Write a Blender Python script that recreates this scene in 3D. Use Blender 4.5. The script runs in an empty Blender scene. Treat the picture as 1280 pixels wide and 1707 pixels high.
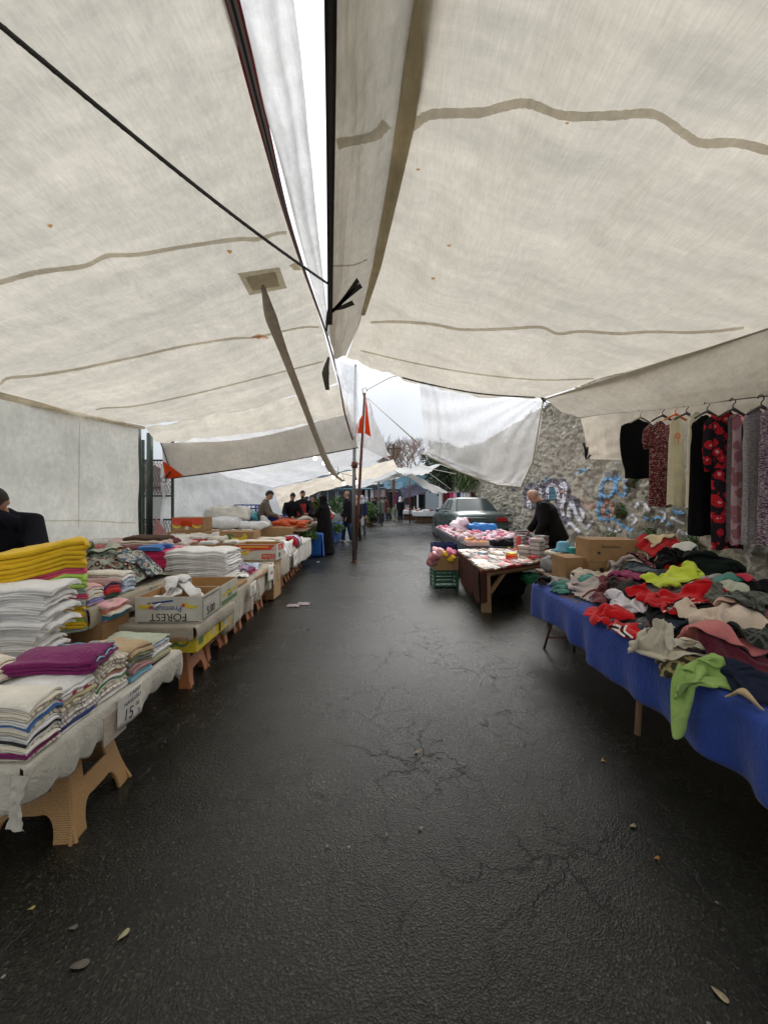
import bpy, bmesh, math, random
import numpy as np
from mathutils import Vector, Matrix, kdtree
from mathutils.bvhtree import BVHTree
R = math.radians
random.seed(7)
SC = bpy.context.scene
COL = SC.collection

# ---------------------------------------------------------------- camera
cam_d = bpy.data.cameras.new('camera'); cam = bpy.data.objects.new('camera', cam_d); COL.objects.link(cam)
cam.location = (0, 0, 1.5); cam.rotation_euler = (R(90), 0, 0)
cam_d.sensor_fit = 'HORIZONTAL'; cam_d.sensor_width = 36; cam_d.lens = 18.0
cam_d.shift_y = -0.0168; cam_d.clip_start = 0.05; cam_d.clip_end = 600
SC.camera = cam

# ---------------------------------------------------------------- sky, sun, exposure
W = bpy.data.worlds.new('World'); SC.world = W; W.use_nodes = True
wt = W.node_tree; wt.nodes.clear()
wo = wt.nodes.new('ShaderNodeOutputWorld'); wb = wt.nodes.new('ShaderNodeBackground')
sk = wt.nodes.new('ShaderNodeTexSky'); sk.sky_type = 'NISHITA'; sk.sun_disc = False
sk.sun_elevation = R(48); sk.sun_rotation = R(20); sk.dust_density = 6; sk.air_density = 1.0; sk.ozone_density = 1.5
hs = wt.nodes.new('ShaderNodeHueSaturation'); hs.inputs['Saturation'].default_value = 0.33; hs.inputs['Value'].default_value = 1.5
tc = wt.nodes.new('ShaderNodeTexCoord'); nz = wt.nodes.new('ShaderNodeTexNoise')
nz.inputs['Scale'].default_value = 2.2; nz.inputs['Detail'].default_value = 5
mr = wt.nodes.new('ShaderNodeMapRange'); mr.inputs['From Min'].default_value = 0.35; mr.inputs['From Max'].default_value = 0.65
mr.inputs['To Min'].default_value = 0.85; mr.inputs['To Max'].default_value = 1.08
cmul = wt.nodes.new('ShaderNodeMix'); cmul.data_type = 'RGBA'; cmul.blend_type = 'MULTIPLY'; cmul.inputs['Factor'].default_value = 1
wt.links.new(tc.outputs['Generated'], nz.inputs['Vector']); wt.links.new(nz.outputs['Fac'], mr.inputs['Value'])
wt.links.new(sk.outputs['Color'], hs.inputs['Color'])
# overcast: the cloud layer evens the clear-sky gradient out
evn = wt.nodes.new('ShaderNodeMix'); evn.data_type = 'RGBA'; evn.inputs['Factor'].default_value = 0.8; evn.inputs[7].default_value = (8.3, 8.9, 9.8, 1)
wt.links.new(hs.outputs['Color'], evn.inputs[6])
wt.links.new(evn.outputs[2], cmul.inputs[6])
wt.links.new(mr.outputs['Result'], cmul.inputs[7])
# overcast luminance: about three times brighter overhead than at the horizon
sxyz = wt.nodes.new('ShaderNodeSeparateXYZ'); wt.links.new(tc.outputs['Generated'], sxyz.inputs[0])
zr = wt.nodes.new('ShaderNodeMapRange'); zr.inputs['From Min'].default_value = 0.0; zr.inputs['From Max'].default_value = 1.0; zr.inputs['To Min'].default_value = 0.36; zr.inputs['To Max'].default_value = 1.0
wt.links.new(sxyz.outputs['Z'], zr.inputs['Value'])
cm2 = wt.nodes.new('ShaderNodeMix'); cm2.data_type = 'RGBA'; cm2.blend_type = 'MULTIPLY'; cm2.inputs['Factor'].default_value = 1
wt.links.new(cmul.outputs[2], cm2.inputs[6]); wt.links.new(zr.outputs['Result'], cm2.inputs[7])
wt.links.new(cm2.outputs[2], wb.inputs['Color']); wb.inputs['Strength'].default_value = 0.115
wt.links.new(wb.outputs[0], wo.inputs['Surface'])
sl = bpy.data.lights.new('sun', 'SUN'); sl.energy = 1.5; sl.angle = R(50); sl.color = (1, .96, .9)
so = bpy.data.objects.new('sun', sl); COL.objects.link(so); so.location = (5, 5, 20)
so.rotation_euler = (R(42), 0, R(160))
SC.view_settings.view_transform = 'Standard'; SC.view_settings.look = 'None'
SC.view_settings.exposure = 0.9; SC.view_settings.gamma = 1.0
SC.render.engine = 'CYCLES'
SC.cycles.max_bounces = 7; SC.cycles.diffuse_bounces = 4; SC.cycles.transmission_bounces = 5; SC.cycles.transparent_max_bounces = 8

# ---------------------------------------------------------------- helpers
def P(px, py, d):
    return Vector(((px - 640) / 640 * d, d, 1.5 - (py - 832) / 640 * d))
def onz(px, py, z):
    d = (1.5 - z) * 640 / (py - 832); return P(px, py, d)

def sn(x, y, seed, f=1.0, n=6):
    r = np.random.RandomState(seed); out = 0
    for k in range(n):
        a = r.rand() * 6.283; ff = f * (0.6 + 1.4 * r.rand()); ph = r.rand() * 6.283
        out = out + np.sin((np.cos(a) * x + np.sin(a) * y) * ff * 6.283 + ph)
    return out / n ** .5

SEEN = {}
def tag(o, label=None, cat=None, group=None, kind=None):
    if label:
        o['label'] = label
        if label in SEEN and not (group and SEEN[label] == group): print('DUPLABEL', label)
        SEEN[label] = group or '-'
    if cat: o['category'] = cat
    if group: o['group'] = group
    if kind: o['kind'] = kind
    return o
def empty(name, loc=(0, 0, 0), rz=0, label=None, cat=None, group=None):
    o = bpy.data.objects.new(name, None); COL.objects.link(o); o.location = loc; o.rotation_euler = (0, 0, rz)
    o.empty_display_size = .05
    tag(o, label, cat, group); return o
def mk(name, v, f, mats, parent=None, smooth=True, idx=None, loc=None, rot=None):
    me = bpy.data.meshes.new(name)
    me.from_pydata([tuple(map(float, p)) for p in v], [], [tuple(map(int, q)) for q in f]); me.validate(); me.update()
    if not isinstance(mats, (list, tuple)): mats = [mats]
    for m in mats: me.materials.append(m)
    if smooth: me.polygons.foreach_set('use_smooth', [True] * len(me.polygons))
    if idx is not None and len(idx) == len(me.polygons): me.polygons.foreach_set('material_index', idx)
    o = bpy.data.objects.new(name, me); COL.objects.link(o)
    if parent: o.parent = parent
    if loc is not None: o.location = loc
    if rot is not None: o.rotation_euler = rot
    return o
class MB:
    def __init__(s): s.v = []; s.f = []; s.i = []; s.cur = 0
    def add(s, v, f):
        b = len(s.v); s.v += [tuple(p) for p in v]; s.f += [tuple(q + b for q in g) for g in f]; s.i += [s.cur] * len(f)
    def box(s, x0, y0, z0, x1, y1, z1, M=None):
        v = [Vector((x, y, z)) for z in (z0, z1) for y in (y0, y1) for x in (x0, x1)]
        if M: v = [M @ p for p in v]
        s.add(v, [(0, 2, 3, 1), (4, 5, 7, 6), (0, 1, 5, 4), (2, 6, 7, 3), (0, 4, 6, 2), (1, 3, 7, 5)])
    def tube(s, pts, rad, n=8, ry=None, cap=True):
        pts = [Vector(p) for p in pts]; m = len(pts)
        if not hasattr(rad, '__len__'): rad = [rad] * m
        if ry is None: ry = rad
        elif not hasattr(ry, '__len__'): ry = [ry] * m
        up = None; v = []; f = []
        for k, p in enumerate(pts):
            t = (pts[min(k + 1, m - 1)] - pts[max(k - 1, 0)])
            t = t.normalized() if t.length > 1e-9 else Vector((0, 0, 1))
            if up is None:
                ref = Vector((1, 0, 0)) if abs(t.x) < .9 else Vector((0, 1, 0))
                a = (ref - t * ref.dot(t)).normalized()
            else: a = (up - t * up.dot(t)).normalized()
            up = a; b = t.cross(a)
            for q in range(n):
                an = 6.28318 * q / n
                v.append(p + a * math.cos(an) * rad[k] + b * math.sin(an) * ry[k])
        for k in range(m - 1):
            for q in range(n):
                f.append((k * n + q, k * n + (q + 1) % n, (k + 1) * n + (q + 1) % n, (k + 1) * n + q))
        if cap:
            f.append(tuple(range(n - 1, -1, -1))); f.append(tuple((m - 1) * n + q for q in range(n)))
        s.add(v, f)
    def ell(s, c, r, n=10, m=8, M=None):
        v = []; f = []
        c = Vector(c)
        for i in range(1, m):
            th = math.pi * i / m
            for q in range(n):
                an = 6.28318 * q / n
                p = Vector((r[0] * math.sin(th) * math.cos(an), r[1] * math.sin(th) * math.sin(an), r[2] * math.cos(th)))
                v.append((M @ p if M else p) + c)
        t = Vector((0, 0, r[2])); b = Vector((0, 0, -r[2]))
        v.append((M @ t if M else t) + c); v.append((M @ b if M else b) + c); T = len(v) - 2; B = T + 1
        for i in range(m - 2):
            for q in range(n): f.append((i * n + q, (i + 1) * n + q, (i + 1) * n + (q + 1) % n, i * n + (q + 1) % n))
        for q in range(n):
            f.append((T, q, (q + 1) % n)); f.append((B, (m - 2) * n + (q + 1) % n, (m - 2) * n + q))
        s.add(v, f)
    def prism(s, poly, h, M=None):
        n = len(poly); v = [Vector((p[0], p[1], 0)) for p in poly] + [Vector((p[0], p[1], h)) for p in poly]
        if M: v = [M @ p for p in v]
        s.add(v, [tuple(range(n - 1, -1, -1)), tuple(range(n, 2 * n))] + [(i, (i + 1) % n, n + (i + 1) % n, n + i) for i in range(n)])
    def build(s, name, mats, parent=None, smooth=False, bevel=0, **k):
        o = mk(name, s.v, s.f, mats, parent, smooth, s.i if isinstance(mats, (list, tuple)) and len(mats) > 1 else None, **k)
        if bevel:
            b = o.modifiers.new('bevel', 'BEVEL'); b.width = bevel; b.segments = 2; b.limit_method = 'ANGLE'
        return o
def copy_tree(o, parent=None):
    c = o.copy(); COL.objects.link(c); c.parent = parent
    for ch in list(o.children): copy_tree(ch, c)
    return c
def bake(o, *mods):
    for ty, kw in mods:
        m = o.modifiers.new(ty, ty)
        for k, v in kw.items(): setattr(m, k, v)
    dg = bpy.context.evaluated_depsgraph_get(); dg.update()
    me = bpy.data.meshes.new_from_object(o.evaluated_get(dg)); o.modifiers.clear()
    old = o.data; mats = list(old.materials); o.data = me
    me.materials.clear()
    for mm in mats: me.materials.append(mm)
    me.polygons.foreach_set('use_smooth', [True] * len(me.polygons))
    return o
def grid_faces(nu, nv, mask=None):
    f = []
    for i in range(nu - 1):
        for j in range(nv - 1): f.append((i * nv + j, (i + 1) * nv + j, (i + 1) * nv + j + 1, i * nv + j + 1))
    return f
def cr(pts, t):
    n = len(pts); t = np.clip(t, 0, n - 1 - 1e-6); i = np.floor(t).astype(int); u = (t - i)[:, None]
    pts = np.asarray(pts, float)
    if n == 2: return pts[i] * (1 - u) + pts[i + 1] * u
    ext = np.vstack([2 * pts[0] - pts[1], pts, 2 * pts[-1] - pts[-2]])
    p0, p1, p2, p3 = ext[i], ext[i + 1], ext[i + 2], ext[i + 3]
    return .5 * ((2 * p1) + (-p0 + p2) * u + (2 * p0 - 5 * p1 + 4 * p2 - p3) * u * u + (-p0 + 3 * p1 - 3 * p2 + p3) * u ** 3)
def surf(ctrl, nu, nv, wr=0, seed=1, f=(1, 1), wrf=None):
    """smooth sheet through rows of 3-D control points"""
    rows = [cr([tuple(p) for p in r], np.linspace(0, len(r) - 1, nv)) for r in ctrl]
    A = np.array(rows); out = np.zeros((nu, nv, 3)); t = np.linspace(0, len(ctrl) - 1, nu)
    for j in range(nv): out[:, j] = cr(A[:, j], t)
    U, V = np.meshgrid(np.linspace(0, 1, nu), np.linspace(0, 1, nv), indexing='ij')
    if wr or wrf:
        du = np.gradient(out, axis=0); dv = np.gradient(out, axis=1); n = np.cross(du, dv)
        n /= np.linalg.norm(n, axis=2)[..., None] + 1e-9
        h = wr * (sn(U * f[0], V * f[1], seed) + .5 * sn(U * f[0] * 2.3, V * f[1] * 2.3, seed + 1)) if wr else 0
        if wrf: h = h + wrf(U, V)
        edge = 1
        out = out + n * (h * edge)[..., None]
    return out.reshape(-1, 3), grid_faces(nu, nv)

# ---------------------------------------------------------------- materials
MATS = {}
def lin(c): return tuple((x / 12.92 if x <= .04045 else ((x + .055) / 1.055) ** 2.4) for x in c)
def newmat(name):
    m = bpy.data.materials.new(name); m.use_nodes = True; nt = m.node_tree
    return m, nt, nt.nodes['Principled BSDF']
def N(nt, ty, **kw):
    n = nt.nodes.new(ty)
    for k, v in kw.items():
        if k in n.inputs: n.inputs[k].default_value = v
        else: setattr(n, k, v)
    return n
def ramp(nt, stops, interp='LINEAR'):
    n = nt.nodes.new('ShaderNodeValToRGB'); cr_ = n.color_ramp; cr_.interpolation = interp
    while len(cr_.elements) < len(stops): cr_.elements.new(.5)
    for e, (p, c) in zip(cr_.elements, stops): e.position = p; e.color = (c[0], c[1], c[2], 1)
    return n
def simple(name, c, rough=.6, metal=0, var=.12, scale=8, bump=0, bscale=60, spec=.5, coat=0):
    key = (name, c, rough)
    if key in MATS: return MATS[key]
    m, nt, b = newmat(name); t = N(nt, 'ShaderNodeTexCoord'); n = N(nt, 'ShaderNodeTexNoise', Scale=scale, Detail=5.0)
    nt.links.new(t.outputs['Object'], n.inputs['Vector'])
    rp = ramp(nt, [(.25, [x * (1 - var) for x in c]), (.75, [min(1, x * (1 + var)) for x in c])])
    nt.links.new(n.outputs['Fac'], rp.inputs[0]); nt.links.new(rp.outputs[0], b.inputs['Base Color'])
    b.inputs['Roughness'].default_value = rough; b.inputs['Metallic'].default_value = metal
    b.inputs['Specular IOR Level'].default_value = spec; b.inputs['Coat Weight'].default_value = coat
    if bump:
        n2 = N(nt, 'ShaderNodeTexNoise', Scale=bscale, Detail=4.0); nt.links.new(t.outputs['Object'], n2.inputs['Vector'])
        bp = N(nt, 'ShaderNodeBump', Strength=bump, Distance=.01); nt.links.new(n2.outputs['Fac'], bp.inputs['Height'])
        nt.links.new(bp.outputs[0], b.inputs['Normal'])
    MATS[key] = m; return m
def fabric(c, pat=None, c2=(0, 0, 0), c3=None, fr=14.0):
    if max(c) > .03: c = tuple(min(.86, x * 1.22) for x in c)
    """cloth; pat: None, 'stripe' (bands along the length), 'weave', 'dash', 'floral', 'plaid', 'spots'"""
    key = ('fab', c, pat, c2, fr)
    if key in MATS: return MATS[key]
    m, nt, b = newmat('cloth'); L = nt.links.new
    t = N(nt, 'ShaderNodeTexCoord'); b.inputs['Roughness'].default_value = .9; b.inputs['Specular IOR Level'].default_value = .15
    b.inputs['Sheen Weight'].default_value = .2 if max(c) > .12 else .0
    n = N(nt, 'ShaderNodeTexNoise', Scale=7.0, Detail=6.0); L(t.outputs['Object'], n.inputs['Vector'])
    rp = ramp(nt, [(.3, [x * .85 for x in c]), (.7, [min(1, x * 1.08) for x in c])]); L(n.outputs['Fac'], rp.inputs[0]); out = rp.outputs[0]
    def mixin(fac, col, base):
        mx = N(nt, 'ShaderNodeMix', data_type='RGBA'); L(fac, mx.inputs['Factor']); L(base, mx.inputs[6]); mx.inputs[7].default_value = (*col, 1); return mx.outputs[2]
    if pat in ('stripe', 'plaid'):
        sx = N(nt, 'ShaderNodeSeparateXYZ'); L(t.outputs['Object'], sx.inputs[0])
        for ax in (['Y'] if pat == 'stripe' else ['X', 'Y']):
            mu = N(nt, 'ShaderNodeMath', operation='MULTIPLY'); L(sx.outputs[ax], mu.inputs[0]); mu.inputs[1].default_value = fr
            fc = N(nt, 'ShaderNodeMath', operation='FRACT'); L(mu.outputs[0], fc.inputs[0])
            r2 = ramp(nt, [(0, (0, 0, 0)), (.12, (.8,) * 3), (.2, (0, 0, 0)), (.3, (.8,) * 3), (.42, (0, 0, 0)), (.7, (.45,) * 3), (.88, (0, 0, 0))], 'CONSTANT')
            L(fc.outputs[0], r2.inputs[0]); out = mixin(r2.outputs[0], c2, out)
    elif pat in ('floral', 'spots'):
        vo = N(nt, 'ShaderNodeTexVoronoi', Scale=fr, Randomness=.9); L(t.outputs['Object'], vo.inputs['Vector'])
        nn = N(nt, 'ShaderNodeTexNoise', Scale=fr * 2.5); L(t.outputs['Object'], nn.inputs['Vector'])
        ad = N(nt, 'ShaderNodeMath', operation='MULTIPLY_ADD'); L(nn.outputs['Fac'], ad.inputs[0]); ad.inputs[1].default_value = .5; L(vo.outputs['Distance'], ad.inputs[2])
        r2 = ramp(nt, [(.74, (1, 1, 1)), (.78, (0, 0, 0))]); L(ad.outputs[0], r2.inputs[0]); out = mixin(r2.outputs[0], c2, out)
        if c3:
            r3 = ramp(nt, [(.44, (1, 1, 1)), (.48, (0, 0, 0))]); L(ad.outputs[0], r3.inputs[0]); out = mixin(r3.outputs[0], c3, out)
    elif pat == 'dash':
        mp = N(nt, 'ShaderNodeMapping'); mp.inputs['Scale'].default_value = (fr * .45, fr * .45, fr * 1.6); L(t.outputs['Object'], mp.inputs[0])
        vo = N(nt, 'ShaderNodeTexVoronoi', Scale=1.0); L(mp.outputs[0], vo.inputs['Vector'])
        sx = N(nt, 'ShaderNodeSeparateColor'); L(vo.outputs['Color'], sx.inputs[0])
        r2 = ramp(nt, [(0, (0, 0, 0)), (.45, (1, 1, 1)), (.8, (0, 0, 0))], 'CONSTANT'); L(sx.outputs[0], r2.inputs[0]); out = mixin(r2.outputs[0], c2, out)
        if c3:
            r3 = ramp(nt, [(0, (0, 0, 0)), (.88, (1, 1, 1))], 'CONSTANT'); L(sx.outputs[1], r3.inputs[0]); out = mixin(r3.outputs[0], c3, out)
    L(out, b.inputs['Base Color'])
    n2 = N(nt, 'ShaderNodeTexNoise', Scale=220.0, Detail=2.0); L(t.outputs['Object'], n2.inputs['Vector'])
    n3 = N(nt, 'ShaderNodeTexNoise', Scale=18.0, Detail=3.0); L(t.outputs['Object'], n3.inputs['Vector'])
    ad = N(nt, 'ShaderNodeMath', operation='MULTIPLY_ADD'); L(n3.outputs['Fac'], ad.inputs[0]); ad.inputs[1].default_value = 2.0; L(n2.outputs['Fac'], ad.inputs[2])
    n4 = N(nt, 'ShaderNodeTexNoise', Scale=11.0, Detail=4.0, Distortion=1.6); L(t.outputs['Object'], n4.inputs['Vector'])
    ab = N(nt, 'ShaderNodeMath', operation='SUBTRACT'); L(n4.outputs['Fac'], ab.inputs[0]); ab.inputs[1].default_value = .5
    a2 = N(nt, 'ShaderNodeMath', operation='ABSOLUTE'); L(ab.outputs[0], a2.inputs[0])
    b0 = N(nt, 'ShaderNodeBump', Strength=.7, Distance=.02); L(a2.outputs[0], b0.inputs['Height'])
    bp = N(nt, 'ShaderNodeBump', Strength=.4, Distance=.005); L(ad.outputs[0], bp.inputs['Height']); L(b0.outputs[0], bp.inputs['Normal']); L(bp.outputs[0], b.inputs['Normal'])
    MATS[key] = m; return m
def tarp(name, c, tr=.6, streak=(3, .6, 1), stain=.5, clear=0.0, fine=(60, 12), rz=0):
    m, nt, b = newmat(name); L = nt.links.new; nt.nodes.remove(b); out = nt.nodes['Material Output']
    t = N(nt, 'ShaderNodeTexCoord')
    def noi(sc, scale, detail=6, rz_=0):
        mp = N(nt, 'ShaderNodeMapping'); mp.inputs['Scale'].default_value = sc; mp.inputs['Rotation'].default_value = (0, 0, rz_); L(t.outputs['Object'], mp.inputs[0])
        n = N(nt, 'ShaderNodeTexNoise', Scale=scale, Detail=float(detail), Roughness=.6); L(mp.outputs[0], n.inputs['Vector']); return n.outputs['Fac']
    def mul(a, fac_in, lo, hi, p0=.3, p1=.7):
        r = ramp(nt, [(p0, (lo,) * 3), (p1, (hi,) * 3)]); L(fac_in, r.inputs[0])
        mx = N(nt, 'ShaderNodeMix', data_type='RGBA', blend_type='MULTIPLY'); mx.inputs['Factor'].default_value = 1; L(a, mx.inputs[6]); L(r.outputs[0], mx.inputs[7]); return mx.outputs[2]
    rgb = N(nt, 'ShaderNodeRGB'); rgb.outputs[0].default_value = (*c, 1); col = rgb.outputs[0]
    col = mul(col, noi(streak, 1.3, 7, rz), .86, 1.05)
    col = mul(col, noi((streak[0] * 3, streak[1] * 3, 1), 1.3, 8, rz), .94, 1.03)
    col = mul(col, noi((1, 1, 1), 2.1, 9), .91, 1.04)
    col = mul(col, noi((1, 1, 1), 13, 6), .93, 1.03)
    col = mul(col, noi((fine[0], fine[1], fine[1]), 1, 3, rz), .9, 1.05)
    col = mul(col, noi((fine[1], fine[0], fine[1]), 1, 3, rz), .97, 1.02)
    col = mul(col, noi((.5, 5, 1), 1.6, 9, rz + .25), .95, 1.03, .38, .62)
    sr = ramp(nt, [(.66, (0, 0, 0)), (.75, (stain,) * 3)]); L(noi((1, 1, 1), 1.7, 9), sr.inputs[0])
    mx = N(nt, 'ShaderNodeMix', data_type='RGBA'); L(sr.outputs[0], mx.inputs['Factor']); L(col, mx.inputs[6]); mx.inputs[7].default_value = (c[0] * .62, c[1] * .52, c[2] * .38, 1); col = mx.outputs[2]
    df = N(nt, 'ShaderNodeBsdfDiffuse'); tl = N(nt, 'ShaderNodeBsdfTranslucent'); ms = N(nt, 'ShaderNodeMixShader'); ms.inputs[0].default_value = tr
    bp = N(nt, 'ShaderNodeBump', Strength=.3, Distance=.03); L(noi((2, 2, 2), 2.0, 8), bp.inputs['Height'])
    for s in (df, tl): L(col, s.inputs['Color']); L(bp.outputs[0], s.inputs['Normal'])
    L(df.outputs[0], ms.inputs[1]); L(tl.outputs[0], ms.inputs[2]); res = ms.outputs[0]
    if clear:
        tp = N(nt, 'ShaderNodeBsdfTransparent'); m2 = N(nt, 'ShaderNodeMixShader'); m2.inputs[0].default_value = clear
        gl = N(nt, 'ShaderNodeBsdfGlossy', Roughness=.25); m3 = N(nt, 'ShaderNodeMixShader'); m3.inputs[0].default_value = .06
        L(res, m3.inputs[1]); L(gl.outputs[0], m3.inputs[2])
        L(m3.outputs[0], m2.inputs[1]); L(tp.outputs[0], m2.inputs[2]); res = m2.outputs[0]
    L(res, out.inputs['Surface']); return m

M_roofL = tarp('canvas_left', (.735, .685, .58), .44, (.35, 2.2, 1), .35, rz=.5)
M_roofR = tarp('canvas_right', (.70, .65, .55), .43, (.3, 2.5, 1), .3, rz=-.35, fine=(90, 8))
M_flap = tarp('canvas_flap', (.57, .52, .425), .37, (2.5, .3, 1), .2)  # darker than the roof canvas: the flap's dimmer lighting is put into the colour
M_wall = tarp('canvas_wall', (.98, .915, .77), .86, (1, .5, 1), .15)
M_whitew = tarp('canvas_white_wall', (.97, .94, .88), .84, (1, .5, 1), .08)
M_white = tarp('canvas_white', (.84, .83, .81), .46, (1, .5, 1), .08)
M_tan = tarp('canvas_tan', (.80, .72, .60), .6, (1, 1, 1), .3)
M_val = tarp('canvas_valance', (.74, .69, .61), .40, (1, 1, 1), .2)
M_plast = tarp('plastic_film', (.97, .975, .985), .6, (1, 1, 1), .0, clear=.45)
M_seam = tarp('seam_cloth', (.78, .725, .62), .72, (1, 1, 1), 0)
M_strap = tarp('strap_cloth', (.66, .60, .50), .35, (1, 1, 1), .2)
M_patch = tarp('patch_cloth', (.74, .68, .53), .62, (1, 1, 1), .3)
M_orange = tarp('orange_cloth', (.92, .13, .03), .5, (1, 1, 1), 0)
M_blackst = simple('black_strap', (.022, .02, .018), .8, bump=.3)
M_darkst = simple('dark_webbing', (.06, .052, .042), .85, bump=.3)
M_maroon = simple('maroon_webbing', (.28, .03, .05), .8)
M_navy = simple('navy_webbing', (.03, .035, .07), .8)
M_greyw = simple('grey_webbing', (.32, .28, .24), .85)
M_metal = simple('galvanised_metal', (.25, .25, .25), .45, .8, bump=.2)
M_rust = simple('rusty_metal', (.16, .055, .035), .6, .4, bump=.4, var=.4)
M_rope = simple('rope_fibre', (.085, .082, .078), .9, bump=.8, bscale=200)
M_lrope = simple('pale_cord', (.5, .46, .38), .9)
M_green = simple('green_paint', (.04, .055, .04), .6, .2, var=.3)
M_wood = simple('raw_wood', (.32, .2, .11), .7, var=.35, scale=5, bump=.3)
M_dwood = simple('dark_wood', (.12, .065, .035), .7, var=.35, scale=5, bump=.3)
M_card = simple('cardboard', (.36, .215, .10), .85, var=.15, scale=12, bump=.15)
M_cardin = simple('cardboard_inside', (.42, .23, .09), .85, var=.12)
M_cwhite = simple('white_printed_card', (.56, .55, .49), .6, var=.14)
M_cyel = simple('yellow_print', (.72, .55, .035), .55, var=.25, scale=14)
M_cred = simple('red_print', (.62, .055, .025), .55, var=.2)
M_cblue = simple('blue_print', (.035, .07, .28), .55)
M_cblack = simple('black_print', (.035, .03, .025), .7)
M_cgreen = simple('green_print', (.12, .22, .09), .7)
M_paper = simple('sign_paper', (.72, .70, .64), .7, var=.06)
M_ink = simple('marker_ink', (.02, .02, .09), .6)
M_skin = simple('skin', (.5, .27, .18), .55, var=.08)
M_hair = simple('dark_hair', (.02, .014, .01), .7, bump=.5)
M_bulb = None
# ================================================================ SETTING
# ---- ground
def ground():
    m, nt, b = newmat('wet_asphalt'); L = nt.links.new
    t = N(nt, 'ShaderNodeTexCoord')
    def noi(scale, detail=6, rough=.6):
        n = N(nt, 'ShaderNodeTexNoise', Scale=float(scale), Detail=float(detail), Roughness=rough); L(t.outputs['Object'], n.inputs['Vector']); return n
    big = noi(.55, 5); mid = noi(4, 8); fine = noi(80, 5, .75); grit = noi(420, 2)
    c = ramp(nt, [(.3, (.0062, .0065, .0048)), (.7, (.0165, .0170, .0130))]); L(mid.outputs['Fac'], c.inputs[0])
    # aggregate stones
    vo = N(nt, 'ShaderNodeTexVoronoi', Scale=135.0); L(t.outputs['Object'], vo.inputs['Vector'])
    sc = N(nt, 'ShaderNodeSeparateColor'); L(vo.outputs['Color'], sc.inputs[0])
    ag = ramp(nt, [(.0, (.4,) * 3), (.6, (1,) * 3), (.95, (2.2,) * 3), (1, (5,) * 3)]); L(sc.outputs[0], ag.inputs[0])
    mx = N(nt, 'ShaderNodeMix', data_type='RGBA', blend_type='MULTIPLY'); mx.inputs['Factor'].default_value = 1; L(c.outputs[0], mx.inputs[6]); L(ag.outputs[0], mx.inputs[7])
    # pale flecks
    v2 = N(nt, 'ShaderNodeTexVoronoi', Scale=9.0); L(t.outputs['Object'], v2.inputs['Vector'])
    fl = ramp(nt, [(.045, (1,) * 3), (.06, (0,) * 3)]); L(v2.outputs['Distance'], fl.inputs[0])
    s2 = N(nt, 'ShaderNodeSeparateColor'); L(v2.outputs['Color'], s2.inputs[0])
    gt = N(nt, 'ShaderNodeMath', operation='GREATER_THAN'); L(s2.outputs[1], gt.inputs[0]); gt.inputs[1].default_value = .8
    fm = N(nt, 'ShaderNodeMath', operation='MULTIPLY'); L(fl.outputs[0], fm.inputs[0]); L(gt.outputs[0], fm.inputs[1])
    m2 = N(nt, 'ShaderNodeMix', data_type='RGBA'); L(fm.outputs[0], m2.inputs['Factor']); L(mx.outputs[2], m2.inputs[6]); m2.inputs[7].default_value = (.26, .24, .2, 1)
    # cracks: warped cell borders, thin, broken up by a mask
    wn = noi(2.4, 6, .65); vs = N(nt, 'ShaderNodeVectorMath', operation='MULTIPLY_ADD'); L(wn.outputs['Color'], vs.inputs[0]); vs.inputs[1].default_value = (.55, .55, 0); L(t.outputs['Object'], vs.inputs[2])
    crk = None
    for sc_, wd in ((1.5, .008), (3.6, .006)):
        v3 = N(nt, 'ShaderNodeTexVoronoi', Scale=sc_, feature='DISTANCE_TO_EDGE'); L(vs.outputs[0], v3.inputs['Vector'])
        r3 = ramp(nt, [(wd * .3, (1,) * 3), (wd * 1.3, (0,) * 3)]); L(v3.outputs['Distance'], r3.inputs[0])
        mk_ = noi(.7 if sc_ < 2 else 1.3, 3); rm = ramp(nt, [(.46, (0,) * 3), (.56, (1,) * 3)]); L(mk_.outputs['Fac'], rm.inputs[0])
        mm = N(nt, 'ShaderNodeMath', operation='MULTIPLY'); L(r3.outputs[0], mm.inputs[0]); L(rm.outputs[0], mm.inputs[1])
        if crk is None: crk = mm
        else:
            m_ = N(nt, 'ShaderNodeMath', operation='MAXIMUM'); L(crk.outputs[0], m_.inputs[0]); L(mm.outputs[0], m_.inputs[1]); crk = m_
    m4 = N(nt, 'ShaderNodeMix', data_type='RGBA'); L(crk.outputs[0], m4.inputs['Factor']); L(m2.outputs[2], m4.inputs[6]); m4.inputs[7].default_value = (.006, .005, .005, 1)
    L(m4.outputs[2], b.inputs['Base Color'])
    rr = ramp(nt, [(.3, (.20,) * 3), (.7, (.36,) * 3)]); L(big.outputs['Fac'], rr.inputs[0]); L(rr.outputs[0], b.inputs['Roughness'])
    b.inputs['Specular IOR Level'].default_value = .4
    a1 = N(nt, 'ShaderNodeMath', operation='MULTIPLY_ADD'); L(fine.outputs['Fac'], a1.inputs[0]); a1.inputs[1].default_value = 1.0; L(vo.outputs['Distance'], a1.inputs[2])
    a2 = N(nt, 'ShaderNodeMath', operation='MULTIPLY_ADD'); L(crk.outputs[0], a2.inputs[0]); a2.inputs[1].default_value = -1.5; L(a1.outputs[0], a2.inputs[2])
    a3 = N(nt, 'ShaderNodeMath', operation='MULTIPLY_ADD'); L(mid.outputs['Fac'], a3.inputs[0]); a3.inputs[1].default_value = 1.2; L(a2.outputs[0], a3.inputs[2])
    bp = N(nt, 'ShaderNodeBump', Strength=.42, Distance=.0045); L(a3.outputs[0], bp.inputs['Height']); L(bp.outputs[0], b.inputs['Normal'])
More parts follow.
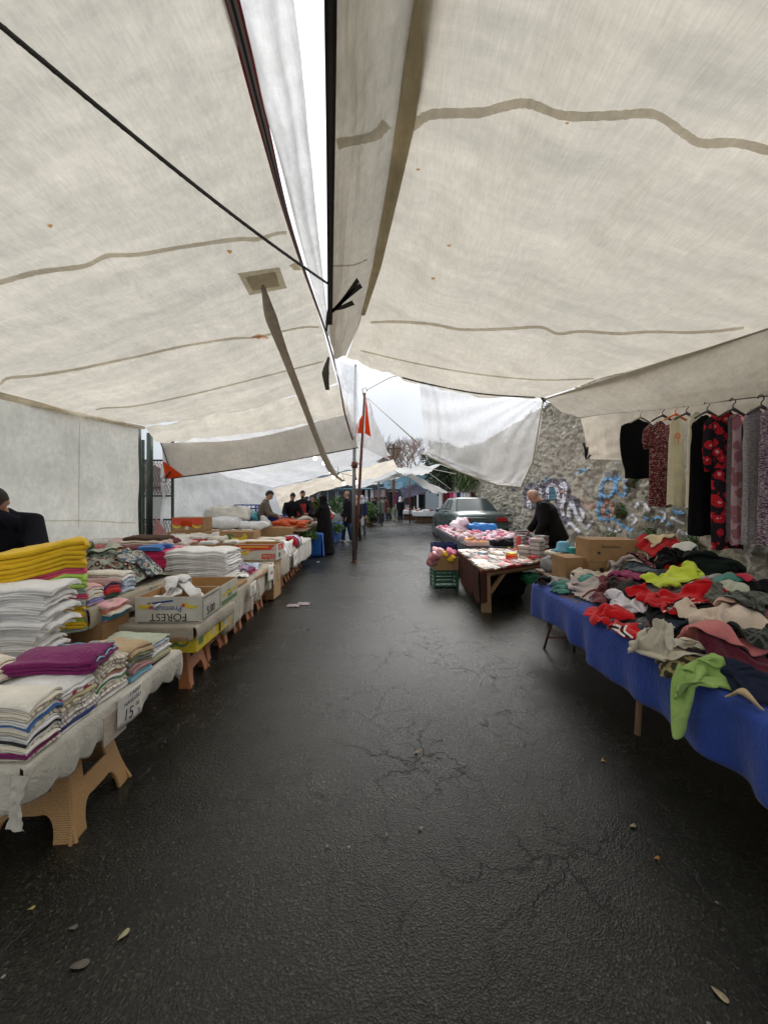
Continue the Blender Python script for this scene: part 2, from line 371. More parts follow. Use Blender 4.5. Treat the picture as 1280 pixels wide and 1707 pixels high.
    o = mk('road', [(-90, -30, 0), (90, -30, 0), (90, 300, 0), (-90, 300, 0)], [(0, 1, 2, 3)], m, smooth=False); tag(o, kind='structure')
ground()

# ---- retaining wall of rubble stone on the right
def stone_wall():
    XW = 4.45; H = 4.05
    ys = [1.2]
    while ys[-1] < 27: ys.append(ys[-1] + max(.028, ys[-1] * .0068))
    ys = np.array(ys); zs = np.linspace(0, H, 118)
    Y, Z = np.meshgrid(ys, zs, indexing='ij')
    rs = np.random.RandomState(3); pts = []
    z = 0
    while z < H + .3:
        hrow = rs.uniform(.10, .24) * (1 if z < 2.0 else .62); y = .8
        while y < 27.5:
            w = rs.uniform(.12, .38) * (1 if z < 2.0 else .65); pts.append((y + w / 2 + rs.normal() * .02, z + hrow / 2 + rs.normal() * .03)); y += w
        z += hrow
    pts = np.array(pts); kd = kdtree.KDTree(len(pts))
    for i, p in enumerate(pts): kd.insert((p[0], p[1] * 1.35, 0), i)
    kd.balance(); val = rs.rand(len(pts)); dep = rs.uniform(-.05, .05, len(pts))
    wy = Y + .05 * sn(Y, Z, 5, 2.5); wz = Z + .05 * sn(Y, Z, 6, 2.5)
    X = np.zeros_like(Y); cv = np.zeros_like(Y); mo = np.zeros_like(Y)
    for a in range(Y.shape[0]):
        for c in range(Y.shape[1]):
            r = kd.find_n((wy[a, c], wz[a, c] * 1.35, 0), 2); e = r[1][2] - r[0][2]
            k = min(1, e / .055); k = k * k * (3 - 2 * k); cv[a, c] = val[r[0][1]]; mo[a, c] = k
            X[a, c] = -(k * (.05 + dep[r[0][1]] * .8))
    X = XW + X + .02 * sn(Y, Z, 9, 3) + .012 * sn(Y, Z, 10, 9) + .03 * sn(Y, Z, 12, .6)
    v = np.stack([X, Y, Z], -1).reshape(-1, 3); f = [tuple(reversed(q)) for q in grid_faces(*Y.shape)]
    # thickness: top and back
    n = len(v); nu, nv = Y.shape; back = [(XW + .5, y, H) for y in ys]; v = np.vstack([v, np.array(back)])
    for i in range(nu - 1): f.append((i * nv + nv - 1, (i + 1) * nv + nv - 1, n + i + 1, n + i))
    m, nt, b = newmat('rubble_stone'); L = nt.links.new; at = N(nt, 'ShaderNodeAttribute', attribute_name='stone'); sp = N(nt, 'ShaderNodeSeparateColor'); L(at.outputs['Color'], sp.inputs[0])
    t = N(nt, 'ShaderNodeTexCoord'); nn = N(nt, 'ShaderNodeTexNoise', Scale=7.0, Detail=8.0, Roughness=.7); L(t.outputs['Object'], nn.inputs['Vector'])
    rp = ramp(nt, [(0, (.22, .21, .19)), (.25, (.46, .43, .36)), (.5, (.60, .55, .43)), (.75, (.38, .37, .35)), (1, (.68, .64, .52))]); L(sp.outputs[0], rp.inputs[0])
    n2 = N(nt, 'ShaderNodeTexNoise', Scale=26.0, Detail=6.0, Roughness=.75); L(t.outputs['Object'], n2.inputs['Vector'])
    rv = ramp(nt, [(.3, (.55, .54, .52)), (.7, (1.45, 1.42, 1.35))]); L(n2.outputs['Fac'], rv.inputs[0])
    mx = N(nt, 'ShaderNodeMix', data_type='RGBA', blend_type='MULTIPLY'); mx.inputs['Factor'].default_value = 1; L(rp.outputs[0], mx.inputs[6]); L(rv.outputs[0], mx.inputs[7])
    mo_ = N(nt, 'ShaderNodeMix', data_type='RGBA'); L(sp.outputs[1], mo_.inputs['Factor']); mo_.inputs[6].default_value = (.42, .37, .275, 1); L(mx.outputs[2], mo_.inputs[7])
    mg = N(nt, 'ShaderNodeMix', data_type='RGBA'); rg = ramp(nt, [(.62, (0,) * 3), (.74, (.6,) * 3)]); L(nn.outputs['Fac'], rg.inputs[0]); L(rg.outputs[0], mg.inputs['Factor']); L(mo_.outputs[2], mg.inputs[6]); mg.inputs[7].default_value = (.085, .105, .045, 1)
    L(mg.outputs[2], b.inputs['Base Color']); b.inputs['Roughness'].default_value = .9
    bp = N(nt, 'ShaderNodeBump', Strength=.7, Distance=.03); L(n2.outputs['Fac'], bp.inputs['Height']); L(bp.outputs[0], b.inputs['Normal'])
    o = mk('stone_wall', v, f, m)
    ca = o.data.color_attributes.new('stone', 'FLOAT_COLOR', 'POINT')
    arr = np.ones((len(v), 4), 'f'); arr[:n, 0] = cv.reshape(-1); arr[:n, 1] = mo.reshape(-1); ca.data.foreach_set('color', arr.reshape(-1))
    tag(o, 'tall rubble stone retaining wall with graffiti along the right side of the street', 'wall')
    bv = BVHTree.FromPolygons([tuple(p) for p in v], f)
    return o, bv
WALL, WBV = stone_wall()

V3 = Vector
def hit(bv, px, py):
    o = Vector((0, 0, 1.5)); dr = P(px, py, 1) - o; h = bv.ray_cast(o, dr.normalized()); return h[0]
def ribbon(name, bv, pts, wpx, mat, parent, off=.006, n=8, wob=0, seed=0, across=3):
    """strip of paint, seam or tape lying on a surface; built in 3-D from surface points"""
    pts = np.array(pts, float); tt = np.linspace(0, len(pts) - 1, (len(pts) - 1) * n + 1)
    q = cr(np.c_[pts, np.zeros(len(pts))], tt)[:, :2]
    ws = np.interp(tt, range(len(pts)), wpx if hasattr(wpx, '__len__') else [wpx] * len(pts)); rr = random.Random(seed)
    v = []; f = []; last = None
    for k in range(len(q)):
        a = q[max(k - 1, 0)]; c = q[min(k + 1, len(q) - 1)]; t = c - a; ln = np.hypot(*t) + 1e-9; nrm = np.array([-t[1], t[0]]) / ln
        w = ws[k] / 2 * (1 + wob * (rr.random() - .5)); row = []
        for s in np.linspace(-1, 1, across):
            p = q[k] + nrm * w * s; h = hit(bv, *p)
            if h is None: row = None; break
            back = (Vector((0, 0, 1.5)) - h).normalized() * off; row.append(h + back)
        if row is None: last = None; continue
        v += row; i = len(v) - across
        if last is None and i and (V3(v[i - across + 1]) - V3(v[i + 1])).length < .12: last = i - across
        if last is not None: f += [(last + z_, i + z_, i + z_ + 1, last + z_ + 1) for z_ in range(across - 1)]
        last = i
    if f: return mk(name, v, f, mat, parent)
Mg = {k: simple('spray_' + k, c, .7, var=.3, scale=20) for k, c in dict(white=(.75, .74, .76), grey=(.16, .15, .17), blue=(.20, .40, .62), teal=(.07, .17, .22), pink=(.5, .26, .2), yellow=(.5, .42, .16)).items()}
def graf(pts, w, c, off=.02, **k): ribbon('graffiti', WBV, pts, w * (.85 if c == 'blue' else 1.1), Mg[c], WALL, off + .012, wob=.06, n=22, across=5, **k)
# silver letters
graf([(881, 850), (880, 830), (886, 812), (893, 826), (893, 848)], 13, 'grey', .02)
graf([(882, 848), (882, 830), (887, 818), (891, 830)], 7, 'white', .028)
graf([(898, 846), (897, 820), (900, 806), (905, 815), (908, 842)], 11, 'grey')
graf([(900, 840), (900, 816), (904, 824)], 5, 'white', .028)
graf([(911, 846), (908, 826), (914, 808), (924, 803), (930, 818), (931, 840), (934, 858), (940, 868)], 11, 'grey')
graf([(918, 812), (919, 822), (920, 834)], 15, 'teal', .024)
graf([(912, 832), (913, 816), (920, 808), (928, 816), (932, 838)], 5, 'white', .03)
graf([(932, 812), (937, 802), (944, 812), (943, 830), (938, 845), (937, 858), (943, 868), (950, 862), (951, 845), (955, 832), (962, 838), (961, 852)], 9, 'grey')
graf([(934, 812), (939, 806), (942, 815), (940, 830), (936, 846), (939, 860)], 6, 'white', .03)
graf([(948, 862), (949, 846), (953, 838), (957, 850), (962, 862), (968, 868)], 6, 'white', .03)
graf([(934, 818), (940, 822), (942, 830)], 3, 'pink', .032)
# blue tag
graf([(1003, 846), (1000, 825), (1004, 806), (1012, 797), (1022, 801), (1026, 808)], 6, 'blue')
graf([(1000, 822), (1012, 828), (1020, 822), (1026, 806), (1034, 796)], 6, 'blue')
graf([(1026, 792), (1025, 810), (1030, 822), (1038, 826), (1044, 814), (1042, 800)], 6, 'blue')
graf([(998, 836), (996, 852), (1002, 866), (1012, 862)], 6, 'blue')
graf([(1010, 868), (1022, 864), (1032, 872), (1044, 880), (1054, 884)], 6, 'blue')
graf([(1006, 840), (1006, 856), (1014, 862), (1020, 850), (1018, 838), (1008, 838)], 5, 'pink')
graf([(1010, 850), (1013, 853), (1016, 850)], 7, 'teal', .03)
graf([(962, 790), (970, 782), (978, 786)], 4, 'blue'); graf([(909, 795), (910, 803)], 5, 'blue')
graf([(1120, 850), (1130, 856), (1140, 852)], 9, 'blue'); graf([(1072, 862), (1080, 866)], 7, 'blue'); graf([(1066, 892), (1076, 894)], 5, 'blue')
graf([(1118, 862), (1140, 874)], 4, 'white')

graf([(966, 846), (972, 858), (968, 872), (978, 880), (986, 868)], 5, 'white'); graf([(975, 838), (984, 846), (992, 842)], 4, 'pink'); graf([(1058, 846), (1066, 838), (1076, 842), (1082, 852)], 5, 'white')
graf([(1084, 868), (1096, 862), (1108, 868), (1118, 878)], 5, 'blue'); graf([(1100, 850), (1108, 858), (1104, 870)], 4, 'white'); graf([(1130, 884), (1142, 890), (1152, 884)], 5, 'white'); graf([(1044, 866), (1054, 858), (1060, 866), (1052, 876)], 4, 'white')
graf([(940, 880), (950, 872), (958, 880), (966, 888)], 5, 'white'); graf([(1012, 880), (1024, 886), (1034, 882)], 4, 'white'); graf([(900, 858), (906, 866), (914, 870)], 5, 'white'); graf([(868, 800), (874, 812), (872, 826)], 4, 'grey'); graf([(845, 815), (850, 806), (856, 818), (862, 808)], 4, 'grey')
# ---- greenery helpers
def leafmat(name, c1, c2):
    m, nt, b = newmat(name); g = N(nt, 'ShaderNodeTexNoise', Scale=3.0, Detail=4.0); t = N(nt, 'ShaderNodeTexCoord'); nt.links.new(t.outputs['Object'], g.inputs['Vector'])
    r = ramp(nt, [(.3, c1), (.7, c2)]); nt.links.new(g.outputs['Fac'], r.inputs[0]); nt.links.new(r.outputs[0], b.inputs['Base Color']); b.inputs['Roughness'].default_value = .6
    return m
LM = [leafmat('leaf_dark', (.015, .028, .01), (.04, .07, .022)), leafmat('leaf_mid', (.04, .07, .018), (.10, .14, .035)), leafmat('leaf_dry', (.10, .075, .04), (.17, .12, .06)), leafmat('leaf_fresh', (.05, .12, .03), (.12, .22, .06))]
def leaves(mb, c, r, n, size, rs, hang=0):
    for _ in range(n):
        d = rs.normal(size=3); d /= np.linalg.norm(d); rad = rs.rand() ** .45
        p = np.array(c) + d * rad * np.array(r); p[2] -= hang * rs.rand() * r[2]
        a = rs.normal(size=3); a /= np.linalg.norm(a); b = np.cross(a, rs.normal(size=3)); b /= np.linalg.norm(b) + 1e-9
        s = size * rs.uniform(.5, 1.3); l = s * (2.2 if hang else 1.6)
        if hang: a = a * .5 + np.array((0, 0, -1)); a /= np.linalg.norm(a)
        mb.add([p, p + a * l * .5 + b * s * .4, p + a * l, p + a * l * .5 - b * s * .4], [(0, 1, 2, 3)])
def bush(name, label, blobs, mat, cat='bush', size=.09, dens=260, hang=0, seed=0, stem=None, group=None):
    rs = np.random.RandomState(seed); root = empty(name, blobs[0][0], 0, label, cat, group)
    o = Vector(blobs[0][0]); mb = MB()
    for c, r in blobs:
        n = int(dens * (r[0] * r[1] + r[1] * r[2] + r[0] * r[2]) / 3 * 4); leaves(mb, Vector(c) - o, r, max(20, n), size, rs, hang)
    mb.build('foliage', mat, root)
    st = MB()
    for c, r in blobs:
        e = Vector(c) - o; base = Vector(stem) - o if stem else Vector((r[0] * .2, 0, -r[2]))
        mid = (e + base) / 2 + Vector((rs.normal() * .1, rs.normal() * .1, 0)); st.tube([base, mid, e], [.035, .025, .01], 6)
        for q in range(4):
            tip = e + Vector(rs.normal(size=3) * np.array(r) * .6); st.tube([mid, tip], [.014, .005], 5)
    st.build('stem', M_dwood, root); return root
rs = np.random.RandomState(11)
bush('hanging_ivy', 'green ivy spilling over the wall top just behind the parked car', [((4.3, 18 + i * .9, 3.55 - .1 * (i % 3)), (.5, .7, 1.0)) for i in range(5)], LM[1], 'ivy', .10, 330, 1, 1)
bush('dark_shrub', 'dark evergreen shrub mass on the bank beyond the hanging ivy', [((3.9 + .4 * (i % 2), 24.5 + i * 1.3, 3.2 + .5 * ((i * 7) % 3)), (1.3, 1.2, 1.5)) for i in range(4)], LM[0], 'shrub', .16, 170, 0, 2, stem=(4.6, 26, 0))
bush('olive_shrub', 'lighter green shrub on the wall top left of the plastic sheet', [((4.9, 20.5, 3.9), (1.0, 1.4, .5)), ((5.2, 23.0, 4.2), (1.1, 1.4, .5))], LM[1], 'shrub', .12, 220, 0, 3, stem=(5.2, 22, 4.0))
bush('wall_top_vine', 'tangled dry vine on the wall top by the tent corner', [((4.6, 10.0 + i * .55, 3.98 + .12 * (i % 2)), (.28, .5, .22)) for i in range(4)], LM[2], 'vine', .05, 520, 1, 4)
for k, (px, py, lab) in enumerate([(1025, 898, 'small green weed sprouting from the wall behind the cardboard boxes'), (1088, 893, 'leafy weed rooted low in the wall between the boxes and the black dress'), (1160, 905, 'green weed at the wall foot under the long black dress'), (1063, 800, 'weed tuft in a wall crack below the black sweater'), (1040, 850, 'mossy weed in a wall crack beside the blue graffiti')]):
    h = hit(WBV, px, py)
    bush('wall_weed', lab, [((h.x - .05, h.y, h.z), (.09, .13, .13)), ((h.x - .06, h.y + .08, h.z - .08), (.07, .1, .09))], LM[3], 'weed', .028, 6500, 0, 20 + k)

def bare_tree(loc, h, seed, label, col=M_dwood, dense=5, spread=.5):
    root = empty('bare_tree', loc, 0, label, 'tree'); rr = random.Random(seed); tr = MB(); cw = MB()
    def br(p, d, l, r, lev):
        q = p + d * l; (tr if lev < 1 else cw).tube([p, (p + q) / 2 + Vector((rr.uniform(-.05, .05) * l, rr.uniform(-.05, .05) * l, 0)), q], [r, r * .8, r * .6], 5, cap=False)
        if lev >= dense: return
        for _ in range(3 if lev else 5):
            nd = (d + Vector((rr.uniform(-1, 1), rr.uniform(-1, 1), rr.uniform(-.35, .7))) * spread * 1.5).normalized()
            br(q, nd, l * rr.uniform(.6, .82), r * .62, lev + 1)
    br(Vector((0, 0, 0)), Vector((0, 0, 1)), h * .32, h * .018, 0)
    tr.build('trunk', col, root, True); cw.build('crown', col, root, True)
bare_tree((1.6, 48, 0), 9.5, 1, 'bare winter tree rising behind the far white awnings')
bare_tree((.4, 52, 0), 8.5, 5, 'thin bare tree at the far left end of the sky gap')
M_twig = simple('brown_twig', (.22, .13, .09), .9)
bare_tree((3.2, 40, 0), 8.2, 9, 'dense brown leafless tree just left of the hanging plastic sheet', M_twig, 6, .62)

# ---- tarps
def tarpobj(name, ctrl, nu, nv, mat, label, cat='tarp', wr=.02, seed=1, f=(3, 3), wrf=None, parent=None, group=None):
    v, fc = surf(ctrl, nu, nv, wr, seed, f, wrf); o = mk(name, v, fc, mat, parent)
    if label: tag(o, label, cat, group)
    return o, BVHTree.FromPolygons([tuple(p) for p in v], fc)
V = Vector
def lerp(a, b, t): return V(a) * (1 - t) + V(b) * t
def row(a, b, n=4, sag=.0, mids=None):
    out = []
    for i in range(n):
        t = i / (n - 1); p = lerp(a, b, t); p.z -= sag * math.sin(math.pi * t); out.append(p)
    return out
# left roof
LR = [row((-4.6, -7, 2.7), (-.55, -7, 3.9), 4, .05), row((-4.55, -2, 2.72), (-.7, -2, 3.95), 4, .08), row((-4.5, 2, 2.75), (-.8, 2, 4.0), 4, .1), row((-4.5, 4.9, 2.78), (-.9, 5.6, 4.0), 4, .1), row(P(242, 712, 7.2), P(563, 640, 7.8), 4, .06)]
fold = lambda U, V_: .018 * np.sin(26 * (U + V_ * .35) + 3 * np.sin(5 * V_)) * (.3 + V_) + .012 * sn(U * 9, V_ * 2.5, 33)
ROOFL, LBV = tarpobj('tent_roof', LR, 110, 60, M_roofL, 'huge stained off-white canvas roof over the left stalls', 'tent roof', .02, 3, (3, 4), fold)
# end flap beyond the ridge rope
tarpobj('roof_flap', [row(P(242, 712, 7.2), P(563, 640, 7.8), 4, .06), row(P(262, 737, 7.9), P(583, 690, 8.5), 4, .1)], 14, 50, M_roofL, None, wr=.02, seed=5, f=(1, 7), parent=ROOFL)
def seam(bv, pts, w, parent, name='seam', mat=None, off=.008, seed=0, n=10): ribbon(name, bv, pts, w, mat or M_seam, parent, off, n, wob=.25, seed=seed)
def wav(a, b, n, amp, seed):
    rr = random.Random(seed); return [(a[0] + (b[0] - a[0]) * i / n, a[1] + (b[1] - a[1]) * i / n + (rr.uniform(-amp, amp) if 0 < i < n else 0)) for i in range(n + 1)]
seam(LBV, [(-60, 480), (0, 470), (60, 454), (130, 445), (150, 440), (180, 426), (230, 424), (300, 412), (390, 399), (430, 398), (460, 389), (478, 387)], [10, 9, 9, 8, 8, 8, 7, 7, 7, 7, 6, 6], ROOFL)
seam(LBV, [(0, 640), (15, 630), (60, 626), (130, 615), (200, 600), (230, 594), (300, 578), (380, 565), (430, 561), (500, 546), (532, 545)], [5, 5, 5, 5, 4, 4, 4, 4, 3.5, 3.5, 3], ROOFL, seed=2)
seam(LBV, [(160, 683), (175, 680), (230, 676), (330, 655), (430, 630), (540, 602)], [2.5] * 6, ROOFL, seed=3)
# patch, repairs and stains sewn on the left roof
def patch(bv, quad, mat, parent, name='patch', off=.012):
    v = []; n = 6
    for i in range(n):
        for j in range(n):
            u = i / (n - 1); w = j / (n - 1); x = (quad[0][0] * (1 - u) + quad[1][0] * u) * (1 - w) + (quad[3][0] * (1 - u) + quad[2][0] * u) * w; y = (quad[0][1] * (1 - u) + quad[1][1] * u) * (1 - w) + (quad[3][1] * (1 - u) + quad[2][1] * u) * w
            h = hit(bv, x, y)
            if h is None: return
            v.append(h + (V((0, 0, 1.5)) - h).normalized() * off)
    mk(name, v, grid_faces(n, n), mat, parent)
patch(LBV, [(396, 455), (466, 445), (478, 480), (416, 492)], M_patch, ROOFL)
patch(LBV, [(408, 461), (459, 453), (466, 476), (422, 485)], M_seam, ROOFL, off=.02)
patch(LBV, [(482, 442), (497, 434), (503, 450), (490, 450)], M_patch, ROOFL)
M_st1 = tarp('brown_stain', (.85, .55, .3), .8); M_st2 = tarp('pinkish_stain', (.85, .6, .45), .8)
for q in [(382, 418), (430, 561), (83, 375)]: seam(LBV, [(q[0] - 4, q[1] - 1), (q[0] + 1, q[1] + 1), (q[0] + 5, q[1])], [2, 7, 2], ROOFL, 'stain', M_st1, n=4)
seam(LBV, [(420, 562), (432, 560), (447, 563)], [3, 7, 3], ROOFL, 'stain', M_st2)
# striped webbing along the street edge
def strip3(name, pts, wx, mats, parent=None, n=10, dirv=None, wf=None):
    tt = np.linspace(0, len(pts) - 1, (len(pts) - 1) * n + 1); q = cr([tuple(p) for p in pts], tt); ws = np.interp(tt, range(len(pts)), wx if hasattr(wx, '__len__') else [wx] * len(pts))
    k = len(mats); v = []; f = []; idx = []
    d = np.array(dirv if dirv is not None else (1, 0, 0), float)
    for i in range(len(q)):
        dd = d if not callable(wf) else np.array(wf(i / (len(q) - 1)))
        for s in range(k + 1): v.append(q[i] + dd * ws[i] * (s / k - .5))
    for i in range(len(q) - 1):
        for s in range(k): f.append((i * (k + 1) + s, i * (k + 1) + s + 1, (i + 1) * (k + 1) + s + 1, (i + 1) * (k + 1) + s)); idx.append(s)
    return mk(name, v, f, mats, parent, idx=idx if k > 1 else None)
e0 = [V((-.52, -7, 3.86)), V((-.68, -2, 3.92)), V((-.715, .0, 3.96)), V((-.745, 1.2, 3.99)), P(386, 0, 1.93), P(437, 200, 2.48), P(490, 400, 3.6), P(545, 560, 5.85), P(566, 640, 7.7), P(575, 690, 8.3), P(590, 740, 8.95)]
strip3('edge_webbing', e0, [.1, .1, .1, .09, .085, .075, .035, .03, .03, .04, .04], [M_maroon, M_greyw, M_navy, M_greyw, M_maroon], ROOFL)
# clear white flap folded up over that edge
fl = [row(V((-.45, -7, 3.9)), V((-.02, -7, 4.05)), 3), row(V((-.62, -2, 3.95)), V((-.3, -2, 4.1)), 3), row(V((-.67, .0, 4.0)), V((-.38, .0, 4.1)), 3), row(V((-.70, 1.2, 4.02)), V((-.43, 1.2, 4.1)), 3), row(P(399, 0, 1.94), P(491, 0, 2.0), 3), row(P(450, 212, 2.5), P(513, 200, 2.6), 3), row(P(501, 405, 3.65), P(533, 400, 3.7), 3), row(P(546, 560, 5.8), P(549, 555, 5.8), 3)]
tarpobj('white_flap', fl, 60, 16, M_white, 'bright white sheet folded up along the open slit in the roof', wr=.012, seed=8, f=(4, 2), wrf=lambda U, V_: .012 * np.sin(V_ * 14 + U * 3))
# left roof strap
def twist(name, pts, ws, mat, label, cat, tw=2.0):
    tt = np.linspace(0, len(pts) - 1, 40); q = cr([tuple(p) for p in pts], tt); w = np.interp(tt, range(len(pts)), ws); v = []; f = []
    for i in range(40):
        a = tw * i / 40; d = np.array((math.cos(a), .3 * math.sin(a), .35 * math.sin(a)))
        for s in (-.5, -.2, .2, .5): v.append(q[i] + d * w[i] * s + np.array((0, -.02 * (1 - abs(s) * 2), 0)))
    o = mk(name, v, grid_faces(40, 4), mat); tag(o, label, cat)
    sm = o.modifiers.new('s', 'SOLIDIFY'); sm.thickness = .012; return o
twist('canvas_strap', [P(438, 476, 4.15), P(452, 530, 4.6), P(474, 590, 5.2), P(505, 670, 6.2), P(530, 735, 7.2), P(551, 782, 7.9), P(572, 803, 8.3)], [.04, .15, .12, .12, .13, .2, .06], M_strap, 'long grey canvas strap hanging from the square patch on the left roof', 'strap', 1.2)
mb = MB(); a, b_ = P(-40, 8, 1.62), P(546, 472, 4.1)
tt = np.linspace(0, 1, 60); cpts = [lerp(a, b_, t) + V((0, 0, -.05 * math.sin(math.pi * t))) for t in tt]
mb.tube(cpts, .0125, 8)
for ph in (0, 2.1, 4.2):
    mb.tube([p + V((math.cos(i * 1.4 + ph) * .008, 0, math.sin(i * 1.4 + ph) * .008)) for i, p in enumerate(cpts)], .007, 5)
tag(mb.build('rope', M_rope, smooth=True), 'thick dark rope running diagonally under the left roof', 'rope')
# left wall canvas
tarpobj('canvas_side_wall', [[V((-4.6, -7, z)) for z in (2.72, 1.4, .02)], [V((-4.55, -1, z)) for z in (2.74, 1.4, .02)], [V((-4.52, 4, z)) for z in (2.76, 1.4, .02)], [V((-4.5, 7.05, z)) for z in (2.83, 1.4, .02)]], 90, 24, M_wall, 'beige canvas side wall behind the towel stall', 'tent wall', .015, 12, (6, 2))
lw = bpy.data.objects['canvas_side_wall']; LW = BVHTree.FromPolygons([tuple(v.co) for v in lw.data.vertices], [tuple(p.vertices) for p in lw.data.polygons])
M_crease = tarp('crease_stitch', (.9, .85, .74), .75)
ribbon('stitch', LW, [(133, 702), (132, 760), (131, 880)], 2, M_crease, lw); ribbon('stitch', LW, [(0, 862), (60, 868), (133, 868), (225, 872)], 2, M_crease, lw)
# eave roll where roof meets wall
mb = MB(); mb.tube([V((-4.5, -7, 2.72)), P(-60, 640, 4.1), P(0, 659, 4.5), P(120, 688, 5.6), P(240, 713, 7.2)], [.05, .045, .045, .04, .03], 8); tag(mb.build('rolled_canvas', M_seam, smooth=True), 'rolled canvas hem along the top of the beige side wall', 'canvas roll')
# second stall wall, white
tarpobj('canvas_side_wall', [[V((-4.62, y, z)) for z in (zt, 1.2, .02)] for y, zt in ((7.95, 2.75), (9.5, 2.45), (11, 2.2), (13, 2.05), (15.4, 1.98))], 60, 20, M_whitew, 'white tarpaulin wall behind the bedding stall', 'tent wall', .02, 14, (4, 2))
# tent 2
T2 = [[P(267, 737, 8.0), P(380, 727, 8.2), P(490, 706, 8.5), P(592, 676, 9.0)], [P(322, 768, 9.2), P(420, 752, 9.6), P(520, 735, 10.2), P(606, 712, 10.6)], [P(372, 793, 10.8), P(450, 783, 11.2), P(540, 768, 11.8), P(628, 738, 12.2)], [P(455, 815, 15.2), P(520, 800, 15.3), P(590, 783, 15.5), P(652, 762, 15.6)]]
T2 = [[p + V((0, 0, .05)) for p in r] for r in T2]
tarpobj('tent_roof', T2, 40, 50, M_white, 'white sagging roof of the vegetable stall tent', 'tent roof', .03, 15, (3, 3))
# valance of tent 2
tarpobj('valance', [[P(268, 738, 7.95), P(330, 737, 8.0), P(400, 733, 8.1), P(480, 717, 8.3), P(540, 698, 8.6), P(588, 676, 8.9)], [P(276, 768, 7.95), P(340, 766, 8.0), P(410, 758, 8.1), P(485, 744, 8.3), P(545, 728, 8.6), P(592, 712, 8.9)], [P(289, 797, 7.95), P(350, 790, 8.0), P(420, 778, 8.1), P(490, 766, 8.3), P(550, 754, 8.6), P(596, 745, 8.9)]], 18, 60, M_val, 'long grey-beige valance hanging across the left stalls with an orange corner', 'valance', .015, 17, (1, 6))
vo = bpy.data.objects['valance']; VB = BVHTree.FromPolygons([tuple(v.co) for v in vo.data.vertices], [tuple(p.vertices) for p in vo.data.polygons])
def tri(name, a, b, c, mat, parent=None, th=.006):
    o = mk(name, [a, b, c], [(0, 1, 2)], mat, parent, False); s = o.modifiers.new('s', 'SOLIDIFY'); s.thickness = th; return o
tri('corner_patch', P(271, 768, 7.9), P(306, 793, 7.9), P(276, 799, 7.9), M_orange, vo)
mb = MB(); mb.tube([P(268, 738, 7.93), P(289, 797, 7.92), P(420, 779, 8.07), P(550, 755, 8.57), P(597, 746, 8.85)], .014, 6); mb.build('hem_cord', M_darkst, vo, True)
mb = MB(); mb.tube([P(276, 797, 7.85), P(284, 786, 7.85)], .018, 6); mb.tube([P(270 + 5 * math.cos(i * .7) + 3, 800 + 4 * math.sin(i * .7), 7.85) for i in range(10)], .007, 5); mb.build('tie_strap', M_blackst, vo, True)
tri('corner_patch', P(408, 797, 12.5), P(424, 795, 12.5), P(400, 803, 12.5), M_orange, bpy.data.objects['tent_roof.001'])
# tan drop panel of the third tent
tarpobj('hanging_tarp', [[P(455, 814, 15.3), P(520, 800, 15.5), P(590, 783, 15.7), P(655, 765, 15.8)], [P(468, 850, 15.5), P(515, 826, 15.8), P(590, 806, 16.5), P(664, 783, 17)]], 12, 40, M_tan, 'tan tarp hanging down behind the vegetable sellers', 'tarp', .04, 19, (2, 4))
tarpobj('hanging_tarp', [[P(512, 812, 19), P(522, 812, 19)], [P(515, 838, 19), P(511, 838, 19)]], 6, 6, M_white, 'narrow white sheet standing in for the bright opening beside the far shop front', 'tarp', .01)  # white sheet added where bright light comes through an opening

# right roof
ridge = [V((1.6, -7, 4.2)), V((.86, -2, 4.2)), V((.40, .8, 4.2)), P(680, 80, 2.28), P(651, 300, 3.2), P(604, 515, 5.25), P(577, 594, 6.09)]
redge = [V((4.5, -7, 2.85)), V((4.2, -2, 2.9)), V((3.85, .8, 2.95)), V((3.65, 2.0, 2.97)), P(1280, 545, 3.35), P(1050, 619, 4.75), P(905, 665, 6.0)]
RR = [row(a, b, 5, .10) for a, b in zip(ridge[:-1], redge[:-1])] + [[P(577, 598, 6.1), P(640, 622, 6.2), P(705, 641, 6.25), P(800, 660, 6.15), P(905, 665, 6.0)]]
foldr = lambda U, V_: .045 * np.exp(-((V_ - .07) / .035) ** 2) * np.sin(U * 12) + .02 * np.sin(V_ * 22 + 4 * U) * (1 - V_) + .014 * sn(U * 8, V_ * 3, 43)
ROOFR, RBV = tarpobj('tent_roof', RR, 110, 70, M_roofR, 'large grey-beige canvas roof over the right stalls', 'tent roof', .018, 21, (3, 4), foldr)
seam(RBV, [(668, 190), (678, 202), (690, 207), (720, 190), (800, 187), (835, 178), (880, 172), (940, 192), (1020, 192), (1090, 190), (1140, 222), (1170, 238), (1230, 238), (1300, 256)], [18, 18, 18, 17, 17, 17, 17, 16, 16, 16, 16, 16, 16, 16], ROOFR, seed=5)
seam(RBV, [(618, 537), (660, 536), (720, 540), (770, 549), (840, 548), (900, 545), (930, 556), (970, 552), (1030, 556), (1080, 553), (1150, 554), (1200, 551), (1240, 546)], [3.5] + [5] * 11 + [5], ROOFR, seed=6)
seam(RBV, [(600, 584), (700, 607), (800, 624), (900, 633), (990, 631)], [2.5] * 5, ROOFR, seed=7)
seam(RBV, [(580, 600), (640, 620), (705, 638), (800, 656), (902, 663)], [2.5] * 5, ROOFR, seed=7, mat=M_darkst)
for q in [(697, 281), (748, 408), (945, 204), (722, 463)]: seam(RBV, [(q[0] - 3, q[1]), (q[0], q[1] + 1), (q[0] + 3, q[1])], [2, 4, 2], ROOFR, 'stain', M_st1, n=4)
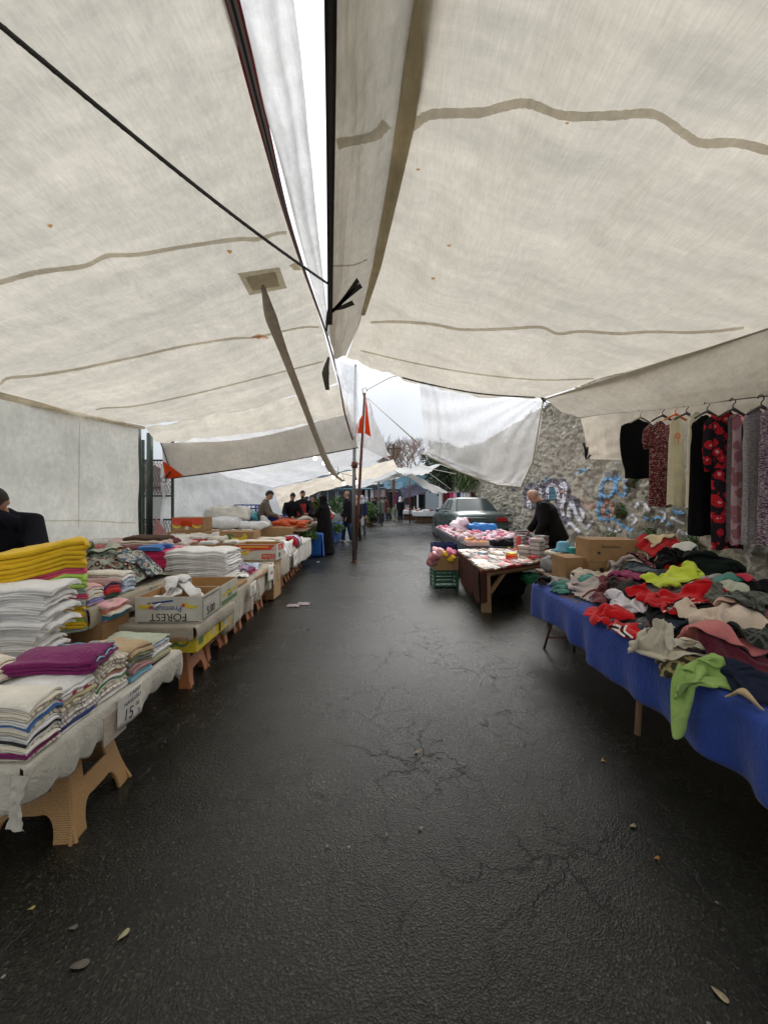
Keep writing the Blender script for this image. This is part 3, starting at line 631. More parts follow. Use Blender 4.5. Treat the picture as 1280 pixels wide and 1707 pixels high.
# flap hanging from the ridge to the black hem
hem = [V((.75, -7, 3.6)), V((.25, -2, 3.6)), P(552, -500, 1.1), P(553, 0, 1.62), P(553, 270, 2.45), P(549, 540, 4.6), P(556, 592, 5.7)]
rid2 = [p + V((.0, 0, .01)) for p in ridge]
FL2 = [[a, lerp(a, b, .5) + V((-.07, 0, -.05)), b] for a, b in zip(hem, rid2)]
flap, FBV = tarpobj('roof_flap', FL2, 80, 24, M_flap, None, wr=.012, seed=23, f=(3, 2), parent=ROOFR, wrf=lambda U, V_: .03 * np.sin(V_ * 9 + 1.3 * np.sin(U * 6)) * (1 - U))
seam(FBV, [(562, 240), (572, 237), (600, 232), (625, 225), (645, 205)], [20, 18, 16, 17, 20], flap, seed=8)
seam(FBV, [(556, 443), (590, 441), (612, 432)], [3, 3, 3], flap, seed=8)
# rolled dark fold along the ridge
mb = MB(); mb.tube([p + V((.02, 0, -.03)) for p in [V((1.6, -7, 4.2)), V((.86, -2, 4.2)), P(705, -60, 1.95), P(683, 130, 2.45), P(655, 290, 3.15), P(625, 440, 4.3), P(603, 520, 5.3)]], [.1, .1, .085, .075, .06, .05, .03], 10, ry=[.06] * 5 + [.04, .02]); mb.build('ridge_fold', M_patch, ROOFR, True)
strip3('black_hem', [p + V((0, 0, -.01)) for p in [V((.75, -7, 3.6)), V((.25, -2, 3.6)), P(551, -500, 1.2), P(551, 0, 1.6), P(551, 270, 2.43), P(550, 540, 4.6)]], [.055] * 6, [M_blackst, M_darkst, M_blackst], ROOFR)
for pts in ([(553, 520), (572, 500), (597, 466)], [(554, 518), (578, 495), (602, 475)], [(554, 516), (570, 512), (589, 504)]):
    q = [P(x, y, 4.15) for x, y in pts]; strip3('tie_strap', q, [.03, .05, .06], [M_blackst], ROOFR, 5, dirv=(.5, 0, -.8))
strip3('tie_strap', [P(550, 512, 4.5), P(546, 530, 4.5), P(544, 552, 4.5)], [.05, .04, .02], [M_blackst], ROOFR, 5)
o = strip3('fabric_tassel', [P(548, 596, 6), P(543, 622, 6), P(546, 650, 6)], [.03, .11, .06], [M_darkst], None, 6); tag(o, 'dark cloth tassel dangling where the two roofs meet', 'tassel'); o.modifiers.new('s', 'SOLIDIFY').thickness = .03
# grey plastic hanging at the junction
tarpobj('hanging_sheet', [[P(552, 560, 6.0), P(568, 600, 6.2), P(596, 612, 7.5)], [P(560, 612, 6.5), P(575, 640, 7), P(597, 655, 8)], [P(578, 668, 8.2), P(586, 690, 8.4), P(598, 705, 8.7)], [P(590, 742, 9.0), P(594, 742, 9.0), P(600, 740, 9.0)]], 30, 16, M_plast, 'crumpled grey plastic sheet hanging at the meeting point of the roofs', 'plastic sheet', .03, 31, (4, 3))
# right side valance and clothes line
rope = [P(965, 695, 6.4), P(1280, 660, 3.6), V((3.9, 1.2, 2.35)), V((4.1, -2, 2.4)), V((4.2, -7, 2.4))]
re2 = [P(905, 665, 6.0), P(1280, 545, 3.35), V((3.85, .8, 2.95)), V((4.2, -2, 2.9)), V((4.5, -7, 2.85))]
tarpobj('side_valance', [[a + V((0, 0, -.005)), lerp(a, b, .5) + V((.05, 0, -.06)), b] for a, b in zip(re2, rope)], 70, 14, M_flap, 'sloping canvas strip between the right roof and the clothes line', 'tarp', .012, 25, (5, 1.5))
tarpobj('side_curtain', [[P(966, 697, 6.42) + V((.03, 0, 0)), P(976, 736, 6.42), P(984, 765, 6.4)], [V((3.72, 5.75, 2.84)), V((3.74, 5.75, 2.4)), P(1046, 768, 5.9)], [V((4.05, 3.9, 2.62)), V((4.08, 3.9, 2.2)), V((4.05, 3.9, 1.80))], [V((4.15, 1.2, 2.45)), V((4.15, 1.2, 2.0)), V((4.15, 1.2, 1.6))], [V((4.3, -7, 2.33)), V((4.3, -7, 2.0)), V((4.3, -7, 1.0))]], 80, 14, M_tan, 'beige curtain hanging behind the dresses with a black tie at its corner', 'tarp', .015, 27, (6, 2))
sc_ = bpy.data.objects['side_curtain']
for a, b_ in (((973, 738), (976, 764)), ((979, 745), (976, 764)), ((984, 758), (976, 766))): strip3('tie_strap', [P(a[0], a[1], 6.3), P((a[0] + b_[0]) / 2 + 1, (a[1] + b_[1]) / 2, 6.3), P(*b_, 6.3)], [.04, .035, .03], [M_blackst], sc_, 4)
mb = MB(); mb.tube([p + V((0, 0, .0)) for p in rope], .006, 6); tag(mb.build('clothes_line', M_darkst, smooth=True), 'thin dark line the dresses hang from', 'line')
mb = MB(); mb.tube([P(905, 667, 6.0), P(935, 687, 6.3), P(967, 696, 6.4)], .008, 6); tag(mb.build('cord', M_lrope, smooth=True), 'pale cord tying the right roof corner to the curtain', 'cord')
mb = MB(); mb.tube([p + V((0, 0, -.012)) for p in [P(905, 665, 6.0), P(1050, 619, 4.75), P(1280, 545, 3.35), V((3.65, 2, 2.97)), V((4.2, -2, 2.9))]], .013, 6); mb.build('edge_rope', M_lrope, ROOFR, True)
tri('corner_ring', P(900, 662, 5.98), P(913, 664, 5.98), P(906, 672, 5.98), M_darkst, ROOFR)
# plastic sheet hanging from the far edge
def prad(U, V_):
    a = np.arctan2(U + .12, 1.06 - V_); return .022 * np.sin(a * 30) * np.clip(1.2 - U, 0, 1) + .025 * np.exp(-((V_ - .12) / .08) ** 2) * np.sin(V_ * 70)
tarpobj('plastic_sheet', [[P(699, 636, 6.22), P(760, 652, 6.2), P(830, 662, 6.12), P(906, 668, 6.02)], [P(704, 690, 6.2), P(770, 715, 6.3), P(830, 725, 6.25), P(900, 718, 6.0)], [P(708, 742, 6.2), P(770, 770, 6.25), P(835, 793, 6.15), P(888, 770, 6.0)], [P(706, 757, 6.2), P(765, 786, 6.25), P(830, 809, 6.15), P(868, 812, 6.05)]], 50, 70, M_plast, 'translucent white plastic sheet hanging in front of the stone wall', 'plastic sheet', .012, 29, (2, 3), prad)
mb = MB(); mb.tube([P(706, 757, 6.19), P(765, 786, 6.24), P(830, 809, 6.14), P(868, 812, 6.04), P(888, 770, 5.99), P(905, 670, 6.01)], .012, 6); mb.build('hem_cord', M_lrope, bpy.data.objects['plastic_sheet'], True)

# poles
def pole(name, label, pts, r, mat, cat='pole', group=None, n=10):
    mb = MB(); mb.tube(pts, r, n); o = mb.build(name, mat, smooth=True); tag(o, label, cat, group); return o
pm = empty('tent_pole', (P(590, 937, 9.14)), 0, 'tall grey steel pole standing at the left edge of the walkway', 'pole')
o0 = P(590, 937, 9.14)
mb = MB(); mb.tube([V((0, 0, 0)), P(590, 800, 9.14) - o0, P(593, 608, 9.14) - o0], [.045, .043, .032], 12); mb.build('shaft', M_metal, pm, True)
mb = MB(); mb.tube([P(591, 780, 9.1) - o0, P(591, 770, 9.1) - o0], .07, 10); mb.tube([P(584, 776, 9.05) - o0, P(603, 772, 9.05) - o0], .012, 6); mb.build('clamp', M_rust, pm, True)
mb = MB(); mb.tube([V((0, 0, 0)), V((0, 0, .02))], .08, 12); mb.build('foot', M_rust, pm)
pole('tent_pole', 'rust-red pole leaning beside the tall grey pole', [P(592, 934, 9.2), P(597, 850, 9.2), P(602, 760, 9.25), P(608, 655, 9.3)], [.036, .036, .034, .03], M_rust)
mb = MB(); mb.tube([P(606, 660, 9.3), P(604, 648, 9.3), P(610, 646, 9.3), P(612, 652, 9.3)], .012, 6); tag(mb.build('pole_hook', M_metal, smooth=True), 'bent steel hook on top of the rust-red pole', 'hook')
mb = MB(); mb.tube([P(611, 650, 9.3), P(650, 629, 7.6), P(700, 618, 6.2)], .008, 6); tag(mb.build('cord', M_lrope, smooth=True), 'pale cord from the rust-red pole up to the right roof', 'cord')
pole('side_post', 'dark green post at the left edge of the fence gap', [P(231, 902, 7.25), P(231, 712, 7.25)], .045, M_green, 'post')
pole('side_post', 'dark green post at the right edge of the fence gap', [P(249, 905, 7.9), P(250, 722, 7.9)], .06, M_green, 'post')
# orange and white pennant tarps round the red pole
tarpobj('tent_corner', [[P(609, 662, 9.3), P(612, 662, 9.3)], [P(606, 712, 9.6), P(632, 715, 10.5)], [P(602, 745, 10), P(652, 768, 12)]], 20, 10, M_white, 'white tent corner tapering up to the rust-red pole', 'tarp', .03, 51, (2, 2))
tc_ = bpy.data.objects['tent_corner']
tri('corner_patch', P(605, 690, 9.15), P(586, 723, 9.0), P(604, 722, 9.15), M_orange, tc_); tri('corner_patch', P(610, 664, 9.25), P(618, 728, 9.3), P(608, 722, 9.25), M_orange, tc_); tri('corner_patch', P(634, 758, 11.5), P(653, 762, 11.9), P(640, 764, 11.6), M_maroon, tc_)

# ---- fence seen through the gap on the left
fr = empty('lattice_gate', (-4.9, 8.1, 0), 0, 'metal lattice gate seen through the gap in the left tent', 'gate')
mb = MB()
for z in (.1, 1.05, 1.55, 2.3): mb.box(-.9, -.02, z, .45, .02, z + .035)
for x in (-.9, -.2, .42): mb.box(x, -.025, 0, x + .04, .025, 2.75)
mb.build('gate_frame', M_green, fr)
mb = MB()
for i in range(22):
    for s in (1, -1):
        for z0, z1 in ((.13, 1.05), (1.6, 2.3)):
            x = -.9 + i * .062; h = z1 - z0; pts = [(x + .03 * math.sin(k * 1.2 + s), .012 * s, z0 + h * k / 16) for k in range(17)]
            mb.tube(pts, .005, 4)
mb.build('lattice', M_rust, fr)
for k, (x, w, c) in enumerate([(-9.5, 5, (.35, .33, .3)), (-14, 5, (.42, .36, .3))]):
    b0 = empty('house', (x - 4, 22 + k * 6, -1.2), 0, ['grey rendered house outside, glimpsed through the lattice gate', 'pale pink house outside behind the lattice gate'][k], 'house')
    mb = MB(); mb.box(-w / 2, 0, 0, w / 2, 5, 3.4); mb.build('wall', simple('render', c, .9), b0)
    mb = MB(); mb.prism([(-w / 2 - .2, 3.4), (w / 2 + .2, 3.4), (0, 4.9)], 5.4, Matrix.Translation((0, 5.2, 0)) @ Matrix.Rotation(R(90), 4, 'X')); mb.build('roof', simple('roof_tile', (.22, .19, .17), .9), b0)
    for s in (-1.2, 1.2): mb = MB(); mb.box(s - .4, -.04, 1.2, s + .4, .0 - .003, 2.3); mb.build('window', simple('dark_glass', (.02, .025, .03), .1), b0)
# pinkish plastic tied at the right post
tri('pink_sheet', P(259, 862, 7.75), P(254, 905, 7.7), P(289, 903, 7.75), tarp('pink_film', (.75, .42, .38), .5), None, .01); tag(bpy.data.objects['pink_sheet'], 'faded pink plastic sheet tied to the green post', 'plastic sheet')

# ---- far building
def far_building():
    b = empty('shop_building', (-.3, 33.5, 0), 0, 'low grey shop building with dark windows closing the far end of the street', 'building')
    mw = simple('pale_render', (.30, .33, .35), .8); md = simple('window_glass', (.03, .035, .04), .15); mf = simple('white_frame', (.7, .7, .7), .5); mbl = simple('light_blue_fascia', (.28, .47, .58), .6)
    mb = MB(); mb.box(-8, 0, 0, 8, 6, 4.0); mb.build('wall', mw, b)
    mb = MB(); mb.box(-8.2, -.25, 3.72, 8.2, 6.2, 3.95 + .1); mb.build('roof', simple('teal_roof', (.17, .30, .36), .7), b)
    mb = MB(); mb.box(-7, -.9, 2.35, 1.9, -.02, 2.95); mb.build('awning', mbl, b)
    mb = MB(); mb.box(1.3, -.06, 2.35, 4.2, -.01, 3.6); mb.build('sign_board', simple('blue_grey_board', (.16, .32, .38), .6), b)
    for i, x in enumerate((-6.2, -4.6, -3.0, -1.4, .2, 2.0)):
        mb = MB(); mb.box(x - .72, -.05, .95, x + .72, -.015, 2.3); w = mb.build('window', mf, b)
        mb = MB(); mb.box(x - .66, -.07, 1.0, x - .03, -.052, 2.25); mb.box(x + .03, -.07, 1.0, x + .66, -.052, 2.25); mb.build('pane', md, w)
    mb = MB(); mb.box(3.0, -.05, 0, 3.9, -.015, 2.1); mb.build('door', md, b)
far_building()
mb = MB(); mb.tube([(0.75, 30, 0), (.75, 30, 5.8)], .12, 8); mb.box(.2, 29.95, 5.4, 1.3, 30.05, 5.5); tag(mb.build('utility_pole', M_dwood), 'dark utility pole with a cross bar above the far stalls', 'pole')
# ================================================================ STALL FURNITURE
ORD = ['topmost', 'second', 'third', 'fourth', 'fifth', 'sixth', 'seventh', 'eighth', 'ninth', 'tenth', 'eleventh', 'twelfth', 'thirteenth', 'fourteenth', 'fifteenth', 'sixteenth', 'seventeenth', 'eighteenth']
def curve_plate(outer, holes, th):
    cu = bpy.data.curves.new('c', 'CURVE'); cu.dimensions = '2D'; cu.fill_mode = 'BOTH'; cu.extrude = th / 2; cu.bevel_depth = .004; cu.bevel_resolution = 1
    for poly in [outer] + holes:
        sp = cu.splines.new('POLY'); sp.points.add(len(poly) - 1); sp.use_cyclic_u = True
        for p, q in zip(sp.points, poly): p.co = (q[0], q[1], 0, 1)
    o = bpy.data.objects.new('c', cu); COL.objects.link(o); dg = bpy.context.evaluated_depsgraph_get(); dg.update()
    me = bpy.data.meshes.new_from_object(o.evaluated_get(dg)); bpy.data.objects.remove(o); bpy.data.curves.remove(cu); return me
def stool_mat(c, key):
    m, nt, b = newmat(key); L = nt.links.new; t = N(nt, 'ShaderNodeTexCoord'); mp = N(nt, 'ShaderNodeMapping'); mp.inputs['Scale'].default_value = (1, 1, 1); L(t.outputs['Object'], mp.inputs[0])
    w = N(nt, 'ShaderNodeTexWave', Scale=36.0, Distortion=4.5); w.bands_direction = 'Y'; w.inputs['Detail'].default_value = 2; w.inputs['Detail Scale'].default_value = 3.0; L(mp.outputs[0], w.inputs['Vector'])
    r = ramp(nt, [(.1, [x * .72 for x in c]), (.7, c)]); L(w.outputs['Fac'], r.inputs[0]); L(r.outputs[0], b.inputs['Base Color']); b.inputs['Roughness'].default_value = .42
    bp = N(nt, 'ShaderNodeBump', Strength=.55, Distance=.003); L(w.outputs['Fac'], bp.inputs['Height']); L(bp.outputs[0], b.inputs['Normal']); return m
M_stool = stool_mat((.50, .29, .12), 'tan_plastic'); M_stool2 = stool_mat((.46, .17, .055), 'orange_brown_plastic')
def side_poly():
    out = [(-.125, .43), (.125, .43)]
    for t in np.linspace(0, 1, 8): out.append((.125 + .055 * t + .035 * t ** 4, .43 - .43 * t))
    out += [(.125, 0)]
    for t in np.linspace(0, 1, 7): a = t * math.pi / 2; out.append((.125 - .06 * (1 - math.cos(a)), .118 * math.sin(a)))
    out += [(.04, .115)]
    half = out[1:]
    return [(x, y) for x, y in half] + [(-x, y) for x, y in reversed(half)]
def stool_proto():
    s = empty('plastic_stool', (0, 0, 0), 0)
    plate = curve_plate(side_poly(), [[(-.062, .37), (.062, .37), (.085, .20), (-.085, .20)][::-1]], .008)
    plate.materials.append(M_stool); plate.polygons.foreach_set('use_smooth', [False] * len(plate.polygons))
    for k in range(4):
        o = bpy.data.objects.new('side_panel', plate); COL.objects.link(o); o.parent = s
        tilt = R(12); o.matrix_local = Matrix.Rotation(k * R(90), 4, 'Z') @ Matrix.Translation((0, -.20, 0)) @ Matrix.Rotation(R(90) - tilt, 4, 'X')
    mb = MB(); mb.box(-.135, -.135, .415, .135, .135, .432); mb.build('seat', M_stool, s, bevel=.012)
    return s
STOOL0 = stool_proto(); used = [False]
def stool(x, y, z, label, mat=None, rz=0, grp='plastic stools holding up the left tables'):
    s = STOOL0 if not used[0] else copy_tree(STOOL0); used[0] = True
    s.location = (x, y, z); s.rotation_euler = (0, 0, rz); tag(s, label, 'stool', grp)
    if mat:
        for c in s.children:
            c.data = c.data.copy(); c.data.materials[0] = mat
    return s
stool(-1.57, 1.86, 0, 'light tan wicker-look plastic stool at the near corner of the white-clothed table', rz=R(4))
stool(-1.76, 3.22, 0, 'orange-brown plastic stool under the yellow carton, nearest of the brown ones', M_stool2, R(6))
BR = bpy.data.objects[-1] if False else None
descs = ['just past the yellow carton', 'under the start of the long beige cloth', 'under the first price sheet of the beige cloth', 'under the middle of the beige cloth', 'where the beige cloth ends before the red carton', 'below the red banana carton', 'a step past the red banana carton', 'under the cream stacks past the red carton', 'under the hanging white cloths', 'last but one before the blue stall', 'last before the blue stall']
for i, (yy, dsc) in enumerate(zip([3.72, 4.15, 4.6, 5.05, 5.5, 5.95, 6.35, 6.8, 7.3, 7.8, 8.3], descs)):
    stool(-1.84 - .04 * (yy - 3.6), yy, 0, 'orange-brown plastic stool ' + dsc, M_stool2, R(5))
stool(-2.05, 2.0, 0, 'tan plastic stool in the shade behind the near corner stool', rz=R(-3))

def table_cloth(name, label, xf, xb, y0, y1, zt, dropf, mat, parent=None, cat='tablecloth', seed=0, sc=0.0, wavea=.015, ends=(.3, 0), ny=None, slope=0):
    """cloth over a table: top, a wavy drop along xf, and drops at the ends; dropf(y) = hem height below the top"""
    ny = ny or int(abs(y1 - y0) / .02); ys = np.linspace(y0, y1, ny); sg = 1 if xf > xb else -1
    v = []; nprof = 12 + 14
    for y in ys:
        xo = xf + slope * (y - y0)
        for k in range(12):
            t = k / 11; v.append((xb + (xo - xb) * t, y, zt + .004 * math.sin(y * 9 + t * 5)))
        dr = dropf(y) + (sc * abs(math.sin(y * 24 + .7 * math.sin(y * 7))) if sc else 0)
        w = float(sn(np.array(y), np.array(0.0), seed, 2.2)); w2 = float(sn(np.array(y), np.array(0.3), seed + 1, 6))
        for k in range(14):
            t = (k + 1) / 14; v.append((xo + sg * (.012 + wavea * t * (w + .5 * w2) + .01 * math.sin(t * 3)), y, zt - dr * t))
    f = grid_faces(ny, nprof)
    for (ye, e) in ((y0, ends[0]), (y1, ends[1])):
        if e > 0:
            b = len(v); nx = 24; s = -1 if ye == y0 else 1; xo = xf + slope * (ye - y0)
            for i in range(nx):
                t = i / (nx - 1); x = xo + (xb - xo) * t; w = float(sn(np.array(x), np.array(.5), seed + 3, 2.5))
                for k in range(8): q = k / 7; v.append((x, ye + s * (.002 + wavea * q * w), zt - e * q * (1 + (.3 * sc / .03 * abs(math.sin(x * 22)) if sc else 0))))
            f += [tuple(b + q for q in g) for g in grid_faces(nx, 8)]
    o = mk(name, v, f, mat, parent); s = o.modifiers.new('s', 'SOLIDIFY'); s.thickness = .003
    tag(o, label, cat); return o
M_cl1 = fabric((.50, .48, .42)); M_cl2 = fabric((.36, .32, .26)); M_clB = fabric((.33, .29, .22)); M_blue = fabric((.026, .062, .31)); M_dk = fabric((.07, .075, .08)); M_brn = fabric((.06, .026, .02)); M_vblue = fabric((.015, .09, .33))

def board_table(name, label, x0, x1, y0, y1, zt, mat=M_wood, legs=None, lr=.02, leg_mat=None):
    r = empty(name, (x0, y0, 0), 0, label, 'table'); mb = MB(); mb.box(0, 0, zt - .03, x1 - x0, y1 - y0, zt - .006); mb.build('tabletop', mat, r)
    for lx, ly, fx, fy in (legs or []):
        mb = MB(); mb.tube([(lx - x0, ly - y0, zt - .03), (fx - x0, fy - y0, 0)], lr, 6); mb.build('leg', leg_mat or mat, r)
    return r
# near left table
board_table('board_table', 'board under the towels resting on plastic stools', -2.35, -1.42, 1.5, 2.62, .475)
table_cloth('tablecloth', 'off-white cloth with scalloped hem under the folded hand towels', -1.375, -2.4, 1.45, 2.58, .485, lambda y: .13 + .02 * math.sin(y * 5), M_cl1, seed=2, sc=.03, ends=(.16, .16))
tarpobj('cloth_tail', [[(-1.40, 1.442, .46), (-1.33, 1.44, .46)], [(-1.395, 1.435, .37), (-1.355, 1.433, .36)], [(-1.41, 1.43, .27), (-1.335, 1.428, .26)]], 14, 8, M_cl1, 'torn white tail of cloth hanging from the near table corner', 'cloth', .006, 61, (2, 2))
# back-left raised table
board_table('board_table', 'raised back board carrying the patterned heap and pink towels', -3.4, -2.06, 2.64, 5.0, .735, legs=[(-2.2, 2.75, -2.2, 2.75), (-2.2, 4.8, -2.2, 4.8), (-3.2, 2.8, -3.2, 2.8), (-3.2, 4.8, -3.2, 4.8)])
table_cloth('tablecloth', 'beige-brown cloth on the raised back table', -2.03, -3.45, 2.62, 5.02, .745, lambda y: .15 + .015 * math.sin(y * 4), M_clB, seed=4, ends=(.14, .1))
# row of tables along the walkway
board_table('board_table', 'board under the open cartons, resting on orange-brown stools', -2.3, -1.46, 2.85, 3.62, .475)
table_cloth('tablecloth', 'brownish cloth wrapped round the board below the fruit carton', -1.42, -2.3, 2.86, 3.6, .545, lambda y: .10, M_cl2, seed=6, ends=(.1, .05), wavea=.004)
board_table('board_table', 'long board under the beige cloth with price sheets', -2.6, -1.55, 3.66, 5.5, .555)
table_cloth('tablecloth', 'long beige cloth with price sheets hanging to stool height', -1.50, -2.7, 3.64, 5.52, .575, lambda y: .35 - .03 * (y - 3.6) / 1.9 + .015 * math.sin(y * 6), M_cl2, seed=8, ends=(.33, .33), wavea=.02, slope=-.07, sc=.012)
board_table('board_table', 'long board under the red carton and cream stacks', -2.9, -1.7, 5.58, 8.9, .555)
table_cloth('tablecloth', 'beige cloth beneath the red banana carton and cream stacks', -1.63, -3.0, 5.56, 7.3, .575, lambda y: .32 + .02 * math.sin(y * 8), M_cl2, seed=9, ends=(.3, .1), wavea=.025, slope=-.03)
table_cloth('tablecloth', 'pale cloth with stripes at the far end of the linen tables', -1.72, -3.0, 7.34, 8.95, .60, lambda y: .40 + .02 * math.sin(y * 7), M_cl1, seed=10, ends=(.3, .45), wavea=.02)
board_table('board_table', 'wide rear board behind the red carton loaded with bedding', -4.2, -2.9, 5.3, 9.0, .60, legs=[(-3, 5.4, -3, 5.4), (-3, 8.8, -3, 8.8), (-4.1, 5.4, -4.1, 5.4), (-4.1, 8.8, -4.1, 8.8)])
table_cloth('tablecloth', 'whitish cloth covering the rear bedding board', -2.86, -4.25, 5.25, 9.02, .62, lambda y: .2, M_cl2, seed=12, ends=(.25, .1))

# price sheets
def text_mesh(s, size, mat, parent, Mx, th=.001, name='lettering', sx=1):
    cu = bpy.data.curves.new('t', 'FONT'); cu.body = s; cu.size = size; cu.extrude = th; cu.align_x = 'CENTER'; cu.align_y = 'CENTER'
    o = bpy.data.objects.new('t', cu); COL.objects.link(o); dg = bpy.context.evaluated_depsgraph_get(); dg.update()
    me = bpy.data.meshes.new_from_object(o.evaluated_get(dg)); bpy.data.objects.remove(o); bpy.data.curves.remove(cu)
    me.materials.clear(); me.materials.append(mat)
    t = bpy.data.objects.new(name, me); COL.objects.link(t); t.parent = parent; t.matrix_local = Mx @ Matrix.Diagonal((sx, 1, 1, 1)); return t
def sheet(label, x, y, z, w, h, lines, tilt=0, yaw=90, slope=0):
    """paper facing +X; lines: (text, size, u, v, rot)"""
    r = empty('price_sheet', (x, y, z), 0, label, 'sign'); Mx = Matrix.Rotation(R(yaw), 4, 'Z') @ Matrix.Rotation(R(90 - slope), 4, 'X') @ Matrix.Rotation(R(tilt), 4, 'Z')
    v, f = surf([[V((-w / 2, h / 2, 0)), V((0, h / 2, .004)), V((w / 2, h / 2, 0))], [V((-w / 2, -h / 2, 0)), V((0, -h / 2, .012)), V((w / 2, -h / 2, .004))]], 8, 10)
    o = mk('paper', [Mx @ V(p) for p in v], f, M_paper, r); o.modifiers.new('s', 'SOLIDIFY').thickness = .001
    for s, sz, u, vv, rt in lines: text_mesh(s, sz, M_ink, r, Mx @ Matrix.Translation((u, vv, .014)) @ Matrix.Rotation(R(rt), 4, 'Z'), .0004)
    return r
c = P(228, 1178, 2.02)
sheet('white handwritten price sheet reading 15 hung from the near towel table', -1.335, 2.02, c.z + .012, .19, .165, [('2 ADET', .028, .02, .062, 3), ('HAVLUSU', .030, .0, .026, 3), ('15', .082, -.03, -.035, -6), ('00', .028, .04, -.012, 0), ('TL', .028, .055, -.052, 0)], tilt=-2)
mb = MB(); mb.box(-.003, -.08, -.07, .003, .08, .07); o = mb.build('torn_sheet', fabric((.42, .36, .3)), loc=(-1.352, 1.93, .37)); tag(o, 'brownish torn sheet hanging behind the near price sheet', 'sign')
sheet('small white price sheet pinned near the start of the long beige cloth', -1.475, 4.32, .49, .2, .15, [('2 li', .05, -.03, .02, 0), ('10 TL', .05, .0, -.035, 0)], tilt=4)
sheet('tall white price sheet pinned near the end of the long beige cloth', -1.55, 5.25, .49, .24, .22, [('5 00', .07, 0, .0, 0)], tilt=-3)
sheet('white price sheet hanging below the red banana carton', -1.60, 6.9, .42, .22, .26, [('10', .08, 0, .02, 0)], tilt=3)
sheet('white price sheet near the red and navy rolls', -1.62, 7.12, .43, .2, .26, [('5', .09, 0, .02, 0)], tilt=-2)

# ---- towels
def towel_data(w, d, layers, t, seed, mat, soft=1.0, droop=0, n=13, ws=None, gain=1.0, zb=None):
    """folded cloth; folds face +x, x from -d to 0, y from 0 to w, z up"""
    rs = np.random.RandomState(seed); path = []; r = t / 2
    for l in range(layers):
        z = t / 2 + l * t; a, b = (-d * rs.uniform(.97, 1.0), -r) if l % 2 == 0 else (-r, -d + r)
        if l % 2 == (layers % 2): pass
        for k in range(7): path.append((a + (b - a) * k / 6, z))
        if l < layers - 1:
            s = 1 if l % 2 == 0 else -1
            for k in range(1, 6): an = -math.pi / 2 + math.pi * k / 6; path.append((b + s * r * math.cos(an) * 1.0, z + r + r * math.sin(an)))
    if layers % 2: pass
    path = np.array(path)
    if layers % 2: path[:, 0] = path[:, 0]
    tg = np.gradient(path, axis=0); tg /= np.linalg.norm(tg, axis=1)[:, None] + 1e-9; nr = np.stack([-tg[:, 1], tg[:, 0]], 1)
    h = t * .43; v = []; m = len(path); ys = np.linspace(0, w, n)
    for iy, y in enumerate(ys):
        e = 1 - .12 * (abs(2 * y / w - 1) ** 6)
        for sd in (-1, 1):
            q = path + nr * h * sd * e
            wz = .32 * t * soft * (1.25 * sn(q[:, 0], np.full(m, y), seed, 3.2) + .35 * sn(q[:, 0], np.full(m, y), seed + 4, 9)) ; wx = .35 * t * soft * sn(np.full(m, y), q[:, 1] * 8, seed + 1, 4)
            dz = -droop * np.clip((q[:, 0] + d * .35) / (d * .35), 0, 1) ** 2
            A = min(.006, .02 * w + .002) * soft; sx_ = A * sn(q[:, 0], np.full(m, y), ws or seed, 4.5) + .4 * A * sn(q[:, 0], np.full(m, y), (ws or seed) + 3, 11)
            sx_ = sx_ - .011 * np.clip((q[:, 0] + .05) / .05, 0, 1) ** 2 - .010 * abs(2 * y / w - 1) ** 5
            lift = min(1.0, (zb / .05 if zb is not None else 0.0)) if False else 1.0
            for k in range(m): v.append((q[k, 0] + wx[k], y + .12 * t * math.sin(k * 1.3 + seed) , q[k, 1] + .35 * wz[k] + dz[k] + sx_[k] * gain))
    f = []; S = 2 * m
    for i in range(n - 1):
        for k in range(m - 1):
            a = i * S + k; f.append((a, a + 1, a + S + 1, a + S)); a += m; f.append((a, a + S, a + S + 1, a + 1))
        for k in (0, m - 1): a = i * S + k; f.append((a, a + S, a + S + m, a + m) if k == 0 else (a, a + m, a + S + m, a + S))
    for i in (0, n - 1):
        for k in range(m - 1):
            a = i * S + k; q = (a, a + m, a + m + 1, a + 1); f.append(q if i == 0 else q[::-1])
    return v, f
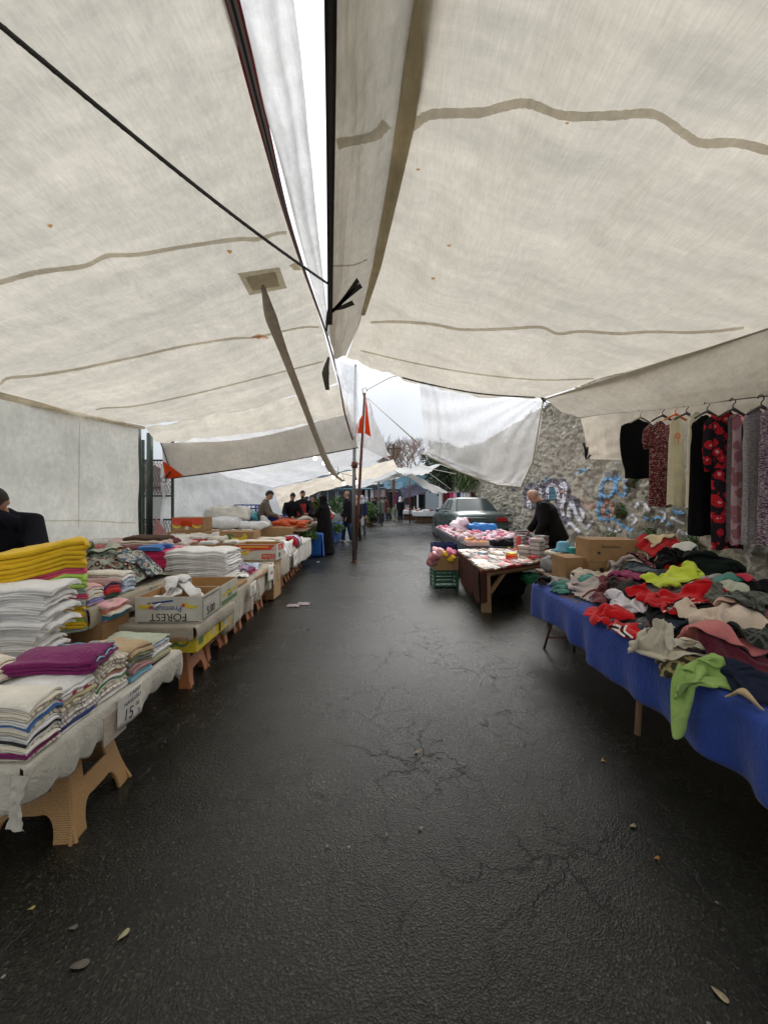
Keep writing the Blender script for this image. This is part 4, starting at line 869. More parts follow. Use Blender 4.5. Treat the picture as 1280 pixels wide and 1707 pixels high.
TC = {  # colour word -> material
 'white': fabric((.72, .72, .76)), 'cream': fabric((.66, .60, .50)), 'ivory': fabric((.68, .65, .58)),
 'cream banded': fabric((.64, .59, .49), 'stripe', (.30, .22, .2), fr=11), 'white banded': fabric((.70, .68, .66), 'stripe', (.36, .28, .27), fr=13), 'sand banded': fabric((.60, .54, .42), 'stripe', (.16, .10, .08), fr=7),
 'blue': fabric((.06, .17, .45)), 'dark grey': fabric((.04, .04, .045)), 'navy': fabric((.02, .035, .14)), 'plum': fabric((.17, .012, .10)), 'teal blue': fabric((.03, .22, .34)),
 'green': fabric((.06, .30, .05)), 'olive': fabric((.20, .23, .12)), 'khaki': fabric((.42, .38, .22)), 'tan': fabric((.44, .32, .19)), 'dusty pink': fabric((.38, .22, .22)), 'peach': fabric((.52, .25, .18)),
 'sky blue': fabric((.22, .46, .62)), 'pale blue': fabric((.42, .5, .62)), 'yellow': fabric((.78, .45, .02)), 'pink': fabric((.66, .09, .19)), 'hot pink': fabric((.62, .035, .15)), 'lime': fabric((.42, .66, .12)),
 'grey green': fabric((.33, .40, .37)), 'lilac': fabric((.40, .28, .44)), 'grey': fabric((.28, .28, .30)), 'sage': fabric((.38, .42, .33)), 'light pink': fabric((.72, .40, .42)), 'orange': fabric((.75, .20, .07)),
 'red': fabric((.48, .02, .025)), 'rust pink': fabric((.34, .10, .09)), 'maroon': fabric((.13, .02, .025)), 'brown': fabric((.08, .05, .035)), 'beige': fabric((.48, .40, .28)), 'black': fabric((.015, .015, .018)), 'bottle green': fabric((.04, .09, .06)), 'red dotted': fabric((.68, .62, .62), 'spots', (.4, .03, .08), fr=30), 'periwinkle': fabric((.2, .22, .5)), 'mustard': fabric((.5, .32, .06)),
}
TS = [100]
def towel(label, word, w, d, layers, t, loc, rz, seed, droop=0, soft=1, ws=None, gain=.6, name='folded_towel', cat='towel', grp=None, tilt=0):
    v, f = towel_data(w, d, layers, t, seed, None, soft, droop, ws=ws, gain=gain); o = mk(name, v, f, TC[word], loc=loc, rot=(0, tilt, rz)); tag(o, label, cat, grp); return o
def stack(where, loc, rz, w, d, items, jit=.012, cat='towel', name='folded_towel', grp=None, kind='towel', lean=(0, 0), rj=.04, tl=0):
    """items bottom to top: (word, layers, t[, dw, dd])"""
    z = loc[2]; n = len(items); ws = TS[0] * 3 + 1; hgt = sum(q[1] * q[2] for q in items); rr = random.Random(TS[0]); grp = grp or ('folded cloths in ' + where)
    for i, it in enumerate(items):
        TS[0] += 1; word, ly, t = it[:3]; dw = it[3] if len(it) > 3 else 0; k = n - 1 - i
        od = 'bottom' if i == 0 and n > 2 else (ORD[k] if k < 18 else 'low')
        towel(f'{word} folded {kind}, {od} in {where}', word, w * rr.uniform(.94, 1.02) + dw, d * rr.uniform(.96, 1.02), ly, t,
              (loc[0] + rr.uniform(-jit, jit) + lean[0] * i, loc[1] + rr.uniform(-jit, jit) + lean[1] * i, z), rz + rr.uniform(-rj, rj), TS[0], name=name, cat=cat, grp=grp, ws=ws, tilt=tl * i / n, gain=min(1.25, .15 + (z - loc[2]) / .07))
        z += ly * t
# row along the front edge, near to far
stack('the nearest stack by the walkway', (-1.37, 1.47, .495), 0, .155, .34, [('cream banded', 2, .008), ('plum', 2, .011), ('ivory', 2, .007), ('cream banded', 2, .007), ('white', 2, .008), ('dark grey', 2, .006), ('white', 3, .008), ('cream banded', 2, .010), ('blue', 2, .010), ('white', 2, .009), ('cream banded', 2, .009), ('cream', 2, .008), ('ivory', 2, .008)], .008)
stack('the second stack from the near end', (-1.38, 1.64, .495), 0, .20, .34, [('white', 2, .007), ('navy', 2, .009), ('white banded', 2, .008), ('cream banded', 2, .009), ('white banded', 2, .008), ('cream banded', 2, .008), ('white banded', 2, .008), ('sand banded', 2, .009), ('khaki', 2, .007), ('red dotted', 2, .010), ('white', 3, .009)], .008)
stack('the third stack, under the plum towel', (-1.39, 1.86, .495), 0, .22, .32, [('white', 2, .010), ('cream banded', 2, .008), ('white banded', 2, .008), ('sand banded', 2, .008), ('white', 2, .008), ('green', 2, .007), ('white', 2, .008), ('peach', 2, .007), ('sand banded', 2, .009), ('white banded', 2, .009), ('cream banded', 2, .009), ('cream banded', 2, .009)], .008)
towel('dark plum towel with blue edging lying across the third stack', 'plum', .25, .36, 3, .018, (-1.36, 1.80, .495 + .205), .25, 71, .0, 1.2)
mb = MB(); mb.tube([(-.01 - .02 * k, .25 + .004 * math.sin(k * 2), .02 + .018 * math.sin(k * 1.3) ** 2) for k in range(14)], .004, 5); mb.tube([(-.01 - .02 * k, .252 + .004 * math.sin(k * 2 + 1), .045 + .006 * math.sin(k * 1.7)) for k in range(14)], .003, 5)
mb.tube([(.004, .02 + .017 * k, .03 + .008 * math.sin(k)) for k in range(14)], .004, 5)
mb.build('edging', TC['sky blue'], bpy.data.objects[[o.name for o in bpy.data.objects if o.get('label', '').startswith('dark plum towel')][0]], True)
stack('the fourth stack, topped by a tan towel', (-1.385, 2.10, .495), 0, .19, .32, [('sky blue', 3, .010), ('sage', 2, .008), ('dusty pink', 2, .012), ('dusty pink', 2, .009), ('olive', 2, .009), ('grey', 2, .007), ('olive', 2, .010), ('tan', 3, .013)], .008)
stack('the last stack before the fruit carton', (-1.40, 2.31, .495), 0, .20, .32, [('brown', 2, .006), ('sage', 2, .008), ('khaki', 2, .008), ('sage', 2, .008), ('white', 2, .011), ('white banded', 2, .012), ('pale blue', 2, .009), ('sage', 2, .010)], .008)
# second row
stack('the beige stack cut by the left frame edge', (-1.70, 1.60, .495), .05, .22, .42, [('khaki', 2, .009), ('khaki', 2, .010), ('sage', 2, .009), ('khaki', 2, .011), ('dusty pink', 2, .007), ('khaki', 2, .010), ('lilac', 2, .010), ('lilac', 2, .009), ('grey', 2, .010), ('grey green', 2, .009), ('cream', 2, .014), ('cream', 2, .016), ('cream', 3, .014)], .012)
W_ = [('white', 2, .009 + .004 * ((i * 5) % 3)) for i in range(18)] + [('white', 2, .016)]
stack('the tall leaning white stack', (-1.99, 2.18, .495), .23, .30, .5, W_, .03, lean=(.003, .001), rj=.12)
stack('the tall rainbow stack of bath towels', (-2.04, 2.62, .60), .72, .28, .56, [('grey green', 2, .018), ('yellow', 2, .022), ('lime', 2, .018), ('yellow', 2, .020), ('yellow', 2, .022), ('grey green', 2, .024), ('pink', 2, .017), ('grey green', 2, .02), ('lime', 2, .022), ('lime', 2, .024), ('pink', 2, .022), ('yellow', 2, .028), ('yellow', 2, .030), ('yellow', 2, .034)], .012, kind='bath towel', grp='thick bath towels in the rainbow stack', tl=-.22)
mb = MB(); mb.box(-2.75, 2.50, .49, -2.2, 2.85, .598); tag(mb.build('carton', M_card), 'cardboard box hidden under the rainbow stack of bath towels', 'box')
stack('the small pink pile behind the rainbow stack', (-1.96, 2.72, .62), 0, .24, .36, [('dusty pink', 2, .008), ('teal blue', 2, .018), ('ivory', 2, .012), ('orange', 2, .010), ('light pink', 2, .008), ('light pink', 2, .008)], .02)
mb = MB(); mb.box(-2.4, 2.70, .49, -1.98, 2.98, .615); tag(mb.build('carton', M_card), 'cardboard box under the small pink pile', 'box')
# raised table: front piles (px 135-235)
stack('the light-blue pile on the raised table edge', (-2.06, 3.02, .755), 0, .16, .3, [('pale blue', 2, .018), ('pale blue', 2, .018), ('pale blue', 2, .018), ('white', 2, .016), ('ivory', 2, .014)], .01)
stack('the white and cream pile beside the rainbow stack', (-2.06, 2.66, .755), 0, .16, .3, [('lilac', 2, .008), ('periwinkle', 2, .014), ('cream', 2, .014), ('ivory', 2, .014), ('ivory', 2, .012), ('light pink', 2, .009)], .012)
stack('the red-rolled pile on the raised table', (-2.05, 2.82, .755), 0, .17, .32, [('bottle green', 2, .018), ('red', 3, .020), ('navy', 2, .010), ('dusty pink', 2, .012)], .01)
stack('the blue-grey pile behind the red roll', (-2.4, 2.9, .755), .1, .3, .32, [('grey', 2, .02), ('pale blue', 2, .018), ('teal blue', 2, .016), ('red dotted', 2, .016), ('pale blue', 2, .014)], .02)
stack('the bright pink pile on the raised table', (-2.10, 4.02, .755), .12, .42, .5, [('hot pink', 2, .018)] * 1 + [('hot pink', 2, .017), ('hot pink', 2, .018), ('hot pink', 2, .017), ('hot pink', 2, .016), ('hot pink', 2, .018)], .02)
towel('pale blue folded towel lying on the bright pink pile, nearer one', 'blue', .13, .22, 3, .014, (-2.32, 4.0, .97), .3, 301); towel('blue folded towel lying on the bright pink pile, farther one', 'blue', .12, .22, 3, .014, (-2.30, 4.16, .97), .3, 302)
# background piles of the raised table
stack('the rust-pink pile left of the cream pile', (-2.75, 3.55, .755), .05, .3, .42, [('grey', 2, .02), ('ivory', 2, .02), ('rust pink', 2, .022), ('rust pink', 2, .022), ('rust pink', 2, .024), ('rust pink', 2, .022), ('rust pink', 2, .026)], .012)
stack('the maroon pile at the back of the raised table', (-2.62, 3.95, .755), .05, .28, .4, [('grey', 2, .02), ('mustard', 2, .015), ('black', 2, .016), ('hot pink', 2, .022), ('maroon', 2, .016), ('rust pink', 2, .018), ('maroon', 2, .022)], .012)
stack('the cream banded pile under the brown blanket', (-2.52, 4.3, .755), .1, .34, .42, [('sage', 2, .02), ('cream', 2, .022), ('cream banded', 2, .02), ('cream banded', 2, .02), ('light pink', 2, .02), ('cream banded', 2, .02), ('cream', 2, .022), ('brown', 2, .018)], .016)
stack('the navy and tan pile by the fence gap', (-2.75, 4.85, .755), .1, .4, .4, [('lilac', 2, .02), ('navy', 2, .03), ('tan', 2, .02), ('beige', 2, .02), ('maroon', 2, .024)], .012)
stack('the grey pile by the man in the dark jacket', (-3.05, 3.2, .755), .05, .28, .4, [('black', 2, .018), ('brown', 2, .018), ('cream', 2, .02), ('ivory', 2, .018)], .012)
# big white sheets past the fruit carton
stack('the big neat stack of white sheets', (-1.64, 3.95, .60), .03, .46, .62, [('white', 2, .015), ('white', 2, .016), ('ivory', 2, .015), ('white', 2, .015)] + [('white', 2, .0155)] * 7 + [('white', 2, .016)], .014, kind='sheet', grp='white sheets in the big neat stack')

# ---- cartons
def carton(label, loc, rz, w, d, h, t=.006, mat=M_card, inner=M_cardin, flaps=False, name='carton', lid=False):
    """box along local x (w) and y (d), origin at near-left bottom corner"""
    r = empty(name, loc, rz, label, 'box'); mb = MB()
    mb.box(0, 0, 0, w, t, h); mb.box(0, d - t, 0, w, d, h); mb.box(0, t, 0, t, d - t, h); mb.box(w - t, t, 0, w, d - t, h); mb.box(t, t, 0, w - t, d - t, t)
    if lid: mb.box(.001, .001, h + .0005, w - .001, d / 2 - .002, h + .005); mb.box(.001, d / 2 + .002, h + .0005, w - .001, d - .001, h + .005)
    b = mb.build('box_body', mat, r, bevel=.0015)
    if inner is not mat and not lid:
        mb = MB(); e = t + .0008; mb.box(e, e, t + .001, w - e, e + .001, h - .002); mb.box(e, d - e - .001, t + .001, w - e, d - e, h - .002); mb.box(e, e + .002, t + .001, e + .001, d - e - .002, h - .002); mb.box(w - e - .001, e + .002, t + .001, w - e, d - e - .002, h - .002)
        mb.build('box_lining', inner, r)
    return r
def front(r, w, off=-.001): return Matrix.Rotation(R(90), 4, 'X')
def decal(r, face, w, d, poly, mat, lift=.0015, name='printing'):
    """flat printed shape on a carton face; face 'f' (near, -y) or 's' (right, +x); poly in (u, v)"""
    mb = MB()
    if face == 'f': Mx = Matrix(((1, 0, 0, 0), (0, 0, -1, -lift), (0, 1, 0, 0), (0, 0, 0, 1)))
    else: Mx = Matrix(((0, 0, 1, w + lift), (1, 0, 0, 0), (0, 1, 0, 0), (0, 0, 0, 1)))
    v = [Mx @ V((p[0], p[1], 0)) for p in poly]; mb.add(v, [tuple(range(len(v)))]); return mb.build(name, mat, r)
def banana(cx, cy, s, a0=200, a1=340, wd=.35, rot=0):
    o = []; i = []
    for k in range(11):
        t = k / 10; a = R(a0 + (a1 - a0) * t + rot); tk = wd * math.sin(math.pi * min(max(t, .06), .94)) ** .6
        o.append((cx + s * math.cos(a), cy + s * math.sin(a))); i.append((cx + s * (1 - tk) * math.cos(a), cy + s * (1 - tk) * math.sin(a)))
    return o + i[::-1]
def disc(cx, cy, r_, n=14): return [(cx + r_ * math.cos(6.283 * k / n), cy + r_ * math.sin(6.283 * k / n)) for k in range(n)]
def rect(a, b, c, d_): return [(a, b), (c, b), (c, d_), (a, d_)]
# fruit carton with the upside-down print
fw, fd, fh = .50, .36, .2
fc = carton('open white fruit carton printed upside down, filled with white cloths', (-1.90, 2.93, .55), R(2), fw, fd, fh, mat=M_cwhite)
decal(fc, 'f', fw, fd, rect(.02, .006, .48, .012), M_cblack)
for k in range(3): decal(fc, 'f', fw, fd, banana(.065, .175, .055 + .006 * k, 215, 320, .3, 12 * k), M_cyel, .0015 + .0006 * k)
for k in range(3): decal(fc, 'f', fw, fd, banana(.425, .175, .055 + .006 * k, 215, 320, .3, 12 * k - 20), M_cyel, .0015 + .0006 * k)
decal(fc, 'f', fw, fd, disc(.115, .12, .015), M_cred); decal(fc, 'f', fw, fd, disc(.365, .135, .015), M_cred)
decal(fc, 'f', fw, fd, [(.09, .155), (.28, .178), (.29, .165), (.16, .148), (.10, .145)], M_cblue)
UD = lambda u, v: Matrix.Translation((u, -.003, v)) @ Matrix.Rotation(R(90), 4, 'X') @ Matrix.Rotation(R(180), 4, 'Z')
text_mesh('FOREST', .082, M_cblack, fc, UD(.25, .048), .0004, sx=1.0); text_mesh('Premium', .062, M_cblue, fc, UD(.24, .112), .0004)
SD = lambda w, u, v, ud=False: Matrix.Translation((w + .003, u, v)) @ Matrix.Rotation(R(90), 4, 'Z') @ Matrix.Rotation(R(90), 4, 'X') @ Matrix.Rotation(R(180 if ud else 0), 4, 'Z')
text_mesh('5.00', .09, M_cblack, fc, SD(fw, .17, .06), .0004)
decal(fc, 's', fw, fd, rect(.02, .012, .34, .018), M_cblack); decal(fc, 's', fw, fd, rect(.02, .175, .34, .182), M_cblack); decal(fc, 's', fw, fd, rect(.02, .018, .026, .175), M_cblack)
decal(fc, 's', fw, fd, [(.04, .15), (.3, .16), (.3, .12), (.05, .118)], fabric((.5, .48, .44)))
f2 = carton('second white fruit carton with banana prints on its side', (-2.02, 3.32, .55), R(2), .60, .42, .19, mat=M_cwhite)
for k in range(3):
    for m_ in range(2): decal(f2, 's', .6, .42, banana(.08 + .13 * k, .15, .07 - .008 * m_, 210, 330, .35, 15 * m_), M_cyel, .0015 + .0006 * m_)
decal(f2, 's', .6, .42, rect(.02, .01, .4, .05), M_cgreen); decal(f2, 's', .6, .42, rect(.17, .06, .26, .12), M_cgreen, .0012)
f3 = carton('brown banana carton beneath the big stack of white sheets', (-2.15, 3.78, .578), R(2), .64, .5, .02 + .0, mat=M_card, lid=True)
f3b = carton('yellow printed banana carton under the near edge of the white sheets', (-1.98, 3.76, .38), R(2), .46, .34, .165, mat=M_cwhite, lid=True)
for k in range(3): decal(f3b, 's', .46, .34, banana(.06 + .1 * k, .14, .06, 210, 330, .4), M_cyel)
decal(f3b, 's', .46, .34, rect(.01, .01, .33, .03), M_cyel, .0022)
# yellow carton below the cloth-wrapped board
f4 = carton('bright yellow banana carton hanging below the cloth-wrapped board', (-1.98, 2.87, .345), R(1.5), .57, .68, .10, mat=M_cyel, lid=True)
for k in range(2): decal(f4, 'f', .57, .68, banana(.38 + .08 * k, .1, .06, 200, 340, .4), M_cgreen)
decal(f4, 's', .57, .68, rect(.04, .04, .12, .09), M_cgreen); decal(f4, 's', .57, .68, disc(.3, .06, .03), M_cwhite); decal(f4, 's', .57, .68, rect(.42, .01, .46, .095), M_cblack); decal(f4, 's', .57, .68, rect(.52, .02, .63, .09), M_cwhite)
# red banana carton
dx, dd, dh = .62, .42, .24
dc = carton('open red and white banana carton with upside-down lettering, filled with small cloths', (-2.22, 5.72, .585), R(-1), dx, dd, dh, mat=M_cwhite)
decal(dc, 'f', dx, dd, [(.01, .16), (.54, .17), (.60, .232), (.01, .232)], M_cred); decal(dc, 'f', dx, dd, [(.15, .12), (.3, .15), (.6, .158), (.6, .168), (.28, .165), (.12, .14)], M_cred, .002)
for k in range(3): decal(dc, 'f', dx, dd, banana(.14, .17, .085 - .012 * k, 195, 345, .32, 9 * k), M_cyel, .0025 + .0005 * k)
decal(dc, 'f', dx, dd, rect(.4, .02, .6, .1), M_cred)
text_mesh('Dole', .085, M_cwhite, dc, Matrix.Translation((.50, -.003, .06)) @ Matrix.Rotation(R(90), 4, 'X') @ Matrix.Rotation(R(180), 4, 'Z'), .0004)
decal(dc, 'f', dx, dd, rect(.06, .195, .5, .21), M_cyel, .0022)
decal(dc, 's', dx, dd, rect(.1, .14, .36, .23), M_cred); decal(dc, 's', dx, dd, rect(.12, .03, .2, .1), M_cblack); decal(dc, 's', dx, dd, disc(.2, .18, .03), M_cwhite, .002)
d2 = carton('plain brown carton standing under the red banana carton', (-2.18, 5.66, .02), R(-1), .56, .36, .55, lid=True)
# red-yellow-green carton row behind
k1 = carton('banana carton with a big yellow print behind the red carton', (-3.00, 7.0, .63), R(0), .62, .42, .27, mat=M_card, lid=True)
for k in range(4): decal(k1, 'f', .62, .42, banana(.36, .24, .16 - .02 * k, 200, 345, .25, 8 * k), M_cyel, .0015 + .0005 * k)
decal(k1, 'f', .62, .42, disc(.18, .14, .1), M_cgreen, .001); decal(k1, 'f', .62, .42, rect(.02, .02, .3, .04), M_cred)
k2 = carton('orange-red fruit carton at the back by the white tent wall', (-4.2, 7.6, .86), R(0), .62, .4, .27, mat=M_card, lid=True)
decal(k2, 'f', .62, .4, rect(.01, .13, .61, .26), M_cred); decal(k2, 'f', .62, .4, [(.15, .1), (.45, .08), (.42, .18), (.2, .22)], M_orange, .002)
for q in (.1, .5): decal(k2, 'f', .62, .4, banana(q, .16, .1, 190, 330, .4), M_cyel, .0025)
decal(k2, 'f', .62, .4, disc(.3, .07, .04), M_cwhite, .003)
mb = MB(); mb.box(-4.25, 7.55, .62, -3.4, 8.1, .855); tag(mb.build('carton', M_card), 'low brown carton under the orange-red fruit carton', 'box')
bx = [(-3.35, 6.1, 'small brown carton of folded linens in the middle row, left one'), (-2.95, 6.0, 'small brown carton of folded linens in the middle row, centre one'), (-2.62, 6.1, 'small brown carton of folded linens in the middle row, beside the red carton'), (-3.5, 6.8, 'red carton corner showing behind the middle row of linens')]
for i, (x, y, lb) in enumerate(bx):
    k = carton(lb, (x, y, .63), 0, .30, .3, .16, mat=M_card if i < 3 else M_cred); decal(k, 'f', .3, .3, [(.02, .03), (.12, .03), (.12, .13), (.02, .13)], [M_cwhite, M_cyel, M_cred, M_cwhite][i]); 
    stack(['the left small carton of the middle row', 'the centre small carton of the middle row', 'the small carton beside the red one', 'the red carton corner'][i], (x + .27, y + .02, .66), 0, .24, .24, [(['white', 'ivory', 'white banded', 'light pink'][(i + q) % 4], 2, .022) for q in range(4)], .008, kind='linen', name='folded_linen', cat='linen')
# ================================================================ DRAPED CLOTH
class Pile:
    def __init__(s, x0, x1, y0, y1, base, edge=None, edge_y=None, cell=.0125):
        s.x0, s.y0, s.c = x0, y0, cell; s.nx = int((x1 - x0) / cell) + 1; s.ny = int((y1 - y0) / cell) + 1
        X, Y = np.meshgrid(x0 + np.arange(s.nx) * cell, y0 + np.arange(s.ny) * cell, indexing='ij'); s.H = base(X, Y); s.edge = edge
    def ij(s, p): return np.clip(((p[:, 0] - s.x0) / s.c + .5).astype(int), 0, s.nx - 1), np.clip(((p[:, 1] - s.y0) / s.c + .5).astype(int), 0, s.ny - 1)
    def h(s, p): i, j = s.ij(p); return s.H[i, j]
def shape_mask(shape, nx, ny):
    m = np.zeros((nx, ny), bool); u = (np.arange(nx) + .5)[:, None] / nx * 2 - 1; v = (np.arange(ny) + .5)[None, :] / ny
    if shape == 'rect': m[:] = True
    elif shape == 'tee': m = ((abs(u) < .56) & (v < 1)) | ((v > .70 - .12 * (abs(u) - .5)) & (abs(u) <= 1) & (v < 1.05 - .14 * np.clip(abs(u) - .3, 0, 1)))
    elif shape == 'long': m = (abs(u) < .42) | ((v > .62 - .30 * (abs(u) - .4)) & (v < 1.05 - .45 * np.clip(abs(u) - .3, 0, 1)))
    elif shape == 'pants': m = ((abs(u) > .06 + .12 * (1 - v)) & (abs(u) < .9)) | ((v > .72) & (abs(u) < .85))
    if shape in ('tee', 'long'): m = m & ~((abs(u) < .16) & (v > .93))
    return m
def drape(pile, cx, cy, rot, shape, w, h, fold=.024, dome=.034, comp=(.8, .85), steps=46, seed=0, s=.0185, lift=.04, amp=.045, t=.007):
    rs = np.random.RandomState(seed); nx, ny = max(4, int(w / s)), max(4, int(h / s)); m = shape_mask(shape, nx, ny); idx = -np.ones((nx, ny), int); idx[m] = np.arange(m.sum())
    I, J = np.nonzero(m); rest = np.stack([(I - (nx - 1) / 2) * s, (J - (ny - 1) / 2) * s], 1)
    q = rest * np.array(comp); a = rot
    q = q + .03 * np.stack([sn(rest[:, 0], rest[:, 1], seed, 2.5), sn(rest[:, 0], rest[:, 1], seed + 1, 2.5)], 1)
    x = cx + q[:, 0] * math.cos(a) - q[:, 1] * math.sin(a); y = cy + q[:, 0] * math.sin(a) + q[:, 1] * math.cos(a)
    p = np.stack([x, y, np.zeros(len(x))], 1)
    hh = pile.h(p); 
    if pile.edge: hh = np.where(x < pile.edge(y), pile.topz, hh)
    p[:, 2] = hh + lift + amp * (1 + sn(rest[:, 0], rest[:, 1], seed + 2, 3.5)) + .3 * amp * sn(rest[:, 0], rest[:, 1], seed + 5, 9)
    B = []
    for di, dj, st in ((1, 0, 1), (0, 1, 1), (1, 1, .6), (1, -1, .6), (2, 0, .35), (0, 2, .35)):
        A_, C_ = [], []
        i2, j2 = I + di, J + dj; ok = (i2 < nx) & (j2 < ny) & (j2 >= 0); ii = np.nonzero(ok)[0]; t2 = idx[i2[ii], j2[ii]]; g = t2 >= 0; ii = ii[g]; t2 = t2[g]
        key = (I[ii] // di if di else J[ii] // dj) % 2
        for k in (0, 1): B.append((ii[key == k], t2[key == k], s * math.hypot(di, dj), st))
    old = p.copy(); g = np.array((0, 0, -.0016))
    for it in range(steps):
        vel = (p - old) * .93; old = p.copy(); p = p + vel + g
        for _ in range(5):
            for ia, ib, L0, st in B:
                if len(ia) == 0: continue
                d = p[ib] - p[ia]; ln = np.sqrt((d * d).sum(1)) + 1e-9; cc = (.5 * st * (ln - L0) / ln)[:, None] * d; p[ia] += cc; p[ib] -= cc
        H = pile.h(p) + t; pen = H - p[:, 2]; c = pen > 0
        if pile.edge:
            deep = c & (pen > .07) & (p[:, 0] < pile.edge(p[:, 1]) + .05) & (old[:, 2] < pile.topz - .0)
            p[deep, 0] = pile.edge(p[deep, 1]) - .014; c = c & ~deep
        p[c, 2] = H[c]; p[c, :2] = old[c, :2] + .35 * (p[c, :2] - old[c, :2])
    # cloth keeps ridge-like folds that gather across its width
    an = rs.rand() * 3.14; ca, sa = math.cos(an), math.sin(an); u_ = rest[:, 0] * ca + rest[:, 1] * sa; w_ = -rest[:, 0] * sa + rest[:, 1] * ca
    wp = u_ * 40 + 2.2 * sn(u_, w_, seed + 8, 2.2); rg = (1 - np.abs(np.sin(wp / 2))) ** 2; mk_ = np.clip(.6 + .6 * sn(u_, w_, seed + 9, 2.8), 0, 1.3)
    wp2 = w_ * 30 + 2 * sn(u_, w_, seed + 12, 2.5); rg2 = (1 - np.abs(np.sin(wp2 / 2))) ** 2.5
    p[:, 2] += fold * (rg * mk_ + .7 * rg2 * (1.2 - mk_).clip(0, 1))
    md = m.astype(float); bd = np.zeros((nx, ny)); cur = m.copy()
    for _ in range(5):
        bd += cur; e = cur.copy(); e[1:] &= cur[:-1]; e[:-1] &= cur[1:]; e[:, 1:] &= cur[:, :-1]; e[:, :-1] &= cur[:, 1:]; e[0] = e[-1] = False; e[:, 0] = e[:, -1] = False; cur = e
    prof = np.sqrt(np.clip((bd[I, J] - 1) / 4, 0, 1)); on = (p[:, 2] > .4)
    p[:, 2] += on * dome * prof * (.75 + .45 * sn(u_, w_, seed + 15, 3.0)).clip(0.15, 1.6)
    i, j = pile.ij(p)
    top = p[:, 2]
    for di in (-1, 0, 1):
        for dj in (-1, 0, 1): np.maximum.at(pile.H, (np.clip(i + di, 0, pile.nx - 1), np.clip(j + dj, 0, pile.ny - 1)), np.where((pile.edge is None) or True, top, top))
    cell = (idx[:-1, :-1] >= 0) & (idx[1:, :-1] >= 0) & (idx[1:, 1:] >= 0) & (idx[:-1, 1:] >= 0); a_, b_ = np.nonzero(cell)
    f = np.stack([idx[a_, b_], idx[a_ + 1, b_], idx[a_ + 1, b_ + 1], idx[a_, b_ + 1]], 1)
    return p, [tuple(q) for q in f]
def garment(pile, name, label, cat, mat, cx, cy, rot, shape, w, h, grp=None, th=.008, **k):
    p, f = drape(pile, cx, cy, R(rot), shape, w, h, **k); c = p.mean(0); o = mk(name, p - c, f, mat, loc=c)
    sm = o.modifiers.new('s', 'SOLIDIFY'); sm.thickness = th; sm.offset = 1 if False else 0
    sb = o.modifiers.new('sub', 'SUBSURF'); sb.levels = 1; sb.render_levels = 1
    tag(o, label, cat, grp); return o

# ---- blue table on the right
TZ = .62
bt = board_table('trestle_table', 'long trestle table under the blue cloth heaped with clothes', 1.56, 3.0, 1.0, 4.0, TZ - .006, legs=[])
def legset(lst, r_, mat):
    for a, b in lst:
        o0 = bt.location; mb = MB(); mb.tube([V(a) - o0, V(b) - o0], r_, 8); mb.build('leg', mat, bt, True)
legset([((1.66, 3.62, .6), (1.60, 3.84, 0)), ((1.84, 3.62, .6), (1.90, 3.84, 0))], .011, M_rust); legset([((1.615, 3.77, .14), (1.885, 3.77, .14))], .009, M_rust)
legset([((1.72, 2.55, .6), (1.61, 2.44, 0)), ((1.72, 1.2, .6), (1.75, 1.2, 0)), ((2.8, 1.2, .6), (2.8, 1.2, 0)), ((2.8, 3.8, .6), (2.8, 3.8, 0))], .018, M_wood)
table_cloth('tablecloth', 'royal blue cloth hanging low in front of the heap of clothes', 1.5, 3.05, .55, 4.03, TZ, lambda y: .34 - .05 * (y - 1.4) / 2.6 + .02 * math.sin(y * 3.1) + (.05 if y > 3.7 else 0), M_blue, seed=14, ends=(.3, .2), wavea=.028, slope=.02)
EDG = lambda Y: 1.445 + .02 * (Y - .55)
pr = Pile(1.2, 3.3, .8, 4.2, lambda X, Y: np.where((X > EDG(Y)) & (X < 3.06) & (Y < 4.04), TZ + .004 + .24 * np.clip((X - 1.60) / .8, 0, 1) ** 1.3 * np.clip((4.1 - Y) / .5, 0, 1) * np.clip(1.15 - .12 * Y, .55, 1) + .02 * sn(X, Y, 77, 1.6) * np.clip((X - 1.55) / .3, 0, 1), 0.0), edge=EDG); pr.topz = TZ
